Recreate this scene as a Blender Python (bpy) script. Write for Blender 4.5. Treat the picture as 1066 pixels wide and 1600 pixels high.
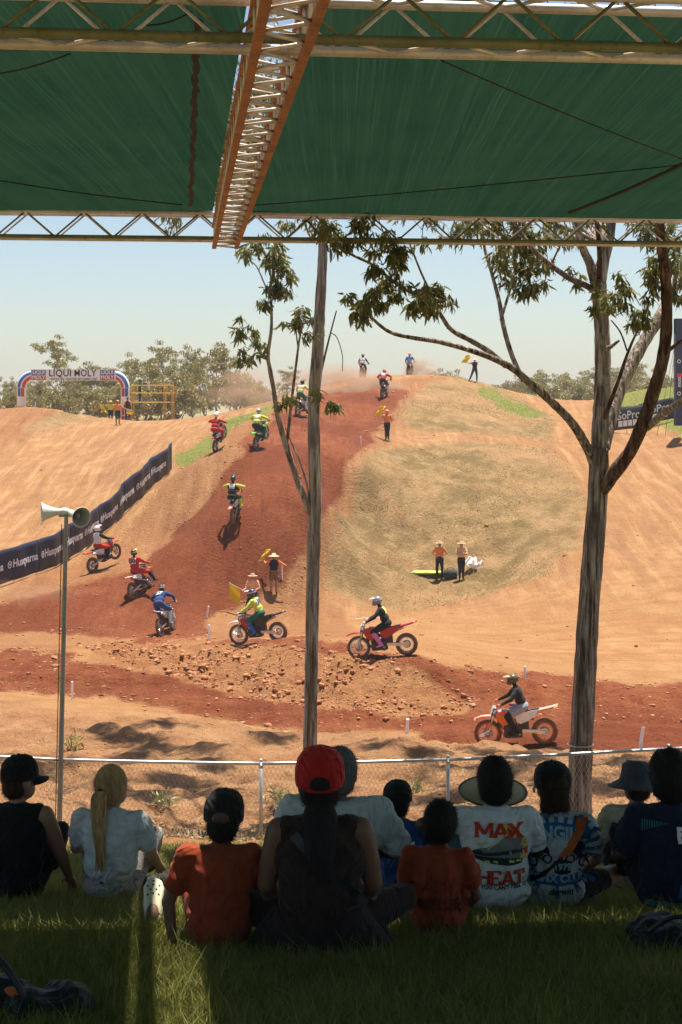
import bpy, bmesh, math, random
import numpy as np
from mathutils import Vector, Matrix, Euler
from mathutils.bvhtree import BVHTree
for o in list(bpy.data.objects): bpy.data.objects.remove(o)
SC = bpy.context.scene
COL = SC.collection
R = math.radians
random.seed(7); RNG = np.random.default_rng(7)

# ------------------------------------------------------------------ camera, sky, sun, exposure
F, CX, HY, CZ = 2400.0, 533.0, 630.0, 10.0       # focal length in photo pixels, horizon row, eye height
cam = bpy.data.cameras.new('camera'); camo = bpy.data.objects.new('camera', cam); COL.objects.link(camo)
cam.sensor_fit = 'VERTICAL'; cam.sensor_height = 36; cam.sensor_width = 24; cam.lens = 36*F/1600
cam.shift_y = -(800-HY)/1600; cam.clip_start = .1; cam.clip_end = 6000
camo.location = (0, 0, CZ); camo.rotation_euler = (R(90), 0, 0)
SC.camera = camo
SUN = Vector((.105, .20, 1.0)).normalized()         # direction towards the sun
EL = math.asin(SUN.z); AZ = math.atan2(SUN.x, SUN.y)
w = bpy.data.worlds.new('World'); SC.world = w; w.use_nodes = True
nt = w.node_tree; nt.nodes.clear()
sk = nt.nodes.new('ShaderNodeTexSky'); sk.sky_type = 'NISHITA'; sk.sun_disc = False
sk.sun_elevation = EL; sk.sun_rotation = AZ; sk.altitude = 30; sk.air_density = 1.0; sk.dust_density = 0.9; sk.ozone_density = 1.0
bg = nt.nodes.new('ShaderNodeBackground'); bg.inputs[1].default_value = .069
ow = nt.nodes.new('ShaderNodeOutputWorld')
nt.links.new(sk.outputs[0], bg.inputs[0]); nt.links.new(bg.outputs[0], ow.inputs[0])
sl = bpy.data.lights.new('sun', 'SUN'); sl.energy = 5.0; sl.angle = R(.53); sl.color = (1, .94, .84)
so = bpy.data.objects.new('sun', sl); COL.objects.link(so); so.rotation_euler = SUN.to_track_quat('Z', 'Y').to_euler()
so.location = (0, 0, 60)
vs = SC.view_settings; vs.view_transform = 'Standard'; vs.look = 'None'; vs.gamma = 1; vs.exposure = 1.0; vs.use_curve_mapping = False
SC.cycles.use_denoising = True; SC.cycles.max_bounces = 8; SC.cycles.transparent_max_bounces = 12
SC.cycles.volume_step_rate = 4; SC.cycles.volume_bounces = 0

# ------------------------------------------------------------------ helpers
def P(px, py, d): return Vector((d*(px-CX)/F, d, CZ - d*(py-HY)/F))
def lerp(a, b, t): return a + (b-a)*t
def tag(o, label=None, cat=None, group=None, kind=None):
    if label: o['label'] = label
    if cat: o['category'] = cat
    if group: o['group'] = group
    if kind: o['kind'] = kind
    return o
def empty(name, loc=(0,0,0), rz=0, label=None, cat=None, group=None):
    o = bpy.data.objects.new(name, None); COL.objects.link(o); o.location = loc; o.rotation_euler = (0,0,rz)
    o.empty_display_size = .1
    return tag(o, label, cat, group)
def link(name, me, parent=None):
    o = bpy.data.objects.new(name, me); COL.objects.link(o)
    if parent is not None: o.parent = parent
    return o
def basis(d):
    d = Vector(d).normalized(); a = Vector((0,0,1)) if abs(d.z) < .95 else Vector((1,0,0))
    u = d.cross(a).normalized(); return u, d.cross(u).normalized(), d
class MB:
    def __init__(s): s.v = []; s.f = []; s.m = []; s.mi = 0
    def add(s, vs, fs):
        n = len(s.v); s.v += [tuple(q) for q in vs]; s.f += [tuple(i+n for i in f) for f in fs]; s.m += [s.mi]*len(fs); return s
    def box(s, c, size, rot=None, taper=1.0):
        hx, hy, hz = size[0]/2, size[1]/2, size[2]/2
        pts = [Vector((x*(taper if z > 0 else 1), y*(taper if z > 0 else 1), z)) for z in (-hz,hz) for x,y in ((-hx,-hy),(hx,-hy),(hx,hy),(-hx,hy))]
        if rot is not None:
            M = rot if isinstance(rot, Matrix) else Euler(rot).to_matrix()
            pts = [M @ q for q in pts]
        c = Vector(c)
        return s.add([q+c for q in pts], [(3,2,1,0),(4,5,6,7),(0,1,5,4),(1,2,6,5),(2,3,7,6),(3,0,4,7)])
    def tube(s, pts, rad, n=8, caps=True, flat=None):
        pts = [Vector(p) for p in pts]
        if not hasattr(rad, '__len__'): rad = [rad]*len(pts)
        vs = []; u = None
        for i, p in enumerate(pts):
            d = (pts[min(i+1,len(pts)-1)] - pts[max(i-1,0)])
            if d.length < 1e-9: d = Vector((0,0,1))
            d.normalize()
            if u is None: u = basis(d)[0]
            u = (u - d*u.dot(d)); u = u.normalized() if u.length > 1e-6 else basis(d)[0]
            v = d.cross(u)
            for k in range(n):
                a = 2*math.pi*k/n
                vs.append(p + u*(math.cos(a)*rad[i]) + v*(math.sin(a)*rad[i]*(flat or 1)))
        fs = [(i*n+k, i*n+(k+1)%n, (i+1)*n+(k+1)%n, (i+1)*n+k) for i in range(len(pts)-1) for k in range(n)]
        if caps: fs += [tuple(reversed(range(n))), tuple(range((len(pts)-1)*n, len(pts)*n))]
        return s.add(vs, fs)
    def bar(s, a, b, w, h):                               # square bar
        a, b = Vector(a), Vector(b); u, v, d = basis(b-a)
        q = [(-w/2,-h/2),(w/2,-h/2),(w/2,h/2),(-w/2,h/2)]
        return s.add([e+u*x+v*y for e in (a,b) for x,y in q], [(3,2,1,0),(4,5,6,7),(0,1,5,4),(1,2,6,5),(2,3,7,6),(3,0,4,7)])
    def ell(s, c, r, rot=None, nu=12, nv=8, zmin=-1.0, zmax=1.0):
        c = Vector(c); M = rot if isinstance(rot, Matrix) else (Euler(rot).to_matrix() if rot is not None else Matrix.Identity(3))
        if not hasattr(r, '__len__'): r = (r,r,r)
        vs = []; t0, t1 = math.asin(zmin), math.asin(zmax)
        for j in range(nv+1):
            t = lerp(t0, t1, j/nv)
            for i in range(nu):
                a = 2*math.pi*i/nu
                vs.append(c + M @ Vector((r[0]*math.cos(t)*math.cos(a), r[1]*math.cos(t)*math.sin(a), r[2]*math.sin(t))))
        fs = [(j*nu+i, j*nu+(i+1)%nu, (j+1)*nu+(i+1)%nu, (j+1)*nu+i) for j in range(nv) for i in range(nu)]
        fs += [tuple(reversed(range(nu))), tuple(range(nv*nu, (nv+1)*nu))]
        return s.add(vs, fs)
    def lathe(s, prof, n=20, M=None, a0=0, a1=2*math.pi):
        M = M or Matrix.Identity(4); full = abs(a1-a0-2*math.pi) < 1e-6; m = n if full else n+1
        vs = [M @ Vector((r*math.cos(a0+(a1-a0)*k/n), r*math.sin(a0+(a1-a0)*k/n), z)) for r, z in prof for k in range(m)]
        fs = [(i*m+k, i*m+(k+1)%m, (i+1)*m+(k+1)%m, (i+1)*m+k) for i in range(len(prof)-1) for k in range(n)]
        return s.add(vs, fs)
    def plate(s, outline, thick, M=None):                # outline in XY, extruded along Z by thick (centred)
        M = M or Matrix.Identity(4); n = len(outline)
        vs = [M @ Vector((x,y,-thick/2)) for x,y in outline] + [M @ Vector((x,y,thick/2)) for x,y in outline]
        return s.add(vs, [tuple(reversed(range(n))), tuple(range(n,2*n))] + [(i,(i+1)%n,n+(i+1)%n,n+i) for i in range(n)])
    def ribbon(s, pts, width_vec, thick_vec):
        vs = []
        for i, p in enumerate(pts):
            p = Vector(p); wv = Vector(width_vec[i] if isinstance(width_vec, list) else width_vec)/2
            tv = Vector(thick_vec[i] if isinstance(thick_vec, list) else thick_vec)/2
            vs += [p-wv-tv, p+wv-tv, p+wv+tv, p-wv+tv]
        n = len(pts); fs = [(i*4+k, i*4+(k+1)%4, i*4+4+(k+1)%4, i*4+4+k) for i in range(n-1) for k in range(4)]
        return s.add(vs, fs + [(3,2,1,0), (n*4-4,n*4-3,n*4-2,n*4-1)])
    def mesh(s, name, mats, smooth=False, recalc=True):
        me = bpy.data.meshes.new(name); me.from_pydata(s.v, [], s.f)
        for m in (mats if isinstance(mats, (list,tuple)) else [mats]): me.materials.append(m)
        if any(s.m): me.polygons.foreach_set('material_index', s.m)
        if recalc:
            b = bmesh.new(); b.from_mesh(me); bmesh.ops.recalc_face_normals(b, faces=b.faces); b.to_mesh(me); b.free()
        if smooth: me.shade_smooth()
        me.update(); return me
    def build(s, name, mats, parent=None, smooth=False): return link(name, s.mesh(name, mats, smooth), parent)
def sharp(o, deg=40):
    me = o.data; me.shade_smooth(); me.set_sharp_from_angle(angle=R(deg)); return o
def np_mesh(name, v, f, mat, smooth=False):
    me = bpy.data.meshes.new(name); v = np.asarray(v, np.float32); f = np.asarray(f, np.int32); k = f.shape[1]
    me.vertices.add(len(v)); me.vertices.foreach_set('co', v.ravel())
    me.loops.add(f.size); me.loops.foreach_set('vertex_index', f.ravel())
    me.polygons.add(len(f)); me.polygons.foreach_set('loop_start', np.arange(0, f.size, k, dtype=np.int32))
    if smooth: me.polygons.foreach_set('use_smooth', np.ones(len(f), bool))
    me.materials.append(mat); me.update(calc_edges=True); me.validate(); return me
def vcol(me, name, arr):
    a = me.color_attributes.new(name, 'FLOAT_COLOR', 'POINT'); arr = np.asarray(arr, np.float32)
    if arr.shape[1] == 3: arr = np.hstack([arr, np.ones((len(arr),1), np.float32)])
    a.data.foreach_set('color', arr.ravel())
# value noise
def _h(ix, iy, s): 
    n = np.sin(ix*127.1 + iy*311.7 + s*74.7)*43758.5453; return n - np.floor(n)
def vnoise(x, y, s=0):
    ix, iy = np.floor(x), np.floor(y); fx, fy = x-ix, y-iy; fx = fx*fx*(3-2*fx); fy = fy*fy*(3-2*fy)
    return (_h(ix,iy,s)*(1-fx)+_h(ix+1,iy,s)*fx)*(1-fy) + (_h(ix,iy+1,s)*(1-fx)+_h(ix+1,iy+1,s)*fx)*fy
def fbm(x, y, o=4, s=0):
    t = 0; a = .5
    for k in range(o): t = t + a*(vnoise(x, y, s+k)-.5); x = x*2.03+1.7; y = y*2.03-3.1; a *= .5
    return t

# ------------------------------------------------------------------ materials
MATS = {}
class NT:
    def __init__(s, name):
        s.m = bpy.data.materials.new(name); s.m.use_nodes = True; s.t = s.m.node_tree; s.b = s.t.nodes['Principled BSDF']; s.out = s.t.nodes['Material Output']
    def n(s, typ, **kw):
        q = s.t.nodes.new(typ)
        for k, v in kw.items():
            if k.startswith('i_'): q.inputs[int(k[2:]) if k[2:].isdigit() else k[2:]].default_value = v
            else: setattr(q, k, v)
        return q
    def l(s, a, b): s.t.links.new(a, b)
    def noise(s, scale, detail=4, vec=None, rough=.55, dist=0):
        q = s.n('ShaderNodeTexNoise'); q.inputs['Scale'].default_value = scale; q.inputs['Detail'].default_value = detail; q.inputs['Roughness'].default_value = rough; q.inputs['Distortion'].default_value = dist
        if vec is not None: s.l(vec, q.inputs['Vector'])
        return q.outputs[0]
    def ramp(s, fac, stops):
        q = s.n('ShaderNodeValToRGB'); e = q.color_ramp.elements
        while len(e) < len(stops): e.new(.5)
        for i, (p, c) in enumerate(stops):
            e[i].position = p; e[i].color = (c if hasattr(c, '__len__') else (c,c,c)) + (() if hasattr(c,'__len__') and len(c) == 4 else (1,)) if hasattr(c,'__len__') else (c,c,c,1)
        s.l(fac, q.inputs[0]); return q.outputs[0]
    def mix(s, fac, a, b, typ='MIX'):
        q = s.n('ShaderNodeMixRGB', blend_type=typ)
        for i, x in ((0,fac),(1,a),(2,b)):
            if hasattr(x, 'is_output') or isinstance(x, bpy.types.NodeSocket): s.l(x, q.inputs[i])
            else: q.inputs[i].default_value = x if i == 0 else (tuple(x)+(1,))[:4]
        return q.outputs[0]
    def math(s, op, a, b=None):
        q = s.n('ShaderNodeMath', operation=op)
        for i, x in ((0,a),(1,b)):
            if x is None: continue
            if isinstance(x, bpy.types.NodeSocket): s.l(x, q.inputs[i])
            else: q.inputs[i].default_value = x
        return q.outputs[0]
    def bump(s, h, strength=.4, dist=.02):
        q = s.n('ShaderNodeBump'); q.inputs['Strength'].default_value = strength; q.inputs['Distance'].default_value = dist
        s.l(h, q.inputs['Height']); s.l(q.outputs[0], s.b.inputs['Normal'])
    def coord(s, which='Object', scale=None, rot=None):
        q = s.n('ShaderNodeTexCoord').outputs[which]
        if scale or rot:
            mp = s.n('ShaderNodeMapping'); s.l(q, mp.inputs[0])
            if rot: mp.inputs['Rotation'].default_value = rot
            if scale: mp.inputs['Scale'].default_value = scale
            q = mp.outputs[0]
        return q
def mat(name, col, rough=.7, metal=0, var=.12, scale=12, bump=0, spec=.5, coat=0, sheen=0):
    """plain surface with a little procedural unevenness in colour and gloss"""
    if name in MATS: return MATS[name]
    t = NT(name); c = t.coord('Object'); nz = t.noise(scale, 4, c)
    lo = tuple(max(0,x*(1-var)) for x in col); hi = tuple(min(1,x*(1+var)) for x in col)
    t.l(t.ramp(nz, [(.3,lo),(.7,hi)]), t.b.inputs['Base Color'])
    rr = t.n('ShaderNodeMapRange'); rr.inputs[3].default_value = max(.05,rough-.1); rr.inputs[4].default_value = min(1,rough+.1); t.l(nz, rr.inputs[0]); t.l(rr.outputs[0], t.b.inputs['Roughness'])
    t.b.inputs['Metallic'].default_value = metal; t.b.inputs['Specular IOR Level'].default_value = spec; t.b.inputs['Coat Weight'].default_value = coat
    if sheen: t.b.inputs['Sheen Weight'].default_value = sheen
    if bump: t.bump(t.noise(scale*4, 5, c), bump, .01)
    MATS[name] = t.m; return t.m
# ------------------------------------------------------------------ terrain: spot heights (photo column, row, metres away) -> smooth height field
GP = []
def near_z(d): return float(np.interp(d, [0,4,5.6,6.7,8.3,10,14,17.5,19.5,22,25,28,31], [-1.62,-1.98,-2.26,-2.44,-2.80,-3.22,-4.22,-5.12,-5.5,-5.98,-6.33,-6.55,-6.8]))
for d in (0,2.5,4,5.6,6.7,8.3,10,12,14,17.5,19.5,22,25):
    for u in (-.36,-.18,0,.18,.36):
        x = u*max(d,6)*1.1; GP.append((x, d, CZ+near_z(d) + (.05*x/4 if d > 15 else 0)))
def gp(*pts):
    for px, py, d in pts: q = P(px, py, d); GP.append(tuple(q))
def gz(*pts):
    for px, d, z in pts: GP.append((d*(px-CX)/F, d, CZ+z))
gp((-300,1052,38),(-100,1068,37),(0,1080,36),(100,1092,35),(300,1118,33.5),(480,1148,31.8),(640,1152,31.2),(800,1166,30.5),(1066,1172,30),(1350,1180,30))
gz((-300,33,-6.6),(0,31,-6.55),(300,29.5,-6.5),(640,28,-6.5),(1066,27.5,-6.45),(1350,27,-6.4))
gz((-300,44,-8.9),(0,43,-8.9),(300,40,-8.9),(480,38.5,-8.9),(640,37.5,-8.95),(800,36.5,-8.95),(1066,36,-8.95),(1350,36,-8.95))
gp((1066,1150,41),(1066,1062,48),(800,1166,40),(900,1150,41),(700,1142,41.5),(1300,1150,41),(1300,1062,48),(500,1112,44),(300,1090,46.5),(100,1065,49),(0,1050,51),(-200,1040,52))
gp((600,1031,47),(545,1014,48),(655,1035,46),(800,1052,47),(920,1058,48),(400,1005,52),(480,1006,49.5),(250,997,58),(330,1000,55))
gp((650,1115,43.5),(480,1098,45.2),(300,1075,47.5),(150,1045,51),(0,1012,56),(300,1004,54),(150,999,57.5),(560,1055,45.6),(430,1040,48.5),(250,1035,51.5))
gp((200,975,60),(100,955,62),(0,960,61),(-200,980,60),(260,993,59),(150,892,67),(165,890,66.5),(223,926,63.5),(372,803,68.5),(347,705,76),(410,703,76.5),(472,652,88),(600,622,100),(565,590,115),(640,587,118))
gp((300,900,65.5),(420,850,67.5),(480,780,71),(400,760,71.5),(300,800,72),(250,850,70),(520,700,80),(560,740,77),(440,930,66.5),(380,940,65),(500,870,70),(530,800,73.5))
gz((480,128,.6),(600,126,2.2),(600,142,-.5),(700,145,-.5),(740,128,.9),(480,145,-1.2))
gp((480,612,110),(430,630,104),(530,594,114),(700,588,117))
gp((-200,965,60),(-200,940,63),(0,918,64.5),(60,900,66),(100,880,68.5),(150,845,72),(200,800,75.5),(240,762,78.5),(270,737,81),(340,668,88),(310,700,84.5),(420,633,99))
gp((0,845,75),(0,750,90),(0,690,102),(100,820,77),(100,700,100),(150,760,86),(200,690,98),(250,690,92),(275,700,85.5),(200,658,118),(300,653,112),(350,646,108),(120,656,122),(-200,760,88),(-200,690,102))
gp((0,641,112),(60,637,112),(95,642,114),(50,680,104.5),(-200,640,112),(110,652,113))
gz((200,135,-3.2),(0,135,-2.5),(330,130,-3.),(420,125,-2.6),(-200,135,-2.5))
gp((540,930,69),(640,908,71.5),(690,907,72),(760,916,70),(640,960,63),(520,975,61),(800,1000,56),(900,950,61),(1000,980,57),(1066,1000,55),(1250,1000,55),(1066,905,63),(1250,900,63))
gp((560,830,74),(560,790,76.5),(640,800,77),(750,800,77),(870,800,76),(640,705,85.5),(720,694,87.5),(800,696,88),(605,689,86.5),(700,680,91.5),(800,682,91.5),(640,684,89.5),(860,730,84))
gp((660,632,99.5),(640,650,96),(740,597,112.5),(800,625,109),(800,650,102),(850,648,110),(720,640,99),(850,690,95))
gp((905,720,85),(918,800,75),(893,870,69),(900,662,110),(860,642,128),(950,692,95),(1000,682,97),(1066,700,90),(1066,750,82),(1000,750,83.5),(1000,850,71),(1066,800,75),(1250,700,88),(1250,800,74),(960,800,75.5))
gp((955,673,97),(1055,656,95.5),(980,641,108),(1000,609,116),(1066,606,113),(955,628,119),(1250,600,112),(1250,650,98),(1066,640,101))
gz((1000,135,-1.8),(900,150,-1.8),(1250,135,-1.5))
for d in (165,210,280):
    for u in (-.5,-.25,0,.25,.5): GP.append((u*d, d, CZ-2.2-(d-165)*.004))
for u in (-.5,.5):
    for d in (60,90,120): GP.append((u*d, d, CZ-(7 if d < 80 else 3.)))
GP = np.array(GP); _C = 1.2
def _phi(r2): return np.sqrt(r2 + _C*_C)
_xy, _zv = GP[:,:2], GP[:,2]; _n = len(GP)
_A = np.zeros((_n+3, _n+3)); _A[:_n,:_n] = _phi(((_xy[:,None]-_xy[None])**2).sum(2)) + np.eye(_n)*-.15
_A[:_n,_n] = 1; _A[:_n,_n+1:] = _xy; _A[_n:,:_n] = _A[:_n,_n:].T
_W = np.linalg.solve(_A, np.concatenate([_zv, [0,0,0]]))
def H0(x, y):
    x = np.atleast_1d(np.asarray(x, float)); y = np.atleast_1d(np.asarray(y, float)); out = np.empty(x.shape).ravel(); xf, yf = x.ravel(), y.ravel()
    for i in range(0, len(xf), 20000):
        a, b = xf[i:i+20000], yf[i:i+20000]
        out[i:i+20000] = _phi((a[:,None]-_xy[None,:,0])**2 + (b[:,None]-_xy[None,:,1])**2) @ _W[:_n] + _W[_n] + _W[_n+1]*a + _W[_n+2]*b
    return out.reshape(x.shape)
def pix(x, y, z): return CX + F*x/y, HY - F*(z-CZ)/y
def inpoly(px, py, poly):
    poly = np.array(poly, float); ins = np.zeros(px.shape, bool); j = len(poly)-1
    for i in range(len(poly)):
        xi, yi = poly[i]; xj, yj = poly[j]
        c = ((yi > py) != (yj > py)) & (px < (xj-xi)*(py-yi)/(yj-yi+1e-9)+xi); ins ^= c; j = i
    return ins
# outlines of the ground covers as walked on the site (photo columns and rows, nearest and farthest distance)
POLY = {
 'half': [([(-250,950),(0,920),(105,885),(200,808),(270,742),(345,668),(430,632),(520,594),(700,588),(690,605),(640,660),(600,700),(575,760),(545,830),(520,880),(500,930),(560,990),(660,1030),(800,1048),(560,1010),(400,1000),(300,1010),(120,1010),(100,1070),(-250,1060)], 50, 124), ([(330,1000),(560,1012),(760,1090),(700,1120),(420,1100),(180,1045),(110,1008)], 42, 60), ([(-250,636),(60,634),(100,642),(40,690),(-250,720)],98,116)],
 'loam': [([(-250,960),(-40,945),(100,925),(200,890),(280,830),(340,760),(385,690),(430,648),(500,615),(545,606),(600,604),(640,612),(615,645),(580,685),(548,725),(525,780),(490,835),(455,880),(430,915),(400,935),(345,962),(312,998),(262,1004),(140,998),(60,985),(-60,1000),(-250,1010)], 55, 124),
          ([(1400,1055),(1066,1068),(930,1062),(800,1050),(690,1034),(560,1008),(470,1000),(400,1003),(320,1002),(330,1012),(470,1014),(540,1024),(620,1044),(690,1068),(760,1095),(700,1115),(560,1112),(430,1092),(300,1062),(190,1038),(100,1022),(-60,1012),(-250,1015),(-250,1060),(-60,1072),(100,1086),(300,1112),(480,1146),(640,1152),(800,1175),(1066,1180),(1400,1190)], 33, 58)],
 'dry': [([(574,708),(620,696),(700,690),(800,688),(880,715),(915,780),(905,850),(840,905),(740,935),(640,950),(550,945),(495,915),(500,862),(535,800)], 64, 92),
         ([(668,594),(740,590),(810,620),(862,648),(868,690),(780,680),(690,674),(640,668),(618,656),(640,626)], 92, 120),
         ([(0,690),(60,655),(105,640),(170,652),(60,672)], 98, 118)],
 'green': [([(272,716),(305,690),(345,660),(425,630),(430,640),(372,664),(330,700),(276,736)], 78, 106),
           ([(752,600),(800,622),(850,648),(835,655),(790,640),(745,615)], 100, 120),
           ([(950,628),(1000,604),(1066,604),(1250,600),(1250,690),(1066,690),(1040,668),(960,640)], 92, 125)],
}
def masks(x, y, z):
    px, py = pix(x, y, z); n1 = fbm(x*.55, y*.55, 4, 3); n2 = fbm(x*.55+9, y*.55-4, 4, 11)
    d = y; n3 = fbm(x*2.3, y*2.3, 3, 61); px = px + (n1*75+n3*26)*42/np.maximum(d,28); py = py + (n2*34+n3*16)*42/np.maximum(d,40)
    out = {}
    for k, L in POLY.items():
        m = np.zeros(x.shape)
        for poly, d0, d1 in L: m = np.maximum(m, (inpoly(px, py, poly) & (y > d0) & (y < d1)).astype(float))
        out[k] = m
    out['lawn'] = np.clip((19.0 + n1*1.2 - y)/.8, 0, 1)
    out['far'] = np.clip((y-128)/20, 0, 1)
    out['bank'] = np.clip((y-19)/2,0,1)*np.clip((34-y)/3,0,1)
    return out
def rubble(x, y):                                   # broken clods between the two lanes and along the track edges
    px, py = pix(x, y, H0(x,y)); a = inpoly(px, py, [(110,1004),(330,1010),(480,1016),(560,1030),(640,1050),(700,1080),(760,1095),(700,1116),(560,1112),(430,1092),(300,1062),(190,1038)])
    return a & (y > 42) & (y < 60)
def relief(x, y, M, rb):
    n = fbm(x*.9, y*.9, 4, 5); n2 = fbm(x*3.1, y*3.1, 3, 21); t = (x*.96-y*.27)
    ruts = fbm(t*1.5, (x*.27+y*.96)*.07, 3, 8); lanes = fbm((y+.28*x)*2.2, (x)*.13, 3, 31)
    z = n*.10 + n2*.03
    z = z + M['loam']*np.where(y > 57, ruts*.50, lanes*.50)
    z = z + rb*(np.abs(fbm(x*1.3, y*1.3, 5, 41))*1.3 + np.abs(fbm(x*4.1,y*4.1,3,43))*.35 - .22)
    z = z + M['bank']*(n*.42 + n2*.22) + M['dry']*(n*.45 + n2*.16 - np.abs(fbm(x*.5,y*.25,3,71))*.5)
    z = np.where(y < 19, n*.05, z)
    return z
def H(x, y):
    x = np.atleast_1d(np.asarray(x,float)); y = np.atleast_1d(np.asarray(y,float)); z = H0(x,y); M = masks(x,y,z)
    return z + relief(x, y, M, rubble(x,y).astype(float))
# the ground sheet: a fan of quads, finer near the stand
ds = [.6]
while ds[-1] < 285: ds.append(ds[-1] + max(.11, .0046*ds[-1] if ds[-1] < 125 else .02*ds[-1]))
ds = np.array(ds); us = np.linspace(-.46, .46, 560)
DD, UU = np.meshgrid(ds, us, indexing='ij'); XX = UU*np.maximum(DD, 7); YY = DD
Z0 = H0(XX, YY); MK = masks(XX, YY, Z0); RB = rubble(XX, YY).astype(float)
for _ in range(5):
    for k in MK: q = MK[k]; q[1:-1,1:-1] = (q[1:-1,1:-1]*2+q[:-2,1:-1]+q[2:,1:-1]+q[1:-1,:-2]+q[1:-1,2:])/6
    RB[1:-1,1:-1] = (RB[1:-1,1:-1]*2+RB[:-2,1:-1]+RB[2:,1:-1]+RB[1:-1,:-2]+RB[1:-1,2:])/6
for _ in range(9):
    for k in ('dry','green'): q = MK[k]; q[1:-1,1:-1] = (q[1:-1,1:-1]*2+q[:-2,1:-1]+q[2:,1:-1]+q[1:-1,:-2]+q[1:-1,2:])/6
ZZ = Z0 + relief(XX, YY, MK, RB)
nr, nc = XX.shape; idx = np.arange(nr*nc).reshape(nr, nc)
def gh(x, y):                                        # height of the built sheet
    fi = np.interp(y, ds, np.arange(nr)); u = x/max(y,7); fj = (u+.46)/.92*(nc-1)
    i, j = int(min(fi,nr-2)), int(min(max(fj,0),nc-2)); a, b = fi-i, min(max(fj-j,0),1)
    return float((ZZ[i,j]*(1-b)+ZZ[i,j+1]*b)*(1-a)+(ZZ[i+1,j]*(1-b)+ZZ[i+1,j+1]*b)*a)
def G(px, py, d, span=9):                            # where the line of sight through a pixel meets the ground, near distance d
    best = None; pv = None
    for t in np.linspace(max(1,d-span), d+span, 361):
        q = P(px, py, t); f = q.z - gh(q.x, q.y)
        if pv is not None and pv*f <= 0 and (best is None or abs(t-d) < abs(best-d)): best = t
        pv = f
    t = best if best is not None else d; q = P(px, py, t); return Vector((q.x, q.y, gh(q.x, q.y)))

t = NT('earth'); c = t.coord('Object')
va = t.n('ShaderNodeVertexColor', layer_name='cover'); vb = t.n('ShaderNodeVertexColor', layer_name='cover_b')
sa = t.n('ShaderNodeSeparateColor'); t.l(va.outputs[0], sa.inputs[0]); sb = t.n('ShaderNodeSeparateColor'); t.l(vb.outputs[0], sb.inputs[0])
big = t.noise(.12, 5, c, .6); mid = t.noise(.9, 6, c, .62); fine = t.noise(7, 6, c, .65); grit = t.noise(34, 3, c, .7)
streak = t.noise(1.0, 6, t.coord('Object', (2.1,.16,.5), (0,0,R(16))), .6)
lane = t.noise(1.0, 6, t.coord('Object', (.16,1.9,.5), (0,0,R(8))), .6)
sx_ = t.n('ShaderNodeSeparateXYZ'); t.l(c, sx_.inputs[0]); fart = t.ramp(t.math('DIVIDE', sx_.outputs[1], 100.), [(.56,0.),(.68,1.)]); neart = t.math('SUBTRACT', 1., fart)
clay = t.ramp(mid, [(.25,(.37,.17,.066)),(.5,(.51,.265,.112)),(.75,(.62,.37,.18))])
clay = t.mix(t.ramp(big, [(.4,0.),(.62,.75)]), clay, (.44,.215,.085))
clay = t.mix(t.math('MULTIPLY', fart, t.ramp(streak, [(.38,0.),(.66,.75)])), clay, (.31,.15,.066)); clay = t.mix(t.math('MULTIPLY', neart, t.ramp(lane, [(.5,0.),(.62,.6)])), clay, (.40,.165,.062)); clay = t.mix(t.math('MULTIPLY', fart, t.ramp(streak, [(.25,.5),(.45,0.)])), clay, (.60,.40,.21))
loam = t.ramp(fine, [(.25,(.17,.04,.014)),(.5,(.30,.082,.030)),(.78,(.41,.135,.055))])
loam = t.mix(t.ramp(streak, [(.42,0.),(.62,.6)]), loam, (.42,.15,.06))
loam = t.mix(t.ramp(lane, [(.5,0.),(.7,.5)]), loam, (.22,.052,.019))
loam = t.mix(t.ramp(mid, [(.5,0.),(.72,.45)]), loam, (.46,.18,.075))
loam = t.mix(t.ramp(big, [(.42,.65),(.56,0.)]), loam, (.185,.042,.015)); loam = t.mix(t.math('MULTIPLY', fart, t.ramp(streak, [(.56,0.),(.66,.7)])), loam, (.17,.038,.014))
loam = t.mix(.22, loam, (.11,.022,.008))
edge = t.math('ADD', sa.outputs[0], t.math('MULTIPLY', t.math('SUBTRACT', mid, .5), .9))
lm = t.ramp(edge, [(.22,0.),(.78,1.)])
col = t.mix(lm, clay, loam)
dry = t.ramp(fine, [(.25,(.17,.108,.048)),(.5,(.34,.213,.095)),(.75,(.46,.30,.145))])
pat_ = t.noise(.38, 5, c, .65); dry = t.mix(t.ramp(pat_, [(.42,0.),(.54,.9)]), dry, (.22,.15,.058)); dry = t.mix(t.ramp(mid, [(.45,0.),(.62,.6)]), dry, (.48,.31,.145))
dry = t.mix(t.ramp(big, [(.48,0.),(.6,.75)]), dry, (.47,.27,.125))
dm = t.ramp(t.math('ADD', t.math('ADD', sa.outputs[1], t.math('MULTIPLY', t.math('SUBTRACT', fine, .5), 1.3)), t.math('MULTIPLY', t.math('SUBTRACT', mid, .5), .9)), [(.35,0.),(.8,.92)]); dm = t.math('MULTIPLY', dm, t.ramp(pat_, [(.30,.35),(.45,1.)]))
col = t.mix(dm, col, dry)
grn = t.ramp(fine, [(.3,(.16,.17,.035)),(.7,(.30,.29,.075))])
gm = t.ramp(t.math('ADD', sa.outputs[2], t.math('MULTIPLY', t.math('SUBTRACT', mid, .5), .9)), [(.38,0.),(.7,1.)])
col = t.mix(gm, col, grn)
bank = t.ramp(mid, [(.3,(.33,.155,.07)),(.6,(.47,.25,.12)),(.8,(.56,.33,.17))]); col = t.mix(t.math('MULTIPLY', sb.outputs[1], .75), col, bank)
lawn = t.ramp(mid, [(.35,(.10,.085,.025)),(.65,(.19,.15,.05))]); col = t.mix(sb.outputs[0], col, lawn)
farc = t.ramp(mid, [(.3,(.20,.155,.06)),(.7,(.30,.23,.10))]); col = t.mix(sb.outputs[2], col, farc)
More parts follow.
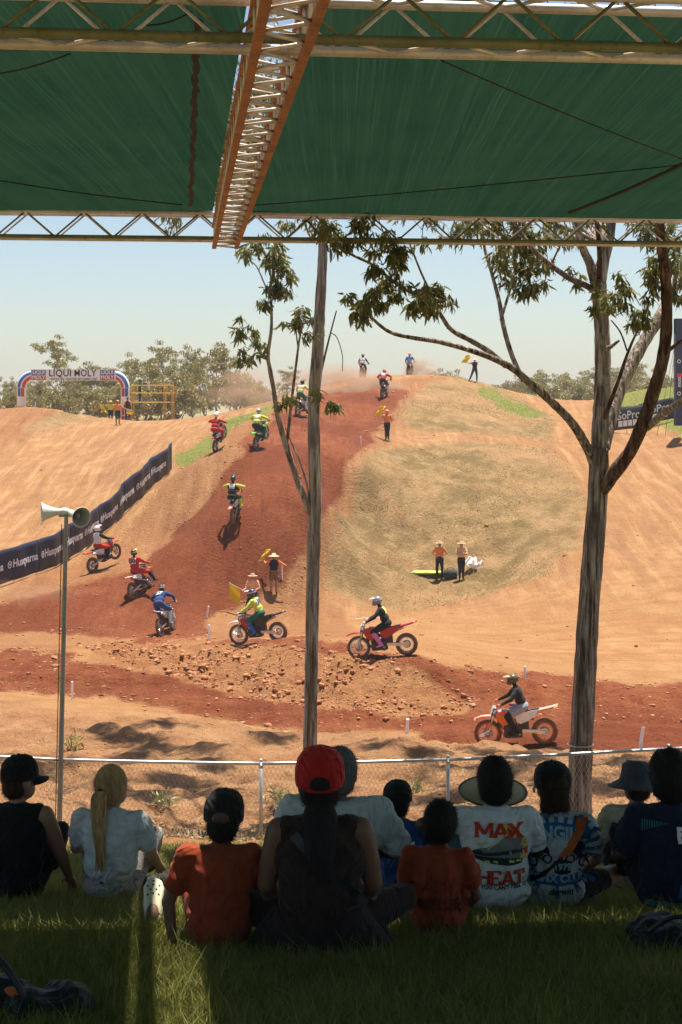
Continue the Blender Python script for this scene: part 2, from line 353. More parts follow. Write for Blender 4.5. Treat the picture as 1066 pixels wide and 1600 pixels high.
fleck = t.noise(4.2, 5, c, .7, .8); fl = t.math('MULTIPLY', t.ramp(fleck, [(.56,0.),(.66,.8)]), t.math('SUBTRACT', 1., sb.outputs[0])); fl = t.math('MULTIPLY', fl, t.math('ADD', t.math('ADD', .32, t.math('MULTIPLY', sb.outputs[1], .45)), t.math('MULTIPLY', .68, t.ramp(sa.outputs[0], [(.1,0.),(.45,1.)]))))
col = t.mix(fl, col, t.mix(.42, col, (.0,.0,.0)))
col = t.mix(.7, col, t.ramp(grit, [(.3,.45),(.7,1.3)]), 'MULTIPLY')
t.l(col, t.b.inputs['Base Color']); t.b.inputs['Roughness'].default_value = .95; t.b.inputs['Specular IOR Level'].default_value = .15
hgt_ = t.math('ADD', fine, t.math('MULTIPLY', grit, .35)); hgt_ = t.math('ADD', hgt_, t.math('MULTIPLY', t.math('MULTIPLY', streak, lm), .9)); t.bump(hgt_, .95, .2)
EARTH = t.m
gm_ = np_mesh('ground', np.stack([XX,YY,ZZ],-1).reshape(-1,3), np.stack([idx[:-1,:-1],idx[:-1,1:],idx[1:,1:],idx[1:,:-1]],-1).reshape(-1,4), EARTH, True)
f_ = lambda k: MK[k].reshape(-1)
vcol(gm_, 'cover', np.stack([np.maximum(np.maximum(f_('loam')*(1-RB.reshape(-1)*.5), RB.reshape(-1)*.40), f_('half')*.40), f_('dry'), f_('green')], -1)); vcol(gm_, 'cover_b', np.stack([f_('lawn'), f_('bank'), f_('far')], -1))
tag(link('ground', gm_), kind='structure')
t = NT('plain_earth'); c = t.coord('Object'); t.l(t.ramp(t.noise(.05,6,c), [(.3,(.19,.15,.06)),(.7,(.30,.23,.11))]), t.b.inputs['Base Color']); t.b.inputs['Roughness'].default_value = 1
mb = MB(); mb.add([(-1500,-300,5.5),(1500,-300,5.5),(1500,2500,5.5),(-1500,2500,5.5)], [(0,1,2,3)])
# keep the wide plain below the racetrack sheet
pl = mb.build("plain", t.m); pl.location.z = -7; tag(pl, kind='structure')
mb = MB(); mb.add([(-1500,283,7.3),(1500,283,7.3),(1500,2500,7.3),(-1500,2500,7.3)], [(0,1,2,3)]); tag(mb.build('far_plain', t.m), kind='structure')
# ------------------------------------------------------------------ the shade canopy over the bank
AL = math.atan(.1); CU = Vector((math.cos(AL), math.sin(AL), 0)); CV = Vector((-math.sin(AL), math.cos(AL), 0))
def cs(x_at, d):                                     # origin on the axis at distance d
    return Vector((x_at, d, 0))
def patina(name, col, dirt, rough, metal):
    t = NT(name); c = t.coord('Object'); a = t.noise(3, 5, c); b = t.noise(22, 4, c)
    q = t.mix(t.ramp(a, [(.4,0.),(.68,.85)]), col, dirt); q = t.mix(t.ramp(b, [(.55,0.),(.75,.5)]), q, tuple(x*.5 for x in dirt))
    t.l(q, t.b.inputs['Base Color']); t.b.inputs['Metallic'].default_value = metal; t.l(t.ramp(b, [(.3,rough),(.7,min(1,rough+.25))]), t.b.inputs['Roughness']); t.bump(b, .15, .004); MATS[name] = t.m; return t.m
M_ALU = patina('weathered_aluminium', (.70,.62,.55), (.50,.40,.33), .42, .35)
M_OLIVE = patina('olive_aluminium', (.22,.21,.10), (.12,.12,.05), .55, .3)  # darker olive tone for the near bottom chord and near-side lacing
M_RUST = patina('orange_primed_steel', (.42,.15,.055), (.22,.085,.04), .6, .1)
M_GALV = patina('galvanised_steel', (.62,.63,.63), (.42,.42,.41), .35, .7)
M_BLACK = mat('black_plastic', (.015,.015,.016), .5)
def truss(name, A, B, w, h, label, mats, pitch, r=.026, flat=False):
    """box truss from A to B (centre of its bottom face); chords and each lacing bar are parts"""
    d = (B-A).normalized(); s = d.cross(Vector((0,0,1))).normalized(); up = Vector((0,0,1)); L = (B-A).length
    root = empty(name, A, 0, label, 'truss')
    corner = {'bn':s*(w/2), 'bf':-s*(w/2), 'tn':s*(w/2)+up*h, 'tf':-s*(w/2)+up*h}
    for k, o in corner.items():
        m = MB()
        if flat: m.bar(o, o+d*L, r*2.6, r*2.0)
        else:
            n = max(2,int(L/1.0)); m.tube([o+d*(L*i/n) for i in range(n+1)], r, 12)
        q = m.build('chord', mats[k], root); 
        if not flat: sharp(q)
    n = int(L/pitch); step = L/n; ME = {}
    def bar(a, b, mt, rr=.0115):
        m = MB(); m.tube([a,b], rr, 6); m.build('lacing_bar', mt, root, True)
    for i in range(n):
        x0, x1 = d*(i*step), d*((i+.5)*step); x2 = d*((i+1)*step)
        for a, b, mt in (('bn','tn',mats['dn']),('bf','tf',mats['df'])):
            bar(corner[a]+x0, corner[b]+x1, mt); bar(corner[b]+x1, corner[a]+x2, mt)
        for a, b in (('bn','bf'),('tn','tf')):
            bar(corner[a]+x0, corner[b]+x1, mats['db']); bar(corner[b]+x1, corner[a]+x2, mats['db'])
    return root, corner, d, L
ZB = CZ+2.0
def cross_pt(d0, x, z):                              # a point of the line across the canopy that passes x=0 at distance d0
    return Vector((x, d0+x*.1, z))
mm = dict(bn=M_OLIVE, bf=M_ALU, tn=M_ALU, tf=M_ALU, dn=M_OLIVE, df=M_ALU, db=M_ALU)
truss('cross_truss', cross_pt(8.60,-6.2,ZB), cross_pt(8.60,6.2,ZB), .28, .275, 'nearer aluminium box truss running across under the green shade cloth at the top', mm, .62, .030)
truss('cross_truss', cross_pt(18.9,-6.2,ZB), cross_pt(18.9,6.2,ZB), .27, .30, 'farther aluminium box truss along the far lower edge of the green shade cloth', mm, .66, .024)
# long truss, orange rails, runs away from the stand below the two others
def long_pt(d, off, z):                              # axis of the long truss
    return Vector((.253*2.0-.104*d+.03, d, z)) + CU*off
A, B = long_pt(3.2,0,ZB-.10), long_pt(18.75,0,ZB-.10)
mo = dict(bn=M_RUST, bf=M_RUST, tn=M_RUST, tf=M_RUST, dn=M_ALU, df=M_ALU, db=M_ALU)
truss('long_truss', A, B, .27, .26, 'truss with orange rails running away between the two green shade cloths', mo, .44, .019, True)
# shade cloth
t = NT('green_shade_cloth'); c = t.coord('Object', (1,1,1), (0,0,-AL))
st = t.noise(1, 4, t.coord('Object', (9,.12,1), (0,0,-AL)), .7); st2 = t.noise(1, 4, t.coord('Object', (48,.3,1), (0,0,-AL)), .7); bl = t.noise(.8, 4, c)
k = t.mix(t.ramp(st, [(.35,0.),(.7,1.)]), (.0037,.0112,.0062), (.0058,.0155,.0085)); k = t.mix(t.ramp(st2, [(.5,0.),(.72,.75)]), k, (.011,.025,.0145)); k = t.mix(t.ramp(bl, [(.4,0.),(.7,.45)]), k, (.009,.018,.009))
di = t.n('ShaderNodeBsdfDiffuse'); tr = t.n('ShaderNodeBsdfTranslucent'); ad = t.n('ShaderNodeAddShader')
t.l(k, tr.inputs[0]); t.l(t.mix(.5, k, (.012,.03,.018)), di.inputs[0]); t.l(di.outputs[0], ad.inputs[0]); t.l(tr.outputs[0], ad.inputs[1]); t.l(ad.outputs[0], t.out.inputs[0]); M_CLOTH = t.m
M_SEAM = mat('dark_seam_tape', (.018,.016,.012), .9)
def cloth(name, off0, off1, label, d0, d1):
    n, m = 40, 30; V = []; Fc = []
    for i in range(n+1):
        d = lerp(d0, d1, i/n)
        for j in range(m+1):
            a = lerp(off0, off1, j/m); q = long_pt(d, a, CZ+2.36)
            e = min(abs(j), abs(m-j))/m; q.z += -.05*math.sin(math.pi*j/m) - .03*math.sin(math.pi*((d+4)/10.3 % 1)) + .004*math.sin(d*3+a*2)
            V.append(q)
    Fc = [(i*(m+1)+j, i*(m+1)+j+1, (i+1)*(m+1)+j+1, (i+1)*(m+1)+j) for i in range(n) for j in range(m)]
    b = MB(); b.add(V, Fc); o = b.build(name, M_CLOTH, None, True); tag(o, label, 'shade cloth'); return o
LC = cloth('shade_cloth', -7.5, -.15, 'green shade cloth left of the orange railed truss, with a wavy dark seam', 8.72, 18.72)
RC = cloth('shade_cloth', .19, 8.5, 'green shade cloth right of the orange railed truss, streaked with pale lines', 8.72, 18.72)
cloth('shade_cloth', -7.5, -.15, 'green shade cloth above the near truss at the top left corner', -4, 8.60); cloth('shade_cloth', .19, 8.5, 'green shade cloth above the near truss at the top right corner', -4, 8.60)
b = MB(); b.tube([cross_pt(18.84,x,CZ+2.335) for x in np.linspace(-6.5,-1.7,20)], .022, 6); b.build('hem_cord', M_BLACK, LC)
b = MB(); b.tube([cross_pt(18.84,x,CZ+2.335) for x in np.linspace(-1.2,7,20)], .022, 6); b.build('hem_cord', M_BLACK, RC)
zc = 2.30
def on_cloth(px, py, z=zc): d = z*F/(HY-py); return P(px, py, d)
b = MB(); pts = [on_cloth(lerp(309,298,i/60)+ (1.6*math.sin(i*.9)+1.2*math.sin(i*2.3)), lerp(30,322,i/60), 2.27) for i in range(61)]
b.ribbon(pts, [Vector((.045+.012*math.sin(i*1.7),0,0)) for i in range(61)], Vector((0,0,.004))); b.build('seam', M_SEAM, LC)
for ob, p0, p1, r, z in ((RC,(690,95),(1075,252),.006,2.27),(RC,(385,322),(1080,256),.006,2.27),(LC,(-20,118),(110,84),.006,2.27),(LC,(-20,279),(285,320),.007,2.27),(RC,(1080,250),(890,332),.02,2.27),(LC,(230,40),(300,18),.006,2.27)):
    b = MB(); a_, b_ = on_cloth(*p0, z), on_cloth(*p1, z); b.tube([a_.lerp(b_, i/8)+Vector((0,0,-.02*math.sin(math.pi*i/8))) for i in range(9)], r, 5); b.build('wire', M_SEAM, ob)
# ------------------------------------------------------------------ chain link fence
FP = [(-215,1300),(92,1311),(408,1311),(700,1303),(1045,1293),(1400,1280)]
posts = []
for px, py in FP:
    q = P(px, py, 19.6); q.z = gh(q.x, q.y); posts.append(q)
fz = [P(px, py, 19.6).z for px, py in FP]            # bottom rail heights
tops = [P(px, py, 19.6).z for px, py in ((-215,1170),(92,1187),(408,1193),(700,1187),(1045,1170),(1400,1155))]
fence = empty('chain_link_fence', posts[2], 0, 'galvanised chain link fence between the grass bank and the dirt bank', 'fence')
O = posts[2].copy()
for i, q in enumerate(posts):
    if i == 1: continue
    b = MB(); b.tube([Vector((q.x,q.y,q.z-.15))-O, Vector((q.x,q.y,tops[i]+.03))-O], .024, 10); b.tube([Vector((q.x,q.y,tops[i]+.03))-O, Vector((q.x,q.y,tops[i]+.06))-O], [.027,.012], 10)
    b.build('post', M_GALV, fence, True)
    b = MB(); b.tube([Vector((q.x,q.y,tops[i]-.06))-O, Vector((q.x,q.y,tops[i]-.02))-O], .031, 10); b.build('post_clamp', M_GALV, fence)
for nm, zz, r in (('top_rail',tops,.021),('bottom_rail',fz,.018)):
    for i in range(len(posts)-1):
        a, c_ = posts[i], posts[i+1]; b = MB(); p0, p1 = Vector((a.x,a.y+.0,zz[i]))-O, Vector((c_.x,c_.y,zz[i+1]))-O
        b.tube([p0.lerp(p1,k/10)+Vector((0,0,-.006*math.sin(math.pi*k/10))) for k in range(11)], r, 10); b.build(nm, M_GALV, fence, True)
M_WIRE = mat('galvanised_wire', (.55,.55,.54), .4, .5)
V = []; Fw = []
for i in range(len(posts)-1):
    a, c_ = posts[i], posts[i+1]; L = (c_-a).length; nw = int(L/.0565); hgt = tops[i]-fz[i]; nz_ = 18; cell = hgt/nz_
    for k in range(nw):
        for dirn in (0,1):
            pts = []
            for j in range(nz_+1):
                xo = (k + (.5 if (j+dirn) % 2 else 0) + .25)/nw
                if xo < 0 or xo > 1: xo = min(max(xo,0),1)
                pts.append(Vector((lerp(a.x,c_.x,xo), lerp(a.y,c_.y,xo)-.005*(1 if (j+dirn)%2 else -1)+.026, lerp(lerp(fz[i],fz[i+1],xo), lerp(tops[i],tops[i+1],xo), j/nz_)))-O)
            if dirn == 1 : continue
            r = .0021; n0 = len(V)
            for p in pts:
                for t3 in range(3): V.append((p.x+r*math.cos(t3*2.094), p.y+r*math.sin(t3*2.094), p.z))
            for j in range(nz_):
                for t3 in range(3): Fw.append((n0+j*3+t3, n0+j*3+(t3+1)%3, n0+j*3+3+(t3+1)%3, n0+j*3+3+t3))
    # the other diagonal of each mesh
    for k in range(nw):
        n0 = len(V); r = .0021
        for j in range(nz_+1):
            xo = min(max((k + (0 if j % 2 else .5) - .25)/nw, 0), 1)
            p = Vector((lerp(a.x,c_.x,xo), lerp(a.y,c_.y,xo)+.026+.004, lerp(lerp(fz[i],fz[i+1],xo), lerp(tops[i],tops[i+1],xo), j/nz_)))-O
            for t3 in range(3): V.append((p.x+r*math.cos(t3*2.094), p.y+r*math.sin(t3*2.094), p.z))
        for j in range(nz_):
            for t3 in range(3): Fw.append((n0+j*3+t3, n0+j*3+(t3+1)%3, n0+j*3+3+(t3+1)%3, n0+j*3+3+t3))
o = link('wire_mesh', np_mesh('wire_mesh', np.array([tuple(v) for v in V]), np.array(Fw), M_WIRE), fence); o['kind'] = 'stuff'
# loudspeaker pole standing in the fence line
M_POLE = patina('weathered_pole', (.42,.40,.34), (.30,.28,.23), .6, .3); M_HORN = mat('cream_horn', (.72,.70,.64), .45); M_HORNIN = mat('horn_throat', (.42,.40,.34), .6)
q = posts[1]; top = P(104,797,19.55); base = Vector((q.x,q.y,q.z-.2)); pole = empty('loudspeaker_pole', base, 0, 'tall thin metal pole with two cream horn loudspeakers at the fence', 'pole')
b = MB(); b.tube([Vector((0,0,0)), (top-base)], [.034,.027], 12); sharp(b.build('shaft', M_POLE, pole))
b = MB(); b.tube([Vector((-.045,-.02,.15)), (top-base)+Vector((-.055,-.02,-.18))], .006, 6); b.build('cable', M_BLACK, pole)
b = MB(); b.bar((top-base)+Vector((-.09,-.03,-.07)), (top-base)+Vector((.09,-.03,-.07)), .03, .03); b.build('bracket', M_POLE, pole)
def horn(dirv, p):
    z = Vector(dirv).normalized(); x = z.cross(Vector((0,0,1))).normalized(); y = z.cross(x)
    M = Matrix((x,y,z)).transposed().to_4x4(); M.translation = p
    b = MB(); b.lathe([(.0,-.13),(.045,-.13),(.05,-.06),(.04,-.02),(.05,.03),(.075,.10),(.105,.17),(.128,.20),(.132,.205),(.128,.21),(.12,.20)], 24, M)
    h = b.build('horn', M_HORN, pole, True)
    b = MB(); b.lathe([(.12,.20),(.095,.155),(.065,.09),(.04,.03),(.0,.02)], 24, M); b.lathe([(.0,.14),(.03,.13),(.036,.10),(.022,.05)], 14, M); b.build('throat', M_HORNIN, h, True)
horn((-.96,-.25,-.02), (top-base)+Vector((-.10,-.03,-.02))); horn((.62,-.78,-.12), (top-base)+Vector((.10,-.06,-.05)))
# ------------------------------------------------------------------ gum trees
def bark(name, c0, c1, c2, sc=1.0):
    t = NT(name); c = t.coord('Object', (13*sc,13*sc,1.0*sc)); a = t.noise(1.6, 6, c, .65, .6); b = t.noise(2.2*sc, 4, t.coord('Object'), .6)
    q = t.ramp(a, [(.38,c0),(.5,c1),(.63,c2)]); q = t.mix(t.ramp(b, [(.5,0.),(.64,.55)]), q, tuple(x*.6 for x in c1)); t.l(q, t.b.inputs['Base Color']); t.b.inputs['Roughness'].default_value = .92; t.b.inputs['Specular IOR Level'].default_value = .2
    t.bump(a, 1.0, .06); return t.m
B_DARK = bark('ironbark', (.06,.045,.034), (.24,.185,.14), (.50,.42,.34)); B_PALE = bark('gum_bark', (.11,.078,.055), (.34,.27,.21), (.62,.54,.45)); B_RED = bark('red_bark', (.04,.022,.015), (.12,.068,.045), (.25,.165,.12))
def leafmat(name, lo, hi, dry):
    t = NT(name); a = t.n('ShaderNodeVertexColor', layer_name='tint'); s = t.n('ShaderNodeSeparateColor'); t.l(a.outputs[0], s.inputs[0])
    q = t.mix(s.outputs[0], lo, hi); q = t.mix(t.ramp(s.outputs[1], [(.8,0.),(.95,.8)]), q, dry)
    t.l(q, t.b.inputs['Base Color']); t.b.inputs['Roughness'].default_value = .5; t.b.inputs['Specular IOR Level'].default_value = .4
    tr = t.n('ShaderNodeBsdfTranslucent'); mx = t.n('ShaderNodeMixShader'); mx.inputs[0].default_value = .25; t.l(t.mix(.5, q, (.35,.36,.06), 'MIX'), tr.inputs[0]); t.l(t.b.outputs[0], mx.inputs[1]); t.l(tr.outputs[0], mx.inputs[2]); t.l(mx.outputs[0], t.out.inputs[0]); return t.m
LEAF = leafmat('gum_leaf', (.07,.08,.03), (.22,.225,.09), (.36,.26,.12)); LEAF_FAR = leafmat('bush_leaf', (.17,.135,.048), (.40,.325,.125), (.48,.34,.16))
def leaves(pts, size, width, droop=.75, rng=RNG):
    """sickle leaves hanging from the given points: 4 triangles each, as arrays"""
    n = len(pts); pts = np.asarray(pts); a = rng.uniform(0, 2*np.pi, n); el = rng.normal(-1.0, .45, n) if droop else rng.uniform(-1.2,1.2,n)
    d = np.stack([np.cos(a)*np.cos(el), np.sin(a)*np.cos(el), np.sin(el)], 1); s = rng.normal(size=(n,3)); s -= (s*d).sum(1,keepdims=True)*d; s /= np.linalg.norm(s,axis=1,keepdims=True)+1e-9
    nn = np.cross(d, s); L = size*rng.uniform(.6,1.3,(n,1)); Wd = width*rng.uniform(.7,1.3,(n,1)); c = L*.14
    p0 = pts; p1 = pts+d*L*.4+s*Wd+nn*c*.6; p2 = pts+d*L*.4-s*Wd+nn*c*.6; p3 = pts+d*L*.78+s*Wd*.6+nn*c*.6; p4 = pts+d*L*.78-s*Wd*.6+nn*c*.6; p5 = pts+d*L-nn*c*.3
    V = np.stack([p0,p1,p2,p3,p4,p5],1).reshape(-1,3); b = np.arange(n)[:,None]*6
    Fc = np.concatenate([b+[[0,1,2]], b+[[1,3,2]], b+[[2,3,4]], b+[[3,5,4]]], 0); T = np.repeat(np.stack([rng.uniform(0,1,n), rng.uniform(0,1,n), rng.uniform(0,1,n)],1), 6, 0)
    return V, Fc, T
def smooth_path(pts, k=6):
    pts = [Vector(p) for p in pts]; out = []
    for i in range(len(pts)-1):
        p0, p1, p2, p3 = pts[max(i-1,0)], pts[i], pts[i+1], pts[min(i+2,len(pts)-1)]
        for j in range(k):
            t_ = j/k; out.append(.5*((2*p1)+(p2-p0)*t_+(2*p0-5*p1+4*p2-p3)*t_*t_+(3*p1-p0-3*p2+p3)*t_**3))
    return out+[pts[-1]]
def limb(path_px, base, d0, root, name, m, n=9, knob=.06):
    """path_px: (column,row,width in pixels, distance)"""
    pts = [P(a,b_,dd)-base for a,b_,w_,dd in path_px]; rad = [w_*dd/F/2 for a,b_,w_,dd in path_px]
    sp = smooth_path(pts); rr = np.interp(np.linspace(0,len(rad)-1,len(sp)), range(len(rad)), rad)
    rr = [r*(1+random.uniform(-knob,knob)) for r in rr]; b = MB(); b.tube(sp, rr, n); return b.build(name, m, root, True)
def clump(centre, r, n, rng=RNG, flat=.8):
    q = rng.normal(size=(n,3)); q /= np.linalg.norm(q,axis=1,keepdims=True); q *= (rng.uniform(0,1,(n,1))**.45)*r; q[:,2] *= flat; return q+np.array(centre)
def foliage(name, root, base, specs, size=.125, width=.0125, twigm=None, matl=None):
    V = []; Fc = []; T = []; off = 0; tw = MB()
    for px, py, r, n, dd in specs:
        n = int(n*1.55); c = P(px,py,dd)-base; sub = max(3,int(n/30))
        for s in range(sub):
            o = c+Vector(RNG.normal(size=3))*r*.5; o = Vector((o.x,o.y,o.z*1.0)); pt = clump(o, r*.40, max(8,int(n/sub)))
            v, f, tt = leaves(pt, size, width); tt[:,0] = np.clip(tt[:,0]*.6+.4*(s/sub),0,1); V.append(v); Fc.append(f+off); T.append(tt); off += len(v)
            tw.tube([c+Vector((0,0,-r*.25)), c.lerp(o,.5)+Vector((0,0,.02)), o], [.007,.005,.003], 4, False)
    me = np_mesh(name, np.concatenate(V), np.concatenate(Fc), matl or LEAF); vcol(me, 'tint', np.concatenate(T)); o = link(name, me, root)
    if twigm: tw.build('twigs', twigm, root)['kind'] = 'stuff'
    return o
# right tree
DT = 20.8; bp = G(904,1286,DT,3); tr_ = empty('gum_tree', bp, 0, 'large forked gum tree right of centre, standing just behind the fence', 'tree')
def W(*a, dd=0.0): return [(x,y,w_,DT+dd*i/max(1,len(a)-1)) for i,(x,y,w_) in enumerate(a)]
limb(W((903,1310,50),(905,1275,42),(907,1200,37),(913,1080,35),(920,950,34),(929,840,33),(935,760,32),(936,700,30)), bp, DT, tr_, 'trunk', B_DARK, 14, .05)
limb(W((936,720,27),(939,650,26),(942,590,26),(941,520,24),(937,460,23),(940,420,20),(952,370,17),(958,310,15),(960,230,12),dd=.5), bp, DT, tr_, 'limb', B_PALE, 12)
limb(W((938,480,17),(925,420,16),(912,390,13),(900,350,11),(880,280,9),dd=-.6), bp, DT, tr_, 'limb', B_PALE)
limb(W((933,470,10),(937,420,8),(936,380,8),(932,340,7),dd=-.9), bp, DT, tr_, 'limb', B_RED)
limb(W((944,700,20),(955,650,22),(972,600,22),(1000,545,20),(1028,500,18),(1046,465,16),(1064,430,14),(1100,370,11),dd=1.2), bp, DT, tr_, 'limb', B_PALE, 12)
limb(W((934,775,24),(955,745,22),(985,705,21),(1005,660,20),(1022,610,20),(1036,560,19),(1042,500,18),(1040,430,17),(1032,370,16),(1028,300,14),(1035,220,10),dd=-1.3), bp, DT, tr_, 'limb', B_RED, 12)
limb(W((930,730,16),(918,700,15),(895,662,14),(862,628,13),(830,600,12),(800,575,11),(765,558,9.5),(720,543,8),(680,533,7.5),(645,528,7),(612,520,6),(590,505,5),(575,488,4),dd=-1.6), bp, DT, tr_, 'limb', B_DARK)
limb(W((790,572,9),(765,550,9),(735,532,8),(705,515,7.5),(685,488,7),(655,465,6.5),(615,440,5.5),(585,415,5),(550,398,4.5),(510,375,4),(480,345,3),dd=-2.2), bp, DT, tr_, 'limb', B_DARK)
limb(W((818,595,8),(800,555,8),(787,510,7.5),(780,470,6.5),(768,425,5.5),(757,385,5),(752,330,4),dd=.8), bp, DT, tr_, 'limb', B_PALE)
limb(W((783,500,5),(795,460,4),(805,430,4),(815,400,3),dd=.9), bp, DT, tr_, 'limb', B_PALE)
limb(W((930,456,11),(915,446,10),(892,436,9.5),(868,420,8.5),(848,404,8),(830,386,7),(805,350,6),(785,310,4),dd=-1.0), bp, DT, tr_, 'limb', B_DARK)
limb(W((942,660,7),(955,625,7),(968,590,6),(978,560,5),(990,530,4),(1005,500,3),(1015,470,2.5),dd=-.9), bp, DT, tr_, 'limb', B_RED)
limb(W((980,548,3),(970,520,2.6),(955,500,2)), bp, DT, tr_, 'limb', B_RED)
limb(W((1003,672,13),(1015,665,12),(1035,648,11),(1062,628,9.5),(1110,600,7),dd=-1.5), bp, DT, tr_, 'limb', B_PALE)
limb(W((1036,552,7),(1048,545,6.5),(1066,532,6),(1100,510,4),dd=-1.2), bp, DT, tr_, 'limb', B_RED)
limb(W((941,545,9),(952,543,7),(962,536,5),(968,532,3)), bp, DT, tr_, 'limb', B_DARK)
limb(W((700,513,4),(680,470,4),(660,430,3.5),(640,380,3),dd=-1.), bp, DT, tr_, 'limb', B_DARK)
limb(W((860,417,4),(870,395,3),(885,365,2.5),dd=-.3), bp, DT, tr_, 'limb', B_DARK)
sp = [(575,470,.24,120,DT-1.7),(600,452,.22,110,DT-1.8),(560,465,.16,60,DT-1.7),(620,470,.2,80,DT-1.8),(655,455,.26,140,DT-1.9),(680,440,.2,80,DT-1.8),(640,480,.16,50,DT-1.7),(598,408,.2,90,DT-2),(612,398,.16,60,DT-2),(585,420,.12,40,DT-2),
  (668,470,.2,70,DT-1.6),(775,400,.2,60,DT+.6),(805,405,.28,130,DT+.4),(830,410,.26,130,DT+.2),(815,440,.24,110,DT+.3),(838,435,.18,70,DT+.2),(800,380,.22,90,DT+.3),(850,370,.25,90,DT),
  (960,455,.22,60,DT-.6),(975,480,.26,70,DT-.7),(1000,470,.22,60,DT-.7),(985,440,.2,50,DT-.7),(1005,500,.16,45,DT-.7),(960,490,.16,30,DT-.7),(985,505,.14,30,DT-.7),(935,480,.1,25,DT-.3),(940,440,.1,20,DT-.3),(1020,425,.22,90,DT-.8),(1028,410,.2,70,DT-.8),
  (1058,400,.3,150,DT-.4),(1066,440,.26,120,DT-.4),(1050,375,.26,100,DT-.4),(1062,470,.16,50,DT-.4),(905,440,.1,14,DT),(900,425,.1,14,DT),
  (500,350,.3,110,DT-2.2),(560,350,.32,120,DT-2),(600,355,.3,90,DT-2),(660,350,.3,90,DT-1.5),(740,350,.4,180,DT),(780,350,.4,200,DT),(820,345,.4,200,DT),(870,350,.35,120,DT),(920,345,.3,90,DT),(1000,350,.35,120,DT),(1050,345,.4,160,DT),(720,360,.25,80,DT)]
def shade_spots(L, r, n):  # extra unseen leaf clumps, set sunward so their shade lands on the bank
    out = []
    for px, py, h_ in L:
        g = G(px, py, 26, 9); q = g+SUN*(h_/SUN.z); out.append((CX+F*q.x/q.y, HY-F*(q.z-CZ)/q.y, r, n, q.y))
    return out
up = shade_spots([(660,1175,11),(700,1195,11.5),(730,1240,11),(760,1175,12),(690,1250,11),(830,1180,11),(850,1225,12),(960,1190,11),(1000,1215,12),(950,1230,11),(1050,1200,11),(1040,1240,12),(860,1168,12),(590,1166,11),(1000,1170,12),(800,1200,11)], .52, 800)
up += [(x,y,.55,160,DT+dd) for x,y,dd in ((520,250,1),(610,200,3),(700,240,5),(640,120,6),(780,180,7),(760,60,8),(860,120,6),(900,20,9),(960,150,4),(1000,40,7),(1060,180,6),(1120,80,8),(1150,220,4),(1200,300,6),(840,-60,6),(960,-80,5),(1080,-20,9),(720,-20,4))]
foliage('crown', tr_, bp, sp+up, .15, .016, B_DARK)  # visible leaves plus the clumps added to shade the bank
for x,y,dd in ((520,250,1),(700,240,5),(780,180,7),(860,120,6),(1060,180,6),(1000,40,7)):
    limb([(940,380,8,DT),( (940+x)/2, (330+y)/2+10, 6, DT+dd*.45),(x,y+30,3,DT+dd)], bp, DT, tr_, 'limb', B_PALE, 7)
b = MB(); q = P(907,1163,DT)-bp; b.lathe([(.170,-.008),(.176,-.006),(.176,.006),(.170,.008)], 20, Matrix.Translation(q)); b.build('tie_wire', M_WIRE, tr_)
# centre tree
DT = 22.0; bp = G(484,1232,DT,3); tc_ = empty('gum_tree', bp, 0, 'slim straight gum tree left of centre with a thin leafy side stem', 'tree')
limb(W((483,1245,27),(484,1190,22),(486,1080,20.5),(488,960,20.5),(490,860,21),(493,780,20),(491,700,19),(491,620,19),(496,560,20),(499,500,17.5),(503,430,15.5),(505,380,14.5),(506,300,13),(508,200,10)), bp, DT, tc_, 'trunk', B_PALE, 12, .05)
limb(W((486,806,11),(478,785,10.5),(466,755,9.5),(453,715,9.5),(442,680,9),(433,645,8),(428,610,7.5),(422,578,7),(419,555,6),(424,515,5),(424,480,4.5),(422,450,4),(428,420,3),(430,390,2),dd=-.8), bp, DT, tc_, 'stem', B_PALE)
limb(W((446,700,6),(450,680,5),(454,640,4.5),(459,600,4.5),(464,560,4),(468,530,3.5),(474,505,3),dd=-.7), bp, DT, tc_, 'stem', B_DARK)
limb(W((483,784,4),(478,750,3.5),(466,715,3),(455,690,2.5),(446,668,2)), bp, DT, tc_, 'stem', B_PALE)
limb(W((421,565,3.5),(410,555,3),(395,535,2.6),(380,520,2)), bp, DT, tc_, 'stem', B_PALE)
limb(W((424,470,3),(412,440,2.4),(400,415,2),(385,405,1.6)), bp, DT, tc_, 'stem', B_DARK)
limb(W((500,590,4),(508,555,3.4),(518,515,2.6),(526,485,1.8)), bp, DT, tc_, 'twig', B_DARK)
limb(W((517,520,1.8),(527,528,1.6),(535,555,1.4),(535,580,1.2)), bp, DT, tc_, 'twig', B_DARK)
limb(W((466,545,2.4),(463,515,2),(465,490,1.6)), bp, DT, tc_, 'twig', B_DARK)
sp = [(380,512,.16,34,DT-.6),(395,520,.15,30,DT-.6),(390,542,.15,34,DT-.6),(405,552,.1,16,DT-.6),(372,520,.08,10,DT-.6),(385,560,.1,14,DT-.6),(412,540,.08,10,DT-.6),
  (430,440,.24,100,DT-.8),(440,410,.22,80,DT-.8),(420,400,.2,60,DT-.8),(425,470,.18,50,DT-.8),(450,420,.14,34,DT-.8),(445,455,.16,44,DT-.8),(410,468,.1,14,DT-.8),(435,385,.26,80,DT-.8),(400,385,.2,44,DT-.8),(375,390,.14,24,DT-.8),
  (465,495,.16,44,DT-.6),(478,500,.14,34,DT-.6),(455,508,.12,24,DT-.6),(480,520,.1,18,DT-.6),(452,625,.14,30,DT-.9),(440,632,.1,18,DT-.9),(515,628,.14,40,DT-.5),(524,632,.1,20,DT-.5),(497,612,.12,30,DT-.6),
  (500,350,.35,90,DT),(460,350,.3,60,DT)]
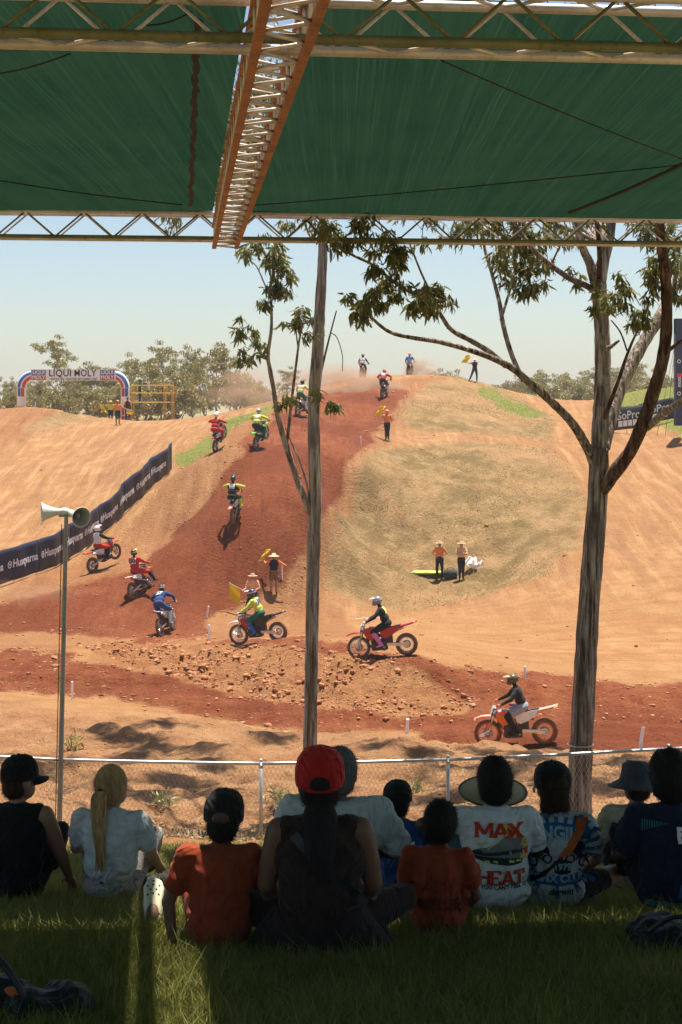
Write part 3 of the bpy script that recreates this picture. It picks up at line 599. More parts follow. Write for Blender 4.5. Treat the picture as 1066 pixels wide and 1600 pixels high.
up = shade_spots([(150,1140,11),(180,1150,11.5),(215,1155,11),(240,1165,12),(205,1180,11),(255,1130,12),(310,1160,11),(325,1190,11),(290,1235,11),(330,1245,12),(240,1240,11),(270,1215,12),(150,1235,11),(350,1255,11),(420,1150,12),(60,1210,11)], .5, 800)
up += [(x,y,.6,160,DT+dd) for x,y,dd in ((420,250,2),(330,220,4),(250,240,6),(480,160,3),(380,120,5),(300,60,7),(200,140,8),(560,120,5),(520,20,7),(420,-20,6),(160,40,9),(620,40,2),(60,160,7))]
foliage('crown', tc_, bp, sp+up, .15, .016, B_DARK)  # also holds the out-of-view clumps added for shade on the bank
for x,y,dd in ((330,220,4),(250,240,6),(300,60,7),(560,120,5),(420,-20,6),(60,160,7)):
    limb([(506,330,8,DT),((506+x)/2,(290+y)/2,6,DT+dd*.45),(x,y+30,3,DT+dd)], bp, DT, tc_, 'limb', B_PALE, 7)

# ------------------------------------------------------------------ bush beyond the track: five shapes of tree, copied with their parts
def bush_shape(k):
    rng = np.random.default_rng(50+k); h = [7.5,8.5,6.5,9.5,4.5][k]; root_m = MB(); random.seed(k)
    tp = [Vector((0,0,-.6))]; 
    for i in range(1,7): tp.append(Vector((random.uniform(-.22,.22)*i*.5, random.uniform(-.22,.22)*i*.5, h*.8*i/6)))
    root_m.tube(smooth_path(tp,3), list(np.interp(np.linspace(0,1,19),[0,1],[.13,.03])), 6)
    C = []
    for i in range(13 if k != 3 else 9):
        z = h*random.uniform(.35,.95) if k != 3 else h*random.uniform(.62,1.); a = random.uniform(0,6.28); rr = (1.5 if k not in (3,4) else 1.1)*random.uniform(.3,1.1)*(1.25-z/h*.5)
        s = tp[min(6,max(1,int((z-.9)/(h*.8)*6)))]; e = Vector((math.cos(a)*rr, math.sin(a)*rr, z)); C.append(e)
        root_m.tube([s, s.lerp(e,.55)+Vector((0,0,-.1)), e], [.05,.032,.015], 5, False)
    V=[];Fc=[];T=[];off=0
    for e in C:
        for s in range(5):
            o = np.array(e)+rng.normal(size=3)*np.array([.62,.62,.5]); n = 58; v,f,tt = leaves(clump(o,.5,n,rng,.7), .27, .05, True, rng); tt[:,0] = np.clip(tt[:,0]*.5+rng.uniform(0,.5),0,1); V.append(v);Fc.append(f+off);T.append(tt);off+=len(v)
    cm = np_mesh('crown', np.concatenate(V), np.concatenate(Fc), LEAF_FAR); vcol(cm,'tint',np.concatenate(T)); return root_m.mesh('trunk', B_PALE, True), cm, h
SH = [bush_shape(k) for k in range(5)]
def bush(px, top, d, k, label, group):
    x = d*(px-CX)/F; z = gh(x,d) if d < 284 else 7.3; s = (CZ-(top-HY)*d/F - z)/SH[k][2]
    o = empty('gum_tree', (x,d,z-.1), random.uniform(0,6.28), label, 'tree', group); o.scale = (s*random.uniform(.95,1.3),)*2+(s,)
    link('trunk', SH[k][0], o); link('crown', SH[k][1], o); return o
random.seed(21)
ORD = ['first','second','third','fourth','fifth','sixth','seventh','eighth','ninth','tenth','eleventh','twelfth','thirteenth','fourteenth','fifteenth','sixteenth','seventeenth','eighteenth','nineteenth','twentieth']
LG = 'gum trees behind the arch'
bush(84,533,168,3,'tall sparse gum rising above the arch left of its lettering',None)
bush(140,566,150,0,'gum tree seen through the arch below the last big letters',None)
bush(205,556,162,1,'gum tree behind the right leg of the arch',None)
bush(252,542,158,3,'tall gum tree directly above the yellow scaffold',None)
bush(300,545,150,1,'broad gum tree right of the yellow scaffold',None)
bush(338,536,146,0,'full crowned pale gum nearest the dusty ramp on the left',None)
for i,(px,top,d,k) in enumerate(sorted(((-30,580,150,0),(15,592,165,1),(45,600,190,2),(60,590,160,0),(110,592,158,2),(120,585,190,1),(165,575,175,0),(180,590,150,2),(228,570,150,2),(270,565,175,0),(280,590,142,4),(320,575,168,2),(240,600,140,4),(150,610,140,4),(95,610,142,4),(200,605,138,4),(20,612,140,4)))):
    bush(px,top,d,k,ORD[i]+' from the left of the lesser gums behind the arch and scaffold',LG)
for i,(px,top,d,k) in enumerate(((372,590,170,4),(395,600,185,2),(412,612,160,4))):
    bush(px,top,d,k,ORD[i]+' from the left of three dust veiled small trees beside the ramp crest','trees left of the ramp crest')
bush(452,578,150,3,'thin tree behind the ramp left of the slim trunk',None)
for i,(px,top,d,k) in enumerate(sorted(((692,582,230,2),(800,600,170,4),(825,592,190,4),(848,578,220,0),(872,590,180,2),(888,585,240,1),(905,600,175,4),(930,580,210,2),(965,575,200,0),(985,590,170,4),(1005,570,190,2),(1030,580,180,1),(1055,585,190,0),(1085,575,180,2),(780,606,200,4),(760,610,240,2),(860,605,160,4),(950,600,165,4),(1015,597,160,4),(915,588,250,3)))):
    bush(px,top,d,k,ORD[i]+' from the left of the low olive trees beyond the right hand track','trees beyond the right hand track')
# far wood that reads as one band
V=[];Fc=[];T=[];off=0
for i in range(420):
    d = random.uniform(300,420); x = random.uniform(-.42,.42)*d; v,f,tt = leaves(clump((x,d,7.3+random.uniform(1.5,5.5)),2.2,40), 1.1,.3); V.append(v);Fc.append(f+off);T.append(tt);off+=len(v)
me = np_mesh('far_wood', np.concatenate(V), np.concatenate(Fc), LEAF_FAR); vcol(me,'tint',np.concatenate(T)); tag(link('far_wood', me), 'hazy olive band of woodland along the horizon', 'woodland', kind='stuff')
# ------------------------------------------------------------------ figures: one continuous skin grown round a posed skeleton
DG = None
def eval_mesh(ob):
    dg = bpy.context.evaluated_depsgraph_get(); return bpy.data.meshes.new_from_object(ob.evaluated_get(dg))
def cap_(p0, p1, r0, r1, tg): return ('c', Vector(p0), Vector(p1), r0, r1, tg)
def ell_(c, r, M, tg): return ('e', Vector(c), r, M, tg)
def fuse(name, prims, voxel, mats, smooth=3, wrinkle=0):
    """mats: dict tag -> material"""
    b = MB()
    for p in prims:
        if p[0] == 'c':
            _, a, c, r0, r1, tg = p
            b.tube([a, c], [r0, r1], 10); b.ell(a, r0, None, 10, 6); b.ell(c, r1, None, 10, 6)
        else: b.ell(p[1], p[2], p[3], 16, 10)
    me = b.mesh('t', []); ob = bpy.data.objects.new('t', me); COL.objects.link(ob)
    m = ob.modifiers.new('r', 'REMESH'); m.mode = 'VOXEL'; m.voxel_size = voxel; m.use_smooth_shade = True
    if smooth: s = ob.modifiers.new('s', 'SMOOTH'); s.iterations = smooth; s.factor = .5
    out = eval_mesh(ob); out.name = name; bpy.data.objects.remove(ob); bpy.data.meshes.remove(me)
    tags = list(mats.keys()); out.materials.clear()
    for t_ in tags: out.materials.append(mats[t_])
    n = len(out.polygons); fc = np.empty(n*3); out.polygons.foreach_get('center', fc); fc = fc.reshape(-1,3)
    if len(tags) > 1:
        best = np.full(n, 1e9); idx_ = np.zeros(n, int)
        for p in prims:
            if p[0] == 'c':
                a, c = np.array(p[1]), np.array(p[2]); ab = c-a; t_ = np.clip(((fc-a)@ab)/max(ab@ab,1e-9),0,1); d = np.linalg.norm(fc-a-t_[:,None]*ab,axis=1)-lerp(p[3],p[4],t_)
            else:
                q = (fc-np.array(p[1]))@np.array(p[3]); r = np.array(p[2]); k0 = np.linalg.norm(q/r,axis=1); k1 = np.linalg.norm(q/(r*r),axis=1); d = k0*(k0-1)/np.maximum(k1,1e-9)
            k = tags.index(p[5] if p[0] == 'c' else p[4]); u = d < best; best[u] = d[u]; idx_[u] = k
        out.polygons.foreach_set('material_index', idx_.astype(np.int32))
    if wrinkle:
        nv = len(out.vertices); co = np.empty(nv*3); out.vertices.foreach_get('co', co); co = co.reshape(-1,3); no = np.empty(nv*3); out.vertices.foreach_get('normal', no); no = no.reshape(-1,3)
        w_ = fbm(co[:,0]*9+co[:,2]*7, co[:,2]*11-co[:,1]*6, 3, 2) + .7*fbm(co[:,0]*5-co[:,2]*14, co[:,1]*8+co[:,2]*4, 3, 9); w_ = -np.abs(w_)+.12
        co += no*(w_*wrinkle)[:,None]; out.vertices.foreach_set('co', co.ravel())
    out.shade_smooth(); out.update(); return out
def frame3(side, up):
    s = Vector(side).normalized(); u = Vector(up); u = (u-s*u.dot(s)).normalized(); f = u.cross(s); return Matrix((s, f, u)).transposed()
def hand(prims, wr, el, tg, s=1.0, detail=True, curl=.5, side=1):
    d = (Vector(wr)-Vector(el)).normalized(); u, v, _ = basis(d)
    pal = Vector(wr)+d*.045*s; prims.append(ell_(pal, (.038*s,.018*s,.05*s), frame3(u, d), tg))
    if not detail: prims.append(cap_(pal, pal+d*.07*s+v*.03*s, .026*s, .018*s, tg)); return
    for i, L in enumerate((.062,.072,.068,.054)):
        a = pal+d*.038*s+u*((i-1.5)*.021*s); k = a+(d*(1-curl*.4)+v*curl*.6)*L*.55*s; e = k+(d*(1-curl)+v*curl)*L*.5*s
        prims += [cap_(a,k,.0095*s,.009*s,tg), cap_(k,e,.009*s,.0075*s,tg)]
    a = pal-d*.02*s+u*.036*s*side; k = a+(d*.6+u*.7*side+v*.3)*.035*s; prims += [cap_(a,k,.012*s,.0105*s,tg), cap_(k,k+(d*.9+v*.3)*.03*s,.0105*s,.0085*s,tg)]
def figure(J, s=1.0, wide=1.0, arm=1.0, leg=1.0, det=False, hk=1.0, core=1.0):
    """J: joint positions in metres; returns primitives for one body"""
    J = {k: Vector(v) for k, v in J.items()}; pr = []
    side = (J['shR']-J['shL']).normalized(); up = (J['neck']-J['pelvis']); Fm = frame3(side, up); Fh = frame3(J['hipR']-J['hipL'], J['chest']-J['pelvis'])
    wst = J['pelvis'].lerp(J['chest'], .48)
    pr += [ell_(J['pelvis'], (.165*s*wide,.12*s*wide,.125*s), Fh, 'bottom'), ell_(wst, (.15*s*wide*core,.108*s*wide*core,.16*s), Fm, 'top'), ell_(J['chest'], (.175*s*wide*core,.118*s*core*(wide+1)/2,.19*s*core), Fm, 'top')]
    pr += [cap_(J['shL'].lerp(J['chest'],.12), J['shR'].lerp(J['chest'],.12), .062*s*core, .062*s*core, 'top'), cap_(J['chest'].lerp(J['neck'],.55), J['neck'], .085*s*core, .06*s, 'top')]
    hd = (J['head']-J['neck']); pr.append(cap_(J['neck'], J['neck'].lerp(J['head'],.6), .054*s, .052*s, 'skin'))
    fy = J['look']-J['head'] if 'look' in J else Fm.col[1]; fy = Vector(fy).normalized(); hs = fy.cross(hd).normalized() if fy.cross(hd).length > 1e-3 else side
    hh = hs.cross(fy).normalized(); Hm = Matrix((hs, fy, hh)).transposed()
    pr += [ell_(J['head'], (.077*s*hk,.095*s*hk,.112*s*hk), Hm, 'skin'), ell_(J['head']+(fy*.03-hh*.055)*s*hk, (.055*s*hk,.062*s*hk,.055*s*hk), Hm, 'skin'), ell_(J['head']+(fy*.098-hh*.022)*s*hk, (.013*s*hk,.02*s*hk,.022*s*hk), Hm, 'skin')]
    for e in (-1,1): pr.append(ell_(J['head']+(hs*(e*.079)-hh*.012-fy*.006)*s*hk, (.011*s*hk,.022*s*hk,.034*s*hk), Hm, 'skin'))
    for k, e in (('L',-1),('R',1)):
        sh, el, wr = J['sh'+k], J['el'+k], J['wr'+k]
        pr += [cap_(sh, sh.lerp(el,.62), .055*s*arm, .050*s*arm, 'sleeve'), cap_(sh.lerp(el,.62), el, .046*s*arm, .040*s*arm, 'arm'), cap_(el, wr, .040*s*arm, .028*s*arm, 'forearm')]
        hand(pr, wr, el, 'hand', s, det, .5, -e)
        hp, kn, an, to = J['hip'+k], J['kn'+k], J['an'+k], J['to'+k]
        pr += [cap_(hp, hp.lerp(kn,.7), .086*s*leg, .068*s*leg, 'thigh'), cap_(hp.lerp(kn,.7), kn, .066*s*leg, .056*s*leg, 'knee'), cap_(kn, kn.lerp(an,.3), .054*s*leg, .056*s*leg, 'calf'), cap_(kn.lerp(an,.3), an, .056*s*leg, .037*s*leg, 'calf'), cap_(an+Vector((0,0,-.0)), to, .042*s, .032*s, 'shoe'), cap_(an.lerp(to,-.22)+Vector((0,0,-.02*s)), to, .036*s, .03*s, 'shoe')]
    return pr, Hm, Fm
ALLT = ('skin','top','sleeve','arm','forearm','hand','bottom','thigh','knee','calf','shoe')
def dress(**k): return {t_: k[t_] for t_ in ALLT}
SKIN_L = mat('fair_skin', (.52,.30,.20), .55, 0, .08, 20); SKIN_T = mat('tanned_skin', (.36,.18,.105), .55, 0, .08, 20); SKIN_B = mat('brown_skin', (.16,.075,.042), .55, 0, .1, 20); SKIN_D = mat('dark_skin', (.065,.033,.022), .5, 0, .1, 20)
def clothm(name, col, rough=.85, bump=.25):
    if name in MATS: return MATS[name]
    t = NT(name); c = t.coord('Object'); big_ = t.noise(3.2, 2, t.coord('Object',(1.5,1.2,1.0),(.5,.4,.3)), .45, 1.8); nz = t.noise(26, 4, c); wv = t.noise(420, 2, c)
    t.l(t.ramp(nz, [(.3,tuple(x*.86 for x in col)),(.7,tuple(min(1,x*1.12) for x in col))]), t.b.inputs['Base Color']); t.b.inputs['Roughness'].default_value = rough; t.b.inputs['Specular IOR Level'].default_value = .2; t.b.inputs['Sheen Weight'].default_value = .08
    t.bump(t.math('ADD', t.math('MULTIPLY', t.ramp(big_, [(.3,0.),(.5,1.),(.7,0.)]), 1.0), t.math('MULTIPLY', wv, .04)), .5, .03); MATS[name] = t.m; return t.m
# ------------------------------------------------------------------ motocross bikes (x forward, z up)
def ring(R_, r, n=36, m=8, sq=1.0):
    return [( R_+r*math.cos(2*math.pi*k/m), r*sq*math.sin(2*math.pi*k/m)) for k in range(m+1)]
RX = Matrix.Rotation(R(90), 4, 'X')
def wheel_meshes(Rw, r):
    M0 = mat('mud_tyre', (.17,.10,.065), .95, 0, .35, 30, .4, .1)
    b = MB(); b.lathe(ring(Rw-r, r, 36, 10, 1.05), 36, RX)
    for k in range(34):
        for y in (-.6,0,.6):
            a = 2*math.pi*(k+(.5 if y == 0 else 0))/34; rr = Rw-.004-abs(y)*.012; b.box((math.cos(a)*rr, y*r*1.25, math.sin(a)*rr), (.022,.026,.03), Matrix.Rotation(-a,3,'Y') @ Matrix.Rotation(R(90),3,'Y'))
    ty = b.mesh('tyre', [M0]); rm = MB(); rm.lathe([(Rw-2*r-.028,-.018),(Rw-2*r+.004,-.026),(Rw-2*r+.014,0),(Rw-2*r+.004,.026),(Rw-2*r-.028,.018),(Rw-2*r-.028,-.018)], 36, RX)
    rm = rm.mesh('rim', [M0], True); sp_ = MB()
    for k in range(32):
        a = 2*math.pi*k/32; a2 = a+(.35 if k % 2 else -.35); y = .03*(1 if k % 4 < 2 else -1); sp_.tube([(math.cos(a)*(Rw-2*r-.02),0,math.sin(a)*(Rw-2*r-.02)),(math.cos(a2)*.045,y,math.sin(a2)*.045)], .0028, 3, False)
    sp_ = sp_.mesh('spokes', [M0]); h = MB(); h.lathe([(0,-.05),(.05,-.05),(.05,-.035),(.028,-.03),(.028,.03),(.05,.035),(.05,.05),(0,.05)], 16, RX); h = h.mesh('hub', [M0], True)
    dsc = MB(); dsc.lathe([(.075,.055),(.125,.055),(.125,.060),(.075,.060),(.075,.055)], 24, RX); return ty, rm, sp_, h, dsc.mesh('brake_disc', [M0])
WF, WR = wheel_meshes(.35,.042), wheel_meshes(.335,.055)
def xz_plate(outl, y, th): 
    b = MB(); b.plate(outl, th, Matrix.Translation((0,y,0)) @ Matrix.Rotation(R(90),4,'X')); return b
BM = {}
def bm_(k, b, smooth=False): BM[k] = b.mesh(k, [M_BLACK], smooth)
for e, nm in ((1,'l'),(-1,'r')):
    b = MB(); b.tube([(.735,.095*e,.345),(.66,.095*e,.58)], [.027,.027], 10); b.box((.745,.10*e,.345),(.05,.05,.07)); bm_('fork_lower_'+nm, b, True)
    b = MB(); b.tube([(.66,.095*e,.58),(.505,.095*e,1.04)], [.031,.029], 10); bm_('fork_upper_'+nm, b, True)
    b = MB(); b.plate([(.80,.40),(.77,.41),(.665,.63),(.69,.66),(.72,.645),(.79,.47)], .012, Matrix.Translation((0,.132*e,0)) @ RX); bm_('fork_guard_'+nm, b)
    b = MB(); b.plate([(.53,.88),(.50,.72),(.36,.555),(.25,.57),(.16,.68),(.05,.80),(.08,.90),(.3,.95)], .025, Matrix.Translation((0,.155*e,0)) @ RX); bm_('shroud_'+nm, b)
    b = MB(); b.plate([(.04,.80),(-.10,.87),(-.60,.935),(-.50,.77),(-.33,.66),(-.12,.58),(-.02,.62)], .02, Matrix.Translation((0,.118*e,0)) @ RX); bm_('side_panel_'+nm, b)
    b = MB(); b.bar((-.02,.085*e,.42),(-.76,.095*e,.335),.035,.06); bm_('swingarm_'+nm, b)
    b = MB(); b.tube([(.395,.31*e,1.115),(.375,.41*e,1.125)],.019,8); bm_('grip_'+nm, b, True)
    b = MB(); b.box((.45,.36*e,1.12),(.05,.14,.075),(0,0,.3*e)); b.tube([(.41,.33*e,1.12),(.45,.27*e,1.12)],.008,5); bm_('hand_guard_'+nm, b)
b = MB(); b.box((.535,0,.995),(.09,.25,.03),(0,R(-18),0)); b.box((.585,0,.85),(.09,.25,.035),(0,R(-18),0)); bm_('triple_clamp', b)
b = MB(); b.tube(smooth_path([(.395,.40,1.122),(.42,.22,1.10),(.475,.11,1.05),(.475,-.11,1.05),(.42,-.22,1.10),(.395,-.40,1.122)],3),.013,8); b.tube([(.44,.17,1.085),(.44,-.17,1.085)],.02,6); bm_('handlebar', b, True)
b = MB(); b.plate([(-.11,-.12),(.11,-.12),(.12,.06),(.06,.12),(-.06,.12),(-.12,.06)], .012, Matrix.Translation((.605,0,.955)) @ Matrix.Rotation(R(-18),4,'Y') @ Matrix.Rotation(R(90),4,'Z') @ Matrix.Rotation(R(90),4,'X')); bm_('front_plate', b)
def fender(pts, wd, drop):
    b = MB(); vs = []; 
    for (x,z), w_ in zip(pts, wd): vs += [(x,-w_,z-drop),(x,-w_*.55,z),(x,w_*.55,z),(x,w_,z-drop),(x,w_*.5,z-.012),(x,-w_*.5,z-.012)]
    n = len(pts); fs = [(i*6+k, i*6+(k+1)%6, i*6+6+(k+1)%6, i*6+6+k) for i in range(n-1) for k in range(6)]+[(0,1,2,3,4,5),tuple(n*6-6+k for k in range(6))[::-1]]; return b.add(vs, fs)
bm_('front_fender', fender([(.36,.745),(.52,.80),(.70,.835),(.88,.825),(1.04,.775),(1.10,.745)],[.07,.09,.105,.10,.075,.035],.035), True)
bm_('rear_fender', fender([(-.38,.90),(-.60,.935),(-.80,.965),(-.98,1.0),(-1.12,1.04)],[.12,.125,.115,.095,.05],.055), True)
b = MB(); b.plate([(.36,.965),(.20,.935),(-.05,.905),(-.35,.925),(-.62,.965),(-.62,.935),(-.35,.875),(-.05,.845),(.2,.86),(.33,.90)], .15, RX); bm_('seat', b)
b = MB(); b.plate([(.50,.90),(.42,.70),(.22,.62),(.08,.80),(.10,.88),(.3,.95)], .22, RX); bm_('tank', b)
b = MB(); b.box((.08,0,.38),(.46,.26,.30)); b.box((-.16,0,.60),(.34,.15,.34)); b.box((.40,0,.66),(.10,.24,.34),(0,R(-18),0)); b.box((.17,0,.57),(.17,.19,.26),(0,R(-14),0)); b.lathe([(0,-.14),(.10,-.14),(.115,-.11),(.115,.11),(.10,.14),(0,.14)],20,Matrix.Translation((-.02,0,.36)) @ RX); b.lathe([(0,-.13),(.075,-.13),(.075,.13),(0,.13)],16,Matrix.Translation((.15,0,.34)) @ RX); bm_('engine', b)
b = MB(); b.tube([(.50,0,.86),(.44,0,.50),(.30,.05,.24),(-.02,.09,.24),(-.06,.09,.42),(-.02,.09,.62),(.30,.06,.86),(.50,0,.90)],.022,6); b.tube([(.30,-.05,.24),(-.02,-.09,.24),(-.06,-.09,.42),(-.02,-.09,.62),(.30,-.06,.86)],.022,6); b.tube([(-.02,.09,.62),(-.55,.06,.86)],.012,5); b.tube([(-.02,-.09,.62),(-.55,-.06,.86)],.012,5); bm_('frame', b)
b = MB(); b.tube(smooth_path([(.26,-.06,.58),(.36,-.10,.48),(.28,-.15,.42),(.0,-.15,.55),(-.25,-.14,.68)],3),.024,8); b.tube([(-.25,-.14,.69),(-.32,-.145,.72),(-.66,-.15,.84),(-.70,-.15,.855)],[.03,.05,.05,.03],10); bm_('exhaust', b, True)
b = MB(); b.tube([(-.12,0,.80),(-.18,0,.46)],.03,10); bm_('shock', b, True)
b = MB(); 
for z in (.055,-.055): b.bar((-.03,.075,.40+z*.5),(-.74,.075,.335+z),.01,.014)
b.lathe([(.06,.07),(.085,.07),(.085,.082),(.06,.082),(.06,.07)],20,Matrix.Translation((-.74,0,.335)) @ RX @ Matrix.Rotation(R(180),4,'X')); bm_('chain', b)
for e, nm in ((1,'l'),(-1,'r')):
    b = MB(); b.box((-.07,.19*e,.33),(.05,.12,.015)); bm_('footpeg_'+nm, b)
M_SILV = mat('brushed_alloy', (.60,.60,.60), .35, .8); M_ENG = mat('engine_grey', (.06,.05,.045), .6, .3); M_DISC = mat('dull_steel',(.22,.19,.17),.5,.5); M_DIRTY = mat('dusty_black', (.045,.035,.03), .8)
def bike(M, c, label):
    """c: plastics, shroud, fender, panel, rim, plate, guard colours"""
    root = empty('motocross_bike', (0,0,0), 0, label, 'motorcycle'); root.matrix_world = M
    def pt(k, nm, m, par=None):
        o = link(nm, BM[k], par or root); o.material_slots[0].link = 'OBJECT'; o.material_slots[0].material = m; return o
    for ctr, Wm in (((.74,0,.35),WF),((-.74,0,.335),WR)):
        wroot = link('wheel', Wm[3], root); wroot.location = ctr; wroot.material_slots[0].link = 'OBJECT'; wroot.material_slots[0].material = M_SILV
        for me, nm, m in ((Wm[0],'tyre',None),(Wm[1],'rim',c['rim']),(Wm[2],'spokes',M_SILV),(Wm[4],'brake_disc',M_DISC)):
            o = link(nm, me, wroot)
            if m: o.material_slots[0].link = 'OBJECT'; o.material_slots[0].material = m
            if nm == 'spokes': o['kind'] = 'stuff'
    for e in 'lr':
        pt('fork_lower_'+e,'fork_leg',M_SILV); pt('fork_upper_'+e,'fork_tube',c.get('fork',M_SILV)); pt('fork_guard_'+e,'fork_guard',c['guard']); pt('shroud_'+e,'shroud',c['shroud']); pt('side_panel_'+e,'side_panel',c['panel']); pt('swingarm_'+e,'swingarm',M_SILV); pt('grip_'+e,'grip',M_BLACK); pt('hand_guard_'+e,'hand_guard',c['guard']); pt('footpeg_'+e,'footpeg',M_SILV)
    for k, m in (('triple_clamp',M_ENG),('handlebar',M_ENG),('front_plate',c['plate']),('front_fender',c['ff']),('rear_fender',c['rf']),('seat',c.get('seat',M_DIRTY)),('tank',c['tank']),('engine',M_ENG),('frame',c.get('frame',M_ENG)),('exhaust',M_SILV),('shock',M_ENG),('chain',M_SILV)): pt(k, k, m)
    return root
# rider poses in the bike's own frame
def mir(d):
    o = {}
    for k, v in d.items():
        if k.endswith('_'): o[k[:-1]+'L'] = (v[0],v[1],v[2]); o[k[:-1]+'R'] = (v[0],-v[1],v[2])
        else: o[k] = v
    return o
POSE = {
 'sit': mir({'pelvis':(-.20,0,1.02),'chest':(-.08,0,1.38),'neck':(-.03,0,1.56),'head':(.03,0,1.72),'look':(1,0,1.64),'sh_':(-.05,.19,1.47),'el_':(.12,.33,1.27),'wr_':(.36,.36,1.16),'hip_':(-.18,.10,1.0),'kn_':(.24,.19,.80),'an_':(.0,.21,.40),'to_':(.17,.22,.35)}),
 'attack': mir({'pelvis':(-.42,0,1.20),'chest':(-.08,0,1.46),'neck':(.08,0,1.58),'head':(.20,0,1.71),'look':(1.2,0,1.6),'sh_':(-.02,.20,1.52),'el_':(.10,.44,1.36),'wr_':(.36,.38,1.16),'hip_':(-.40,.10,1.16),'kn_':(.06,.24,.86),'an_':(-.10,.22,.42),'to_':(.08,.24,.36)}),
 'stand': mir({'pelvis':(-.32,0,1.28),'chest':(-.10,0,1.60),'neck':(.0,0,1.76),'head':(.08,0,1.90),'look':(1.2,0,1.75),'sh_':(-.06,.20,1.68),'el_':(.10,.40,1.44),'wr_':(.36,.38,1.17),'hip_':(-.30,.10,1.24),'kn_':(.0,.22,.86),'an_':(-.08,.22,.42),'to_':(.10,.24,.36)}),
}
POSE['legout'] = dict(POSE['sit']); POSE['legout'].update(knR=(.22,-.36,.82), anR=(.30,-.52,.42), toR=(.46,-.55,.34), pelvis=(-.20,0,1.04))
POSE['legoutL'] = dict(POSE['sit']); POSE['legoutL'].update(knR=(.30,-.26,.76), anR=(.34,-.34,.34), toR=(.50,-.36,.28))
RM = {}
def rider_mesh(pose):
    if pose not in RM:
        pr, Hm, Fm = figure(POSE[pose], 1.0, 1.34, 1.5, 1.5); d0 = dress(**{t_: M_BLACK for t_ in ALLT}); RM[pose] = (fuse('body', pr, .022, d0, 2), Hm, Fm)
    return RM[pose]
b = MB(); b.ell((0,-.015,.02),(.122,.145,.128),None,18,12); b.ell((0,.09,-.065),(.085,.085,.062),None,14,8); HEL = b.mesh('helmet',[M_BLACK],True)
b = MB(); 
vs = []
for y, w_, z in ((.05,.105,.115),(.12,.10,.125),(.19,.085,.12),(.245,.06,.105)): vs += [(-w_,y,z-.02),(-w_*.4,y,z),(w_*.4,y,z),(w_,y,z-.02),(w_,y,z-.03),(w_*.4,y,z-.01),(-w_*.4,y,z-.01),(-w_,y,z-.03)]
b.add(vs, [(i*8+k,i*8+(k+1)%8,i*8+8+(k+1)%8,i*8+8+k) for i in range(3) for k in range(8)]+[tuple(range(8)),tuple(range(31,23,-1))]); PEAK = b.mesh('peak',[M_BLACK],True)
b = MB(); b.ell((0,.085,.005),(.098,.062,.042),None,14,8); GOG = b.mesh('goggles',[M_BLACK],True)
b = MB(); b.lathe([(.126,-.012),(.130,0),(.126,.012)],24,Matrix.Translation((0,-.012,.03)) @ Matrix.Diagonal((1,1.17,1,1))); STRAP = b.mesh('goggle_strap',[M_BLACK],True)
M_GOG = mat('goggle_lens', (.02,.02,.025), .12, 0, .1, 5, 0, .8)
def text_geo(s, size, bold=0.0, cut=None, spacing=1.0, italic=0):
    cu = bpy.data.curves.new('t','FONT'); cu.body = s; cu.size = size; cu.align_x = 'CENTER'; cu.align_y = 'CENTER'; cu.offset = bold; cu.space_character = spacing; cu.shear = italic; cu.resolution_u = 3
    ob = bpy.data.objects.new('t',cu); COL.objects.link(ob); me = eval_mesh(ob); bpy.data.objects.remove(ob); bpy.data.curves.remove(cu)
    b = bmesh.new(); b.from_mesh(me); bpy.data.meshes.remove(me); bmesh.ops.triangulate(b, faces=b.faces); bmesh.ops.remove_doubles(b, verts=b.verts, dist=1e-5)
    if cut:
        for _ in range(5):
            L = [e for e in b.edges if e.calc_length() > cut]
            if not L: break
            bmesh.ops.subdivide_edges(b, edges=L, cuts=1); bmesh.ops.triangulate(b, faces=b.faces)
    b.verts.index_update(); v = [q.co.copy() for q in b.verts]; f = [tuple(x.index for x in q.verts) for q in b.faces]; b.free(); return v, f
def decal(name, geo, fn, m, parent):
    v, f = geo; b = MB(); b.add([fn(q.x,q.y) for q in v], f); return link(name, b.mesh(name, m, False, False), parent)
def rect_geo(x0, y0, x1, y1, n=1, m=1):
    v = [Vector((lerp(x0,x1,i/n),lerp(y0,y1,j/m),0)) for j in range(m+1) for i in range(n+1)]; return v, [(j*(n+1)+i,j*(n+1)+i+1,(j+1)*(n+1)+i+1,(j+1)*(n+1)+i) for j in range(m) for i in range(n)]
def rider(M, pose, cl, hel, label, number=None, numcol=None, panel=None, strap=None, Jover=None):
    me, Hm, Fm = rider_mesh(pose); o = link('person', me); o.matrix_world = M; tag(o, label, 'rider')
    for i, t_ in enumerate(ALLT): o.material_slots[i].link = 'OBJECT'; o.material_slots[i].material = cl[t_]
    J = {k: Vector(v) for k, v in POSE[pose].items()}; L = Hm.to_4x4(); L.translation = J['head']
    h = link('helmet', HEL, o); h.matrix_local = L; 
    h.material_slots[0].link = 'OBJECT'; h.material_slots[0].material = hel[0]
    for me2, nm, m in ((PEAK,'peak',hel[1]),(GOG,'goggles',M_GOG),(STRAP,'goggle_strap',strap or hel[1])):
        q = link(nm, me2, h); q.material_slots[0].link = 'OBJECT'; q.material_slots[0].material = m
    if panel or number:
        bv = BVHTree.FromPolygons([v.co for v in me.vertices],[tuple(p.vertices) for p in me.polygons]); back = -Fm.col[1]; ctr = J['chest']+Fm.col[2]*.02
        def prj(x, y, off=.008):
            q = ctr + Fm.col[0]*x + Fm.col[2]*y; hit = bv.ray_cast(q+back*.5, -back); return (hit[0] if hit[0] else q+back*.12)+back*off
        if panel: decal('back_panel', rect_geo(-.125,-.12,.125,.12,6,6), lambda x,y: prj(x,y,.010), panel, o)
        if number: decal('number', text_geo(number,.24,.012,.06), lambda x,y: prj(x,y,.018), numcol or M_BLACK, o)
    return o
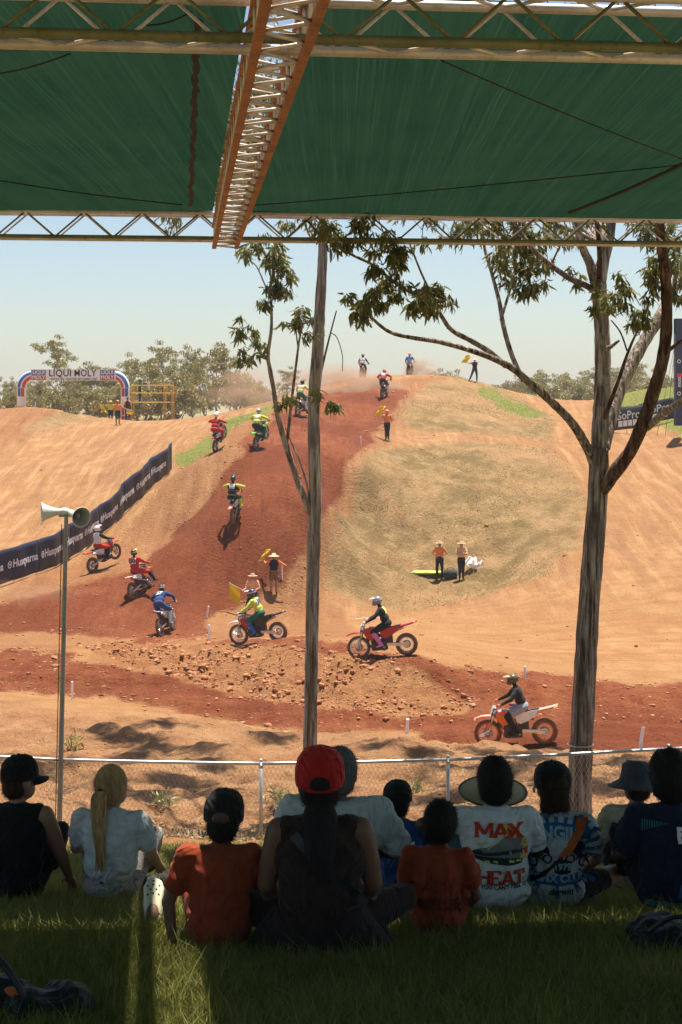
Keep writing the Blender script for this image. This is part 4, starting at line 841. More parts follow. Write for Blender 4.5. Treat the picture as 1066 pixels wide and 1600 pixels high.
def ground_pose(px, py, d, dirx, diry, pitch=0, lean=0, lift=0):
    """bike frame from the ground under its rear wheel, heading (dirx, diry)"""
    q = G(px, py, d); h = Vector((dirx,diry,0)).normalized(); a, b_ = q-h*.74, q+h*.74; a.z = gh(a.x,a.y); b_.z = gh(b_.x,b_.y)
    f = (b_-a).normalized(); l = Vector((0,0,1)).cross(f).normalized(); u = f.cross(l); M = Matrix((f,l,u)).transposed().to_4x4(); M.translation = (a+b_)/2+Vector((0,0,lift))
    rear = Matrix.Translation((-.74,0,0)); M = M @ Matrix.Rotation(lean,4,'X') @ rear @ Matrix.Rotation(-pitch,4,'Y') @ rear.inverted(); return M
# ------------------------------------------------------------------ riders
def pm(n, c): return mat('plastic_'+n, c, .35, 0, .12, 8, 0, .5)
RED, ORG, WHT, BLK, GRN, BLU, YEL, NAV = pm('red',(.42,.02,.015)), pm('orange',(.72,.16,.03)), pm('white',(.72,.70,.66)), pm('black',(.02,.02,.02)), pm('green',(.16,.62,.06)), pm('blue',(.05,.13,.50)), pm('yellow',(.75,.70,.06)), pm('navy',(.02,.03,.10))
DRED = pm('dusty_red',(.33,.035,.022)); LILAC = pm('lilac',(.42,.38,.62)); PINK = clothm('pink_boot',(.62,.22,.45)); SALM = pm('salmon',(.75,.30,.20))
cb, cw, cr, cn, cy, cg, cgr, cbl, ck = (clothm('jersey_'+n, c) for n, c in (('black',(.02,.019,.018)),('white',(.70,.68,.64)),('red',(.45,.03,.022)),('navy',(.03,.055,.16)),('yellow',(.72,.66,.20)),('green',(.02,.13,.09)),('grey',(.30,.32,.36)),('blue',(.05,.14,.38)),('khaki',(.25,.20,.12))))
clime = clothm('jersey_lime',(.55,.62,.10))
def suit(top, sl, pant, boot, glove=cb, knee=None): return dress(skin=cb, top=top, sleeve=sl, arm=sl, forearm=sl, hand=glove, bottom=pant, thigh=pant, knee=knee or pant, calf=boot, shoe=boot)
def livery(tank, shroud, panel, ff, rf, rim, plate, guard, **k): d = dict(tank=tank, shroud=shroud, panel=panel, ff=ff, rf=rf, rim=rim, plate=plate, guard=guard); d.update(k); return d
L_RED = livery(RED,RED,WHT,RED,RED,M_DIRTY,WHT,RED); L_KTM = livery(LILAC,ORG,WHT,SALM,SALM,ORG,WHT,ORG,frame=ORG); L_RED2 = livery(DRED,RED,RED,RED,RED,M_SILV,WHT,WHT)
L_BLK = livery(BLK,RED,BLK,WHT,BLK,M_SILV,WHT,WHT); L_WB = livery(WHT,BLU,WHT,WHT,LILAC,M_DIRTY,WHT,WHT); L_GRN = livery(GRN,GRN,BLK,GRN,GRN,M_DIRTY,GRN,BLK); L_SAL = livery(ORG,ORG,WHT,ORG,SALM,M_DIRTY,WHT,ORG)
def race(px, py, d, dx, dy, pose, liv, cl, hel, blabel, rlabel, pitch=0, lean=0, lift=0, **k):
    M = ground_pose(px, py, d, dx, dy, pitch, lean, lift); bike(M, liv, blabel); rider(M, pose, cl, hel, rlabel, **k); return M
race(808,1168,40,-1,.02,'sit',L_KTM,suit(cb,cb,cgr,cb,cb,cb),(mat('olive_helmet',(.09,.085,.04),.3),mat('gold_peak',(.42,.36,.16),.4)),'orange and white motocross bike nearest the fence on the right','rider in black on the nearest orange bike, wearing an olive helmet',strap=M_BLACK)
race(600,1028,47,-1,.14,'legoutL',L_RED2,suit(cb,cb,cb,PINK,cb),(mat('grey_helmet',(.22,.22,.26),.25),mat('pale_peak',(.55,.55,.58),.4)),'red motocross bike with silver swingarm between the two tree trunks','rider in black with pink boots on the red bike',panel=cy)
race(406,1006,52,-1,.42,'sit',L_BLK,suit(clime,clime,cg,cbl,cb),(mat('navy_helmet',(.03,.04,.09),.3),WHT),'black motocross bike with white front fender left of the slim tree','rider with a yellow and white jersey, green trousers and blue boots',panel=cw,number='10',lean=R(-4))
race(262,990,59,.22,1,'attack',L_WB,suit(cn,cn,cn,cw,cb),(BLK,WHT),'white motocross bike at the foot of the ramp, lowest of the climbing bikes','rider in a navy blue suit at the foot of the ramp',number='27',numcol=WHT,lean=R(-10))
race(224,926,63.5,.42,1,'legout',L_SAL,suit(cr,cr,cr,cb,cb),(BLK,clothm('lime_peak',(.6,.62,.15))),'red and black bike second from the bottom of the ramp','rider in a red suit with right leg stuck out',panel=cw,number='50',lean=R(-8))
race(166,888,66.5,.72,1,'sit',L_RED,suit(cw,cb,cr,cb,cb),(WHT,WHT),'red bike just below the navy banner','rider in a white jersey and white helmet below the navy banner',panel=cw,pitch=R(8))
race(372,800,68.5,.2,1,'attack',L_SAL,suit(cb,clime,cb,clime,cb),(BLK,BLK),'orange bike alone in the middle of the ramp','rider with lime sleeves and black helmet in the middle of the ramp',panel=cw,pitch=R(6))
race(346,701,76,.30,1,'attack',L_RED,suit(cr,cr,cr,cr,cb),(WHT,WHT),'red bike on the left edge of the ramp beside the green strip','rider all in red with a white helmet at the left edge of the ramp',pitch=R(16))
race(410,701,76.5,.34,1,'attack',L_GRN,suit(clime,clime,cb,cg,cb),(mat('silver_helmet',(.35,.35,.36),.3),BLK),'bright green bike left of the slim tree','rider with a yellow and white top on the bright green bike',panel=cw,pitch=R(18))
race(474,652,88,.42,1,'stand',livery(ORG,ORG,WHT,SALM,SALM,M_DIRTY,WHT,WHT),suit(cy,cy,cg,cw,cb),(BLK,BLK),'salmon orange bike immediately left of the slim tree trunk','rider in pale yellow with green shorts left of the slim trunk',panel=cw,pitch=R(10))
race(601,621,100,.25,1,'attack',L_RED,suit(cr,cr,cb,cw,cb),(DRED,WHT),'red bike just below the ramp crest throwing up dust','rider in red with white boots just below the ramp crest',panel=cw)
race(567,591,115,.22,1,'sit',L_SAL,suit(cw,cn,cb,cb,cb),(NAV,WHT),'bike on the skyline at the left of the ramp crest','rider with a white jersey on the skyline, left of two',panel=cw)
race(640,588,118,.22,1,'sit',L_SAL,suit(cbl,cbl,cb,cb,cb),(SALM,WHT),'bike on the skyline at the right of the ramp crest','rider with a blue jersey on the skyline, right of two')
# ------------------------------------------------------------------ marshals and officials
def stand_J(h=1.0, armL=((-.24,.02,1.18),(-.22,.14,.95)), armR=((.24,.02,1.18),(.22,.14,.95)), stance=.11, legs=None, lean=0.0):
    J = {'pelvis':(0,0,.96),'chest':(0,lean*.6,1.30),'neck':(0,lean,1.48),'head':(0,lean+.02,1.63),'look':(0,2,1.6),'shL':(-.19,lean*.9,1.42),'shR':(.19,lean*.9,1.42),'elL':armL[0],'wrL':armL[1],'elR':armR[0],'wrR':armR[1],
       'hipL':(-.09,0,.93),'hipR':(.09,0,.93),'knL':(-stance,.03,.50),'knR':(stance,.03,.50),'anL':(-stance,0,.09),'anR':(stance,0,.09),'toL':(-stance-.03,.17,.035),'toR':(stance+.03,.17,.035)}
    if legs: J.update(legs)
    return {k: Vector(v)*h for k, v in J.items()}
HV = clothm('hi_vis_orange',(.80,.24,.07)); HVP = clothm('hi_vis_peach',(.78,.42,.22)); HVY = clothm('hi_vis_yellow',(.75,.62,.06)); NAVY = clothm('navy_drill',(.018,.02,.032)); BRN = clothm('brown_shorts',(.20,.12,.06)); STRAW = mat('straw',(.62,.50,.26),.9,0,.2,60,.5); FELT = mat('brown_felt',(.22,.15,.09),.9); GREYB = clothm('grey_jeans',(.12,.13,.15))
def person(px, py, d, face, J, label, top, sleeve, forearm, bottom, knee, calf, shoe, skin=SKIN_T, hat=None, hatm=STRAW, h=1.0, wide=1.0, arm=None, cat='person', foot=True, vox=.02):
    q = G(px, py, d); pr, Hm, Fm = figure(J, h, wide*1.2, 1.25, 1.28); me = fuse('body', pr, vox, dress(skin=skin, top=top, sleeve=sleeve, arm=arm or sleeve, forearm=forearm, hand=skin, bottom=bottom, thigh=bottom, knee=knee, calf=calf, shoe=shoe), 2)
    o = link('person', me); o.location = q; o.rotation_euler = (0,0,face); tag(o, label, cat); o['J'] = 0; del o['J']
    if hat:
        L = Hm.to_4x4(); L.translation = J['head']+Vector((0,0,.045*h)); b = MB()
        if hat == 'brim': b.lathe([(.0,.11),(.055,.105),(.08,.085),(.094,.02),(.105,.008),(.17,-.005),(.205,.006),(.205,.0),(.17,-.012),(.098,-.004)],24,Matrix.Diagonal((h,h,h,1)))
        elif hat == 'wide': b.lathe([(.0,.10),(.06,.095),(.085,.07),(.096,.015),(.12,.005),(.2,-.02),(.245,-.03),(.245,-.036),(.2,-.027),(.098,-.006)],24,Matrix.Diagonal((h,h,h,1)))
        else:
            b.ell((0,0,.0),(.098*h,.115*h,.085*h),None,16,8,-.15,1); b.plate([(-.075*h,.08*h),(.075*h,.08*h),(.06*h,.18*h),(0,.20*h),(-.06*h,.18*h)],.008)
        hb = b.build('hat', hatm, o, True); hb.matrix_local = L
    return o
def flag(o, J, wr, tip, cloth_out, cloth_len, label, m, drop=.1):
    """stick in the hand, cloth hanging from it, in the holder's frame -> world"""
    Mw = Matrix.Translation(o.location) @ Matrix.Rotation(o.rotation_euler.z,4,'Z'); a = Mw @ Vector(wr); bt = Mw @ Vector(tip); e = empty('flag', a, 0, label, 'flag')
    b = MB(); b.tube([a-a+(a-bt)*.12, bt-a], .011, 6); b.build('stick', WHT, e)
    n, mm_ = 10, 12; b = MB(); s0 = (bt-a)*.22; s1 = bt-a; out = (Mw.to_3x3() @ Vector(cloth_out)); nrm = (s1-s0).cross(out).normalized(); V=[]
    for i in range(n+1):
        for j in range(mm_+1):
            u, v = i/n, j/mm_; q = s0.lerp(s1,u)+out*cloth_len*v; q += nrm*(.07*math.sin(v*7+u*3)*v+.03*math.sin(u*9)*v); q.z -= drop*v*v*(1-u*.4); V.append(q)
    b.add(V, [(i*(mm_+1)+j,i*(mm_+1)+j+1,(i+1)*(mm_+1)+j+1,(i+1)*(mm_+1)+j) for i in range(n) for j in range(mm_)]); c_ = b.build('cloth', m, e, True); md = c_.modifiers.new('s','SOLIDIFY'); md.thickness = .006; return e
t = NT('yellow_flag_cloth'); t.b.inputs['Base Color'].default_value = (.82,.62,.02,1); t.b.inputs['Roughness'].default_value = .8
tr = t.n('ShaderNodeBsdfTranslucent'); tr.inputs[0].default_value = (.85,.62,.02,1); mx = t.n('ShaderNodeMixShader'); mx.inputs[0].default_value = .4; t.l(t.b.outputs[0],mx.inputs[1]); t.l(tr.outputs[0],mx.inputs[2]); t.l(mx.outputs[0],t.out.inputs[0]); M_FLAG = t.m
# standing marshal at the foot of the ramp, seen from behind
J = stand_J(1.0, ((-.34,.14,1.30),(-.42,.30,1.42)), ((.40,.05,1.28),(.52,.12,1.22))); o = person(428,930,67.5,R(4),J,'marshal in shorts, orange sleeves and wide straw hat, seen from behind at ramp foot',NAVY,HV,HV,BRN,SKIN_T,SKIN_T,NAVY,SKIN_T,'wide',STRAW)
flag(o,J,J['wrL'],(-.66,.34,1.40),(.55,.1,.80),.62,'yellow flag held up by the marshal in shorts at the ramp foot',M_FLAG,-.02)
# marshal stepping down, facing the stand
J = stand_J(1.0, ((-.28,.16,1.16),(-.12,.34,1.08)), ((.28,.18,1.14),(.34,.42,1.10)), .12, {'knL':(-.12,.28,.55),'anL':(-.12,.10,.14),'toL':(-.14,.27,.10),'knR':(.20,.20,.56),'anR':(.32,.02,.16),'toR':(.38,.18,.12),'pelvis':(0,-.08,.92),'hipL':(-.09,-.06,.90),'hipR':(.09,-.06,.90)}, .12)
o = person(396,962,63.0,R(172),J,'marshal in a brown wide brimmed hat, half hidden behind the black bike',HVP,HVP,SKIN_T,NAVY,NAVY,GREYB,NAVY,SKIN_T,'brim',mat('tan_felt',(.42,.30,.16),.9))
flag(o,J,J['wrR'],(.92,.50,1.42),(.0,.0,-1.),.62,'yellow flag hanging beside the marshal with the brown hat',M_FLAG,.05)
# halfway marshal on the terrace
J = stand_J(.98, ((-.32,.10,1.32),(-.40,.26,1.32)), ((.28,.02,1.22),(.26,.14,1.10)), .07); o = person(605,688,86.5,R(-8),J,'marshal in an orange top and dark trousers halfway up the ramp edge',HV,HV,HV,NAVY,NAVY,NAVY,NAVY,SKIN_T,'cap',HVP)
flag(o,J,J['wrL'],(-.78,.3,1.30),(.5,0,.85),.72,'yellow flag of the marshal halfway up the ramp edge',M_FLAG,-.02)
# skyline marshal on the mound
J = stand_J(1.0, ((-.36,.08,1.36),(-.46,.2,1.42)), ((-.02,.2,1.26),(-.22,.3,1.36)), .16, {'knL':(-.24,.02,.5),'anL':(-.42,.0,.10),'toL':(-.50,.15,.04)}); o = person(742,597,113,R(5),J,'marshal on top of the grassy mound against the sky',NAVY,HV,HV,NAVY,NAVY,NAVY,NAVY,SKIN_T,'wide',STRAW)
flag(o,J,J['wrL'],(-.98,.25,1.44),(.55,0,.75),.75,'yellow flag against the sky on top of the grassy mound',M_FLAG,.0)
# two officials on the infield grass
J = stand_J(1.0, ((-.33,.02,1.22),(-.17,.12,1.05)), ((.34,.02,1.22),(.17,.12,1.05)), .12); person(687,904,72,R(176),J,'official with hands on hips in orange shirt and navy trousers',HV,HV,HVP,NAVY,NAVY,NAVY,NAVY,SKIN_T,'brim',mat('peach_hat',(.55,.32,.2),.9))
J = stand_J(1.02, ((-.25,.12,1.20),(.06,.26,1.20)), ((.25,.12,1.20),(-.06,.28,1.24)), .08); person(721,906,72,R(186),J,'official with folded arms, peach shirt and black trousers, beside the white crates',HVP,HVP,SKIN_L,NAVY,NAVY,NAVY,NAVY,SKIN_T,'brim',mat('peach_hat',(.55,.32,.2),.9))
# people by the arch
J = stand_J(1.0, ((-.36,.08,1.38),(-.48,.16,1.42)), ((.26,.05,1.2),(.24,.2,1.05))); o = person(173,661,117,R(0),J,'marshal in yellow vest and straw hat waving a flag near the arch',HVY,HVY,SKIN_T,NAVY,SKIN_T,SKIN_T,NAVY,SKIN_T,'brim',STRAW)
flag(o,J,J['wrL'],(-.95,.2,1.52),(.35,0,-.9),.7,'yellow flag waved near the right leg of the arch',M_FLAG,.0)
J = stand_J(1.0, ((-.3,.05,1.25),(-.36,.2,1.15)), ((.3,.1,1.25),(.42,.3,1.18))); o = person(184,664,115,R(-10),J,'person in orange top and black shorts beside the flag waver near the arch',HV,HV,HV,NAVY,NAVY,SKIN_T,NAVY,SKIN_T,'cap',HVP)
flag(o,J,J['wrR'],(.98,.35,1.02),(.0,0,-1),.35,'small yellow flag pointed towards the right leg of the arch',M_FLAG,.0)
J = stand_J(1.0); person(199.5,657,119.5,R(20),J,'person in dark clothes leaning by the right leg of the arch',NAVY,HV,NAVY,NAVY,NAVY,NAVY,NAVY,SKIN_B,'cap',NAVY)
J = stand_J(1.0, ((-.3,.05,1.2),(-.2,.2,1.2))); person(850,641,128,R(30),J,'tiny figure walking on the far right hand track',NAVY,NAVY,SKIN_B,NAVY,NAVY,SKIN_B,NAVY,SKIN_B,'cap',NAVY)
# ------------------------------------------------------------------ banner along the left of the ramp
M_BAN = mat('navy_vinyl',(.018,.02,.045),.5,0,.25,1.5,0,.4); M_LET = mat('white_print',(.72,.72,.72),.6); M_STK = mat('grey_stake',(.35,.34,.32),.6)
path = [G(px,py,d) for px,py,d in ((-140,948,62.5),(-60,935,63.5),(0,917,64.5),(50,901,66),(100,881,68.5),(150,846,72),(200,800,75.5),(240,762,78.5),(270,736,81))]
sp = smooth_path(path, 10); cum = [0]
for i in range(1,len(sp)): cum.append(cum[-1]+(Vector((sp[i].x-sp[i-1].x, sp[i].y-sp[i-1].y, sp[i].z-sp[i-1].z))).length)
BL = cum[-1]; HB = 1.45
def on_banner(s, v, off=0.0):
    x = np.interp(s, cum, [q.x for q in sp]); y = np.interp(s, cum, [q.y for q in sp]); z = np.interp(s, cum, [q.z for q in sp])
    e = .6; tx = np.interp(s+e,cum,[q.x for q in sp])-np.interp(s-e,cum,[q.x for q in sp]); ty = np.interp(s+e,cum,[q.y for q in sp])-np.interp(s-e,cum,[q.y for q in sp]); L = math.hypot(tx,ty) or 1
    w_ = .07*math.sin(s*1.9)*(.4+v)+.03*math.sin(s*5.1+v*2); return Vector((x+ty/L*(off+w_), y-tx/L*(off+w_), z+.10+v*HB+.05*math.sin(s*.83)*v))
ban = empty('sponsor_banner', path[2], 0, 'long navy banner with white lettering running uphill at the left of the ramp', 'banner'); BO = Vector(path[2])
n = 130; segs = 7
for g in range(segs):
    b = MB(); k0, k1 = int(n*g/segs), int(n*(g+1)/segs); V=[]
    for i in range(k0,k1+1):
        for j in range(7): V.append(on_banner(BL*i/n, j/6)-BO)
    m_ = k1-k0; b.add(V,[(i*7+j,(i+1)*7+j,(i+1)*7+j+1,i*7+j+1) for i in range(m_) for j in range(6)]); o = b.build('panel', M_BAN, ban, True); md = o.modifiers.new('s','SOLIDIFY'); md.thickness = .01; md.offset = 0
for i in range(15):
    s = BL*(i+.3)/15; b = MB(); p0 = on_banner(s,0,-.09); p0.z -= .35; b.tube([p0-BO, on_banner(s,.97,-.09)-BO], .018, 6); b.build('stake', M_STK, ban)
LW = BL/10.6
geo = text_geo('Husqvarna',.66,.020,.12); ring_o = [Vector((.20*math.cos(a)*1.0,.25*math.sin(a)+.0,0)) for a in np.linspace(0,2*math.pi,20,endpoint=False)]; ring_i = [q*.72 for q in ring_o]
rg = (ring_o+ring_i, [(i,(i+1)%20,20+(i+1)%20,20+i) for i in range(20)]); hg = text_geo('H',.30,.012,.1)
for k in range(11):
    s0 = LW*(k+.62)
    if s0 > BL-1.2: continue
    sc_ = (LW*.76)/(max(q.x for q in geo[0])-min(q.x for q in geo[0]))
    decal('lettering', geo, lambda x,y: on_banner(s0+x*sc_*.98, .5+y*1.3*sc_/HB, .035)-BO, M_LET, ban)
    for g_ in (rg, hg): decal('emblem', g_, lambda x,y: on_banner(s0-LW*.45+x*sc_, .5+y*sc_*1.15/HB, .035)-BO, M_LET, ban)
# ------------------------------------------------------------------ inflatable arch
t = 0; AB = G(29,655,121,4); AR = P(199,656,121); zA = min(AB.z, gh(AR.x,121)); yA = 121.0
xl, xr = P(34,0,yA).x, P(196,0,yA).x; topz = P(0,585,yA).z-.05; rad = .36
arch = empty('inflatable_arch', ((xl+xr)/2,yA,zA-.2), 0, 'white, blue and red inflatable arch with big lettering over the left track', 'arch'); AO = Vector(arch.location)
AWHT, ABLU, ARED, AINK = mat('arch_white',(.78,.78,.78),.45), mat('arch_blue',(.05,.10,.36),.45), mat('arch_red',(.50,.035,.03),.45), mat('arch_ink',(.015,.015,.015),.6)
rc = 1.0
outl = [Vector((xl,yA,zA-.3)), Vector((xl,yA,topz-rc))]+[Vector((xl+rc-rc*math.cos(a),yA,topz-rc+rc*math.sin(a))) for a in np.linspace(.2,math.pi/2,7)]+[Vector((xr-rc+rc*math.sin(a),yA,topz-rc+rc*math.cos(a))) for a in np.linspace(0,math.pi/2-.2,7)]+[Vector((xr,yA,topz-rc)),Vector((xr,yA,zA-.3))]
b = MB(); b.tube([q-AO for q in outl], rad, 14); b.build('tube', AWHT, arch, True)
def arch_strip(off, m, w_, i0, i1):
    c0 = Vector(((xl+xr)/2,yA,topz-rc)); pts = []
    for q in outl[i0:i1]:
        dv = Vector((0,0,1)) if abs(q.x-c0.x) < (xr-xl)/2-rc else None
        if q.x <= xl+rc: ctr = Vector((xl+rc,yA,min(topz-rc,q.z)))
        else: ctr = Vector((xr-rc,yA,min(topz-rc,q.z)))
        dv = (q-ctr); dv.y = 0; dv.normalize(); pts.append((q,dv))
    for j in range(4):
        a0, a1 = off+w_*j/4, off+w_*(j+1)/4
        b = MB(); V=[]
        for q, dv in pts:
            for a in (a0,a1): V.append(q+dv*(rad+.012)*math.sin(a)-Vector((0,(rad+.012)*math.cos(a),0))-AO)
        b.add(V,[(i*2,i*2+1,i*2+3,i*2+2) for i in range(len(pts)-1)]); b.build('stripe', m, arch)
for i0, i1 in ((1,9),(9,len(outl)-1)): arch_strip(.12,ABLU,.75,i0,i1); arch_strip(-.95,ARED,.72,i0,i1)
for xx in (xl,xr):
    for k, (mA, mB) in enumerate(((ABLU,ARED),(AWHT,AWHT),(ABLU,ARED),(ABLU,ARED))):
        z0, z1 = lerp(topz-rc,zA,(k+.05)/4), lerp(topz-rc,zA,(k+.95)/4)
        if k == 1: continue
        for m_, s0, s1 in ((mA,-.75,-.05),(mB,.05,.75)):
            e_ = -1 if xx == xl else 1; b = MB(); V=[]
            for a in np.linspace(s0,s1,5):
                for z in (z0,z1): V.append(Vector((xx-e_*math.sin(a)*(rad+.01), yA-math.cos(a)*(rad+.01), z))-AO)
            b.add(V,[(i*2,i*2+1,i*2+3,i*2+2) for i in range(4)]); b.build('leg_patch', m_, arch)
pz = topz; b = MB(); px0, px1 = P(50,0,yA).x, P(182,0,yA).x; b.box((((px0+px1)/2), yA-rad-.03, pz),((px1-px0),.02,.86)); pan = b.build('panel', AWHT, arch); pan.location = -AO
fy = yA-rad-.05
def on_arch(x0, z0, s=1.0): return lambda x, y: Vector((x0+x*s, fy, z0+y*s))
for wd_, cx_ in (('LIQUI',95.5),('MOLY',134.5)):
    gg = text_geo(wd_,.80,.012,None,1.05); kx = 1.72/(max(q.x for q in gg[0])-min(q.x for q in gg[0])); decal('lettering', gg, lambda x,y: Vector((P(cx_,0,yA).x+x*kx, fy, pz+.12+y*.95)), AINK, pan)
decal('lettering', text_geo('MOTOR OILS  ADDITIVES  MOTORBIKE CARE',.22,.006), on_arch(P(117,0,yA).x, pz-.32, .82), AINK, pan)
for cx_ in (62,169):
    for m_, s_, dz in ((ABLU,'LIQUI',.20),(ARED,'MOLY',-.20)):
        X = P(cx_,0,yA).x; q = decal('logo_block', rect_geo(-.56,-.19,.56,.19), lambda x,y: Vector((X+x,fy+.004,pz+dz+y)), m_, pan); decal('lettering', text_geo(s_,.46,.014), lambda x,y: Vector((X+x*.82,fy-.01,pz+dz+y*.82)), AWHT, pan)
# ------------------------------------------------------------------ yellow scaffold with a camera operator
M_YEL = mat('scaffold_yellow',(.62,.36,.05),.55,0); M_DECK = mat('deck_boards',(.45,.36,.22),.8)
D = 121.5; x0, x1 = P(206,0,D).x, P(269,0,D).x; zb = gh((x0+x1)/2,D); zt = P(0,602,D).z; scf = empty('scaffold_tower', ((x0+x1)/2,D,zb), 0, 'yellow pipe scaffold tower beside the arch', 'scaffold'); SO = Vector(scf.location); dp = 1.3
for x in (x0,lerp(x0,x1,.8),x1):
    for y in (0,dp): b = MB(); b.tube([Vector((x,D+y,zb-.3))-SO, Vector((x,D+y,zt))-SO], .042, 6); b.build('upright', M_YEL, scf)
zd = lerp(zb,zt,.60)
for z in (zt, lerp(zd,zt,.55), zd, lerp(zb,zt,.17)):
    for y in (0,dp): b = MB(); b.tube([Vector((x0,D+y,z))-SO, Vector((x1,D+y,z))-SO], .04, 6); b.build('ledger', M_YEL, scf)
    for x in (x0,x1): b = MB(); b.tube([Vector((x,D,z))-SO, Vector((x,D+dp,z))-SO], .026, 6); b.build('transom', M_YEL, scf)
for k in range(4): b = MB(); b.box(Vector(((x0+x1)/2, D+.18+k*.32, zd+.05))-SO, (x1-x0-.1,.29,.04)); b.build('deck_board', M_DECK, scf)
J = stand_J(1.0, ((-.28,.2,1.25),(-.1,.42,1.35)), ((.28,.2,1.25),(.12,.42,1.35))); pr, Hm, Fm = figure(J); DG_ = clothm('dark_green_jacket',(.02,.05,.035)); me = fuse('body', pr, .024, dress(skin=SKIN_B,top=DG_,sleeve=DG_,arm=DG_,forearm=DG_,hand=SKIN_B,bottom=NAVY,thigh=NAVY,knee=NAVY,calf=NAVY,shoe=NAVY), 2)
o = link('person', me); o.location = (P(217,0,D).x, D+.65, zd+.07); o.rotation_euler = (0,0,R(-60)); tag(o,'camera operator in dark green standing on the yellow scaffold','person')
b = MB(); b.ell((0,0,.03),(.13,.15,.12),None,14,8); b.plate([(-.1,.1),(.1,.1),(.07,.24),(-.07,.24)],.01); hb = b.build('hood', DG_, o, True); L = Hm.to_4x4(); L.translation = J['head']; hb.matrix_local = L
cm = empty('video_camera', Vector(o.location)+Vector((.36,.22,1.36)), R(-60), 'black video camera held by the operator on the scaffold', 'camera'); b = MB(); b.box((0,0,0),(.14,.3,.18)); b.build('housing', M_BLACK, cm); b = MB(); b.tube([(0,.15,0),(0,.32,0)],.06,12); b.build('lens', M_BLACK, cm); b = MB(); b.tube([(0,-.2,.06),(0,-.1,.12),(0,.1,.13)],.02,6); b.build('handle', M_BLACK, cm)
# things under and beside the scaffold
for px, d, sz, lb in ((222,121.2,(1.2,.7,.5),'dark bundle of gear under the left half of the scaffold'),(258,121.2,(1.0,.6,.45),'dark bundle of gear under the right half of the scaffold')):
    x = P(px,0,d).x; b = MB(); V = [(a*sz[0]/2*(1-.25*k),c*sz[1]/2*(1-.2*k),sz[2]*k*(1+.2*a*c)-.05) for k in (0,.5,1) for a,c in ((-1,-1),(0,-1.15),(1,-1),(1.1,0),(1,1),(0,1.1),(-1,1),(-1.1,0))]; b.add(V,[(i*8+k,i*8+(k+1)%8,i*8+8+(k+1)%8,i*8+8+k) for i in range(2) for k in range(8)]+[tuple(range(16,24))]); o = b.build('gear_bundle', M_BLACK, None, True); o.location = (x,d+.3,gh(x,d)); tag(o, lb, 'bag')
# ------------------------------------------------------------------ black banners and navy gantry on the right
M_BB = mat('black_vinyl',(.012,.012,.013),.5,0,.2,2)
def short_banner(p0, p1, h, lean, label, sq, txt):
    a, b_ = p0, p1; L = (b_-a).length; dx = (b_-a).normalized(); e = empty('trackside_banner', a, 0, label, 'banner'); up = (Vector((0,0,1))+Vector((0,1,0))*lean).normalized(); nrm = dx.cross(up).normalized()
    f = lambda u, v, off=0: dx*(u*L)+up*(v*h+.12)+nrm*(off+.03*math.sin(u*9)*v)
    b = MB(); V=[f(i/12,j/4) for i in range(13) for j in range(5)]; b.add(V,[(i*5+j,(i+1)*5+j,(i+1)*5+j+1,i*5+j+1) for i in range(12) for j in range(4)]); o = b.build('sheet', M_BB, e, True); md = o.modifiers.new('s','SOLIDIFY'); md.thickness = .02; md.offset = 0
    for u in (.04,.5,.96): b = MB(); b.tube([f(u,-.25,-.04),f(u,1.0,-.04)],.02,6); b.build('stake', M_STK, e)
    decal('lettering', text_geo(txt,.95,.010,.3), lambda x,y: f(.5+x/L*sq, .60+y/h*sq, .05), M_LET, e)
    for k in range(4): decal('square', rect_geo(-.21,-.24,.21,.24,1,1), lambda x,y: f(.5+(x*sq+(k-1.5)*.50*sq)/L, .26+y*sq/h, .05), M_LET, e)
    return e
short_banner(G(949,677,97,5), G(1011,670,96,5), 1.45, .05, 'black banner with white letters and squares, left one, partly behind the forked trunk', .78, 'GoPro')
short_banner(G(999,667,95.5,5), G(1056,656,95,5), 1.35, .05, 'black banner with white letters and squares, right one, behind the leaning limb', .70, 'GoPro')
D = 92.; zg = P(0,665,D).z; xg = P(1060,0,D).x; gan = empty('navy_gantry', (xg,D,zg), 0, 'tall navy start gantry at the right edge of the picture', 'gantry'); M_GN = mat('gantry_navy',(.02,.024,.075),.5)
ht = P(0,498,D).z-zg; b = MB(); b.box((0,0,ht/2),(.44,.5,ht)); b.build('leg', M_GN, gan); b = MB(); b.box((5.4,0,ht/2),(.44,.5,ht)); b.build('leg', M_GN, gan); b = MB(); b.box((2.7,.001,ht-.45),(5.84,.46,.86)); b.build('beam', M_GN, gan)
b = MB(); b.box((.5,-.27,ht*.47),(1.3,.04,.22)); b.build('sign', mat('sign_red',(.6,.06,.04),.5), gan)
for k, (s_, z_) in enumerate((('O',.60),('motul',.42),('O',.30))): decal('lettering', text_geo(s_,.34 if k != 1 else .36,.01), lambda x,y: Vector((-y*.9, -.262, ht*z_+x*.9)), M_LET, gan)
for dx in (-1.4,-.9): b = MB(); b.tube([(dx,-.6,-.6),(-.15,0,ht*.8)],.012,4); b.build('guy_rope', M_BLACK, gan)
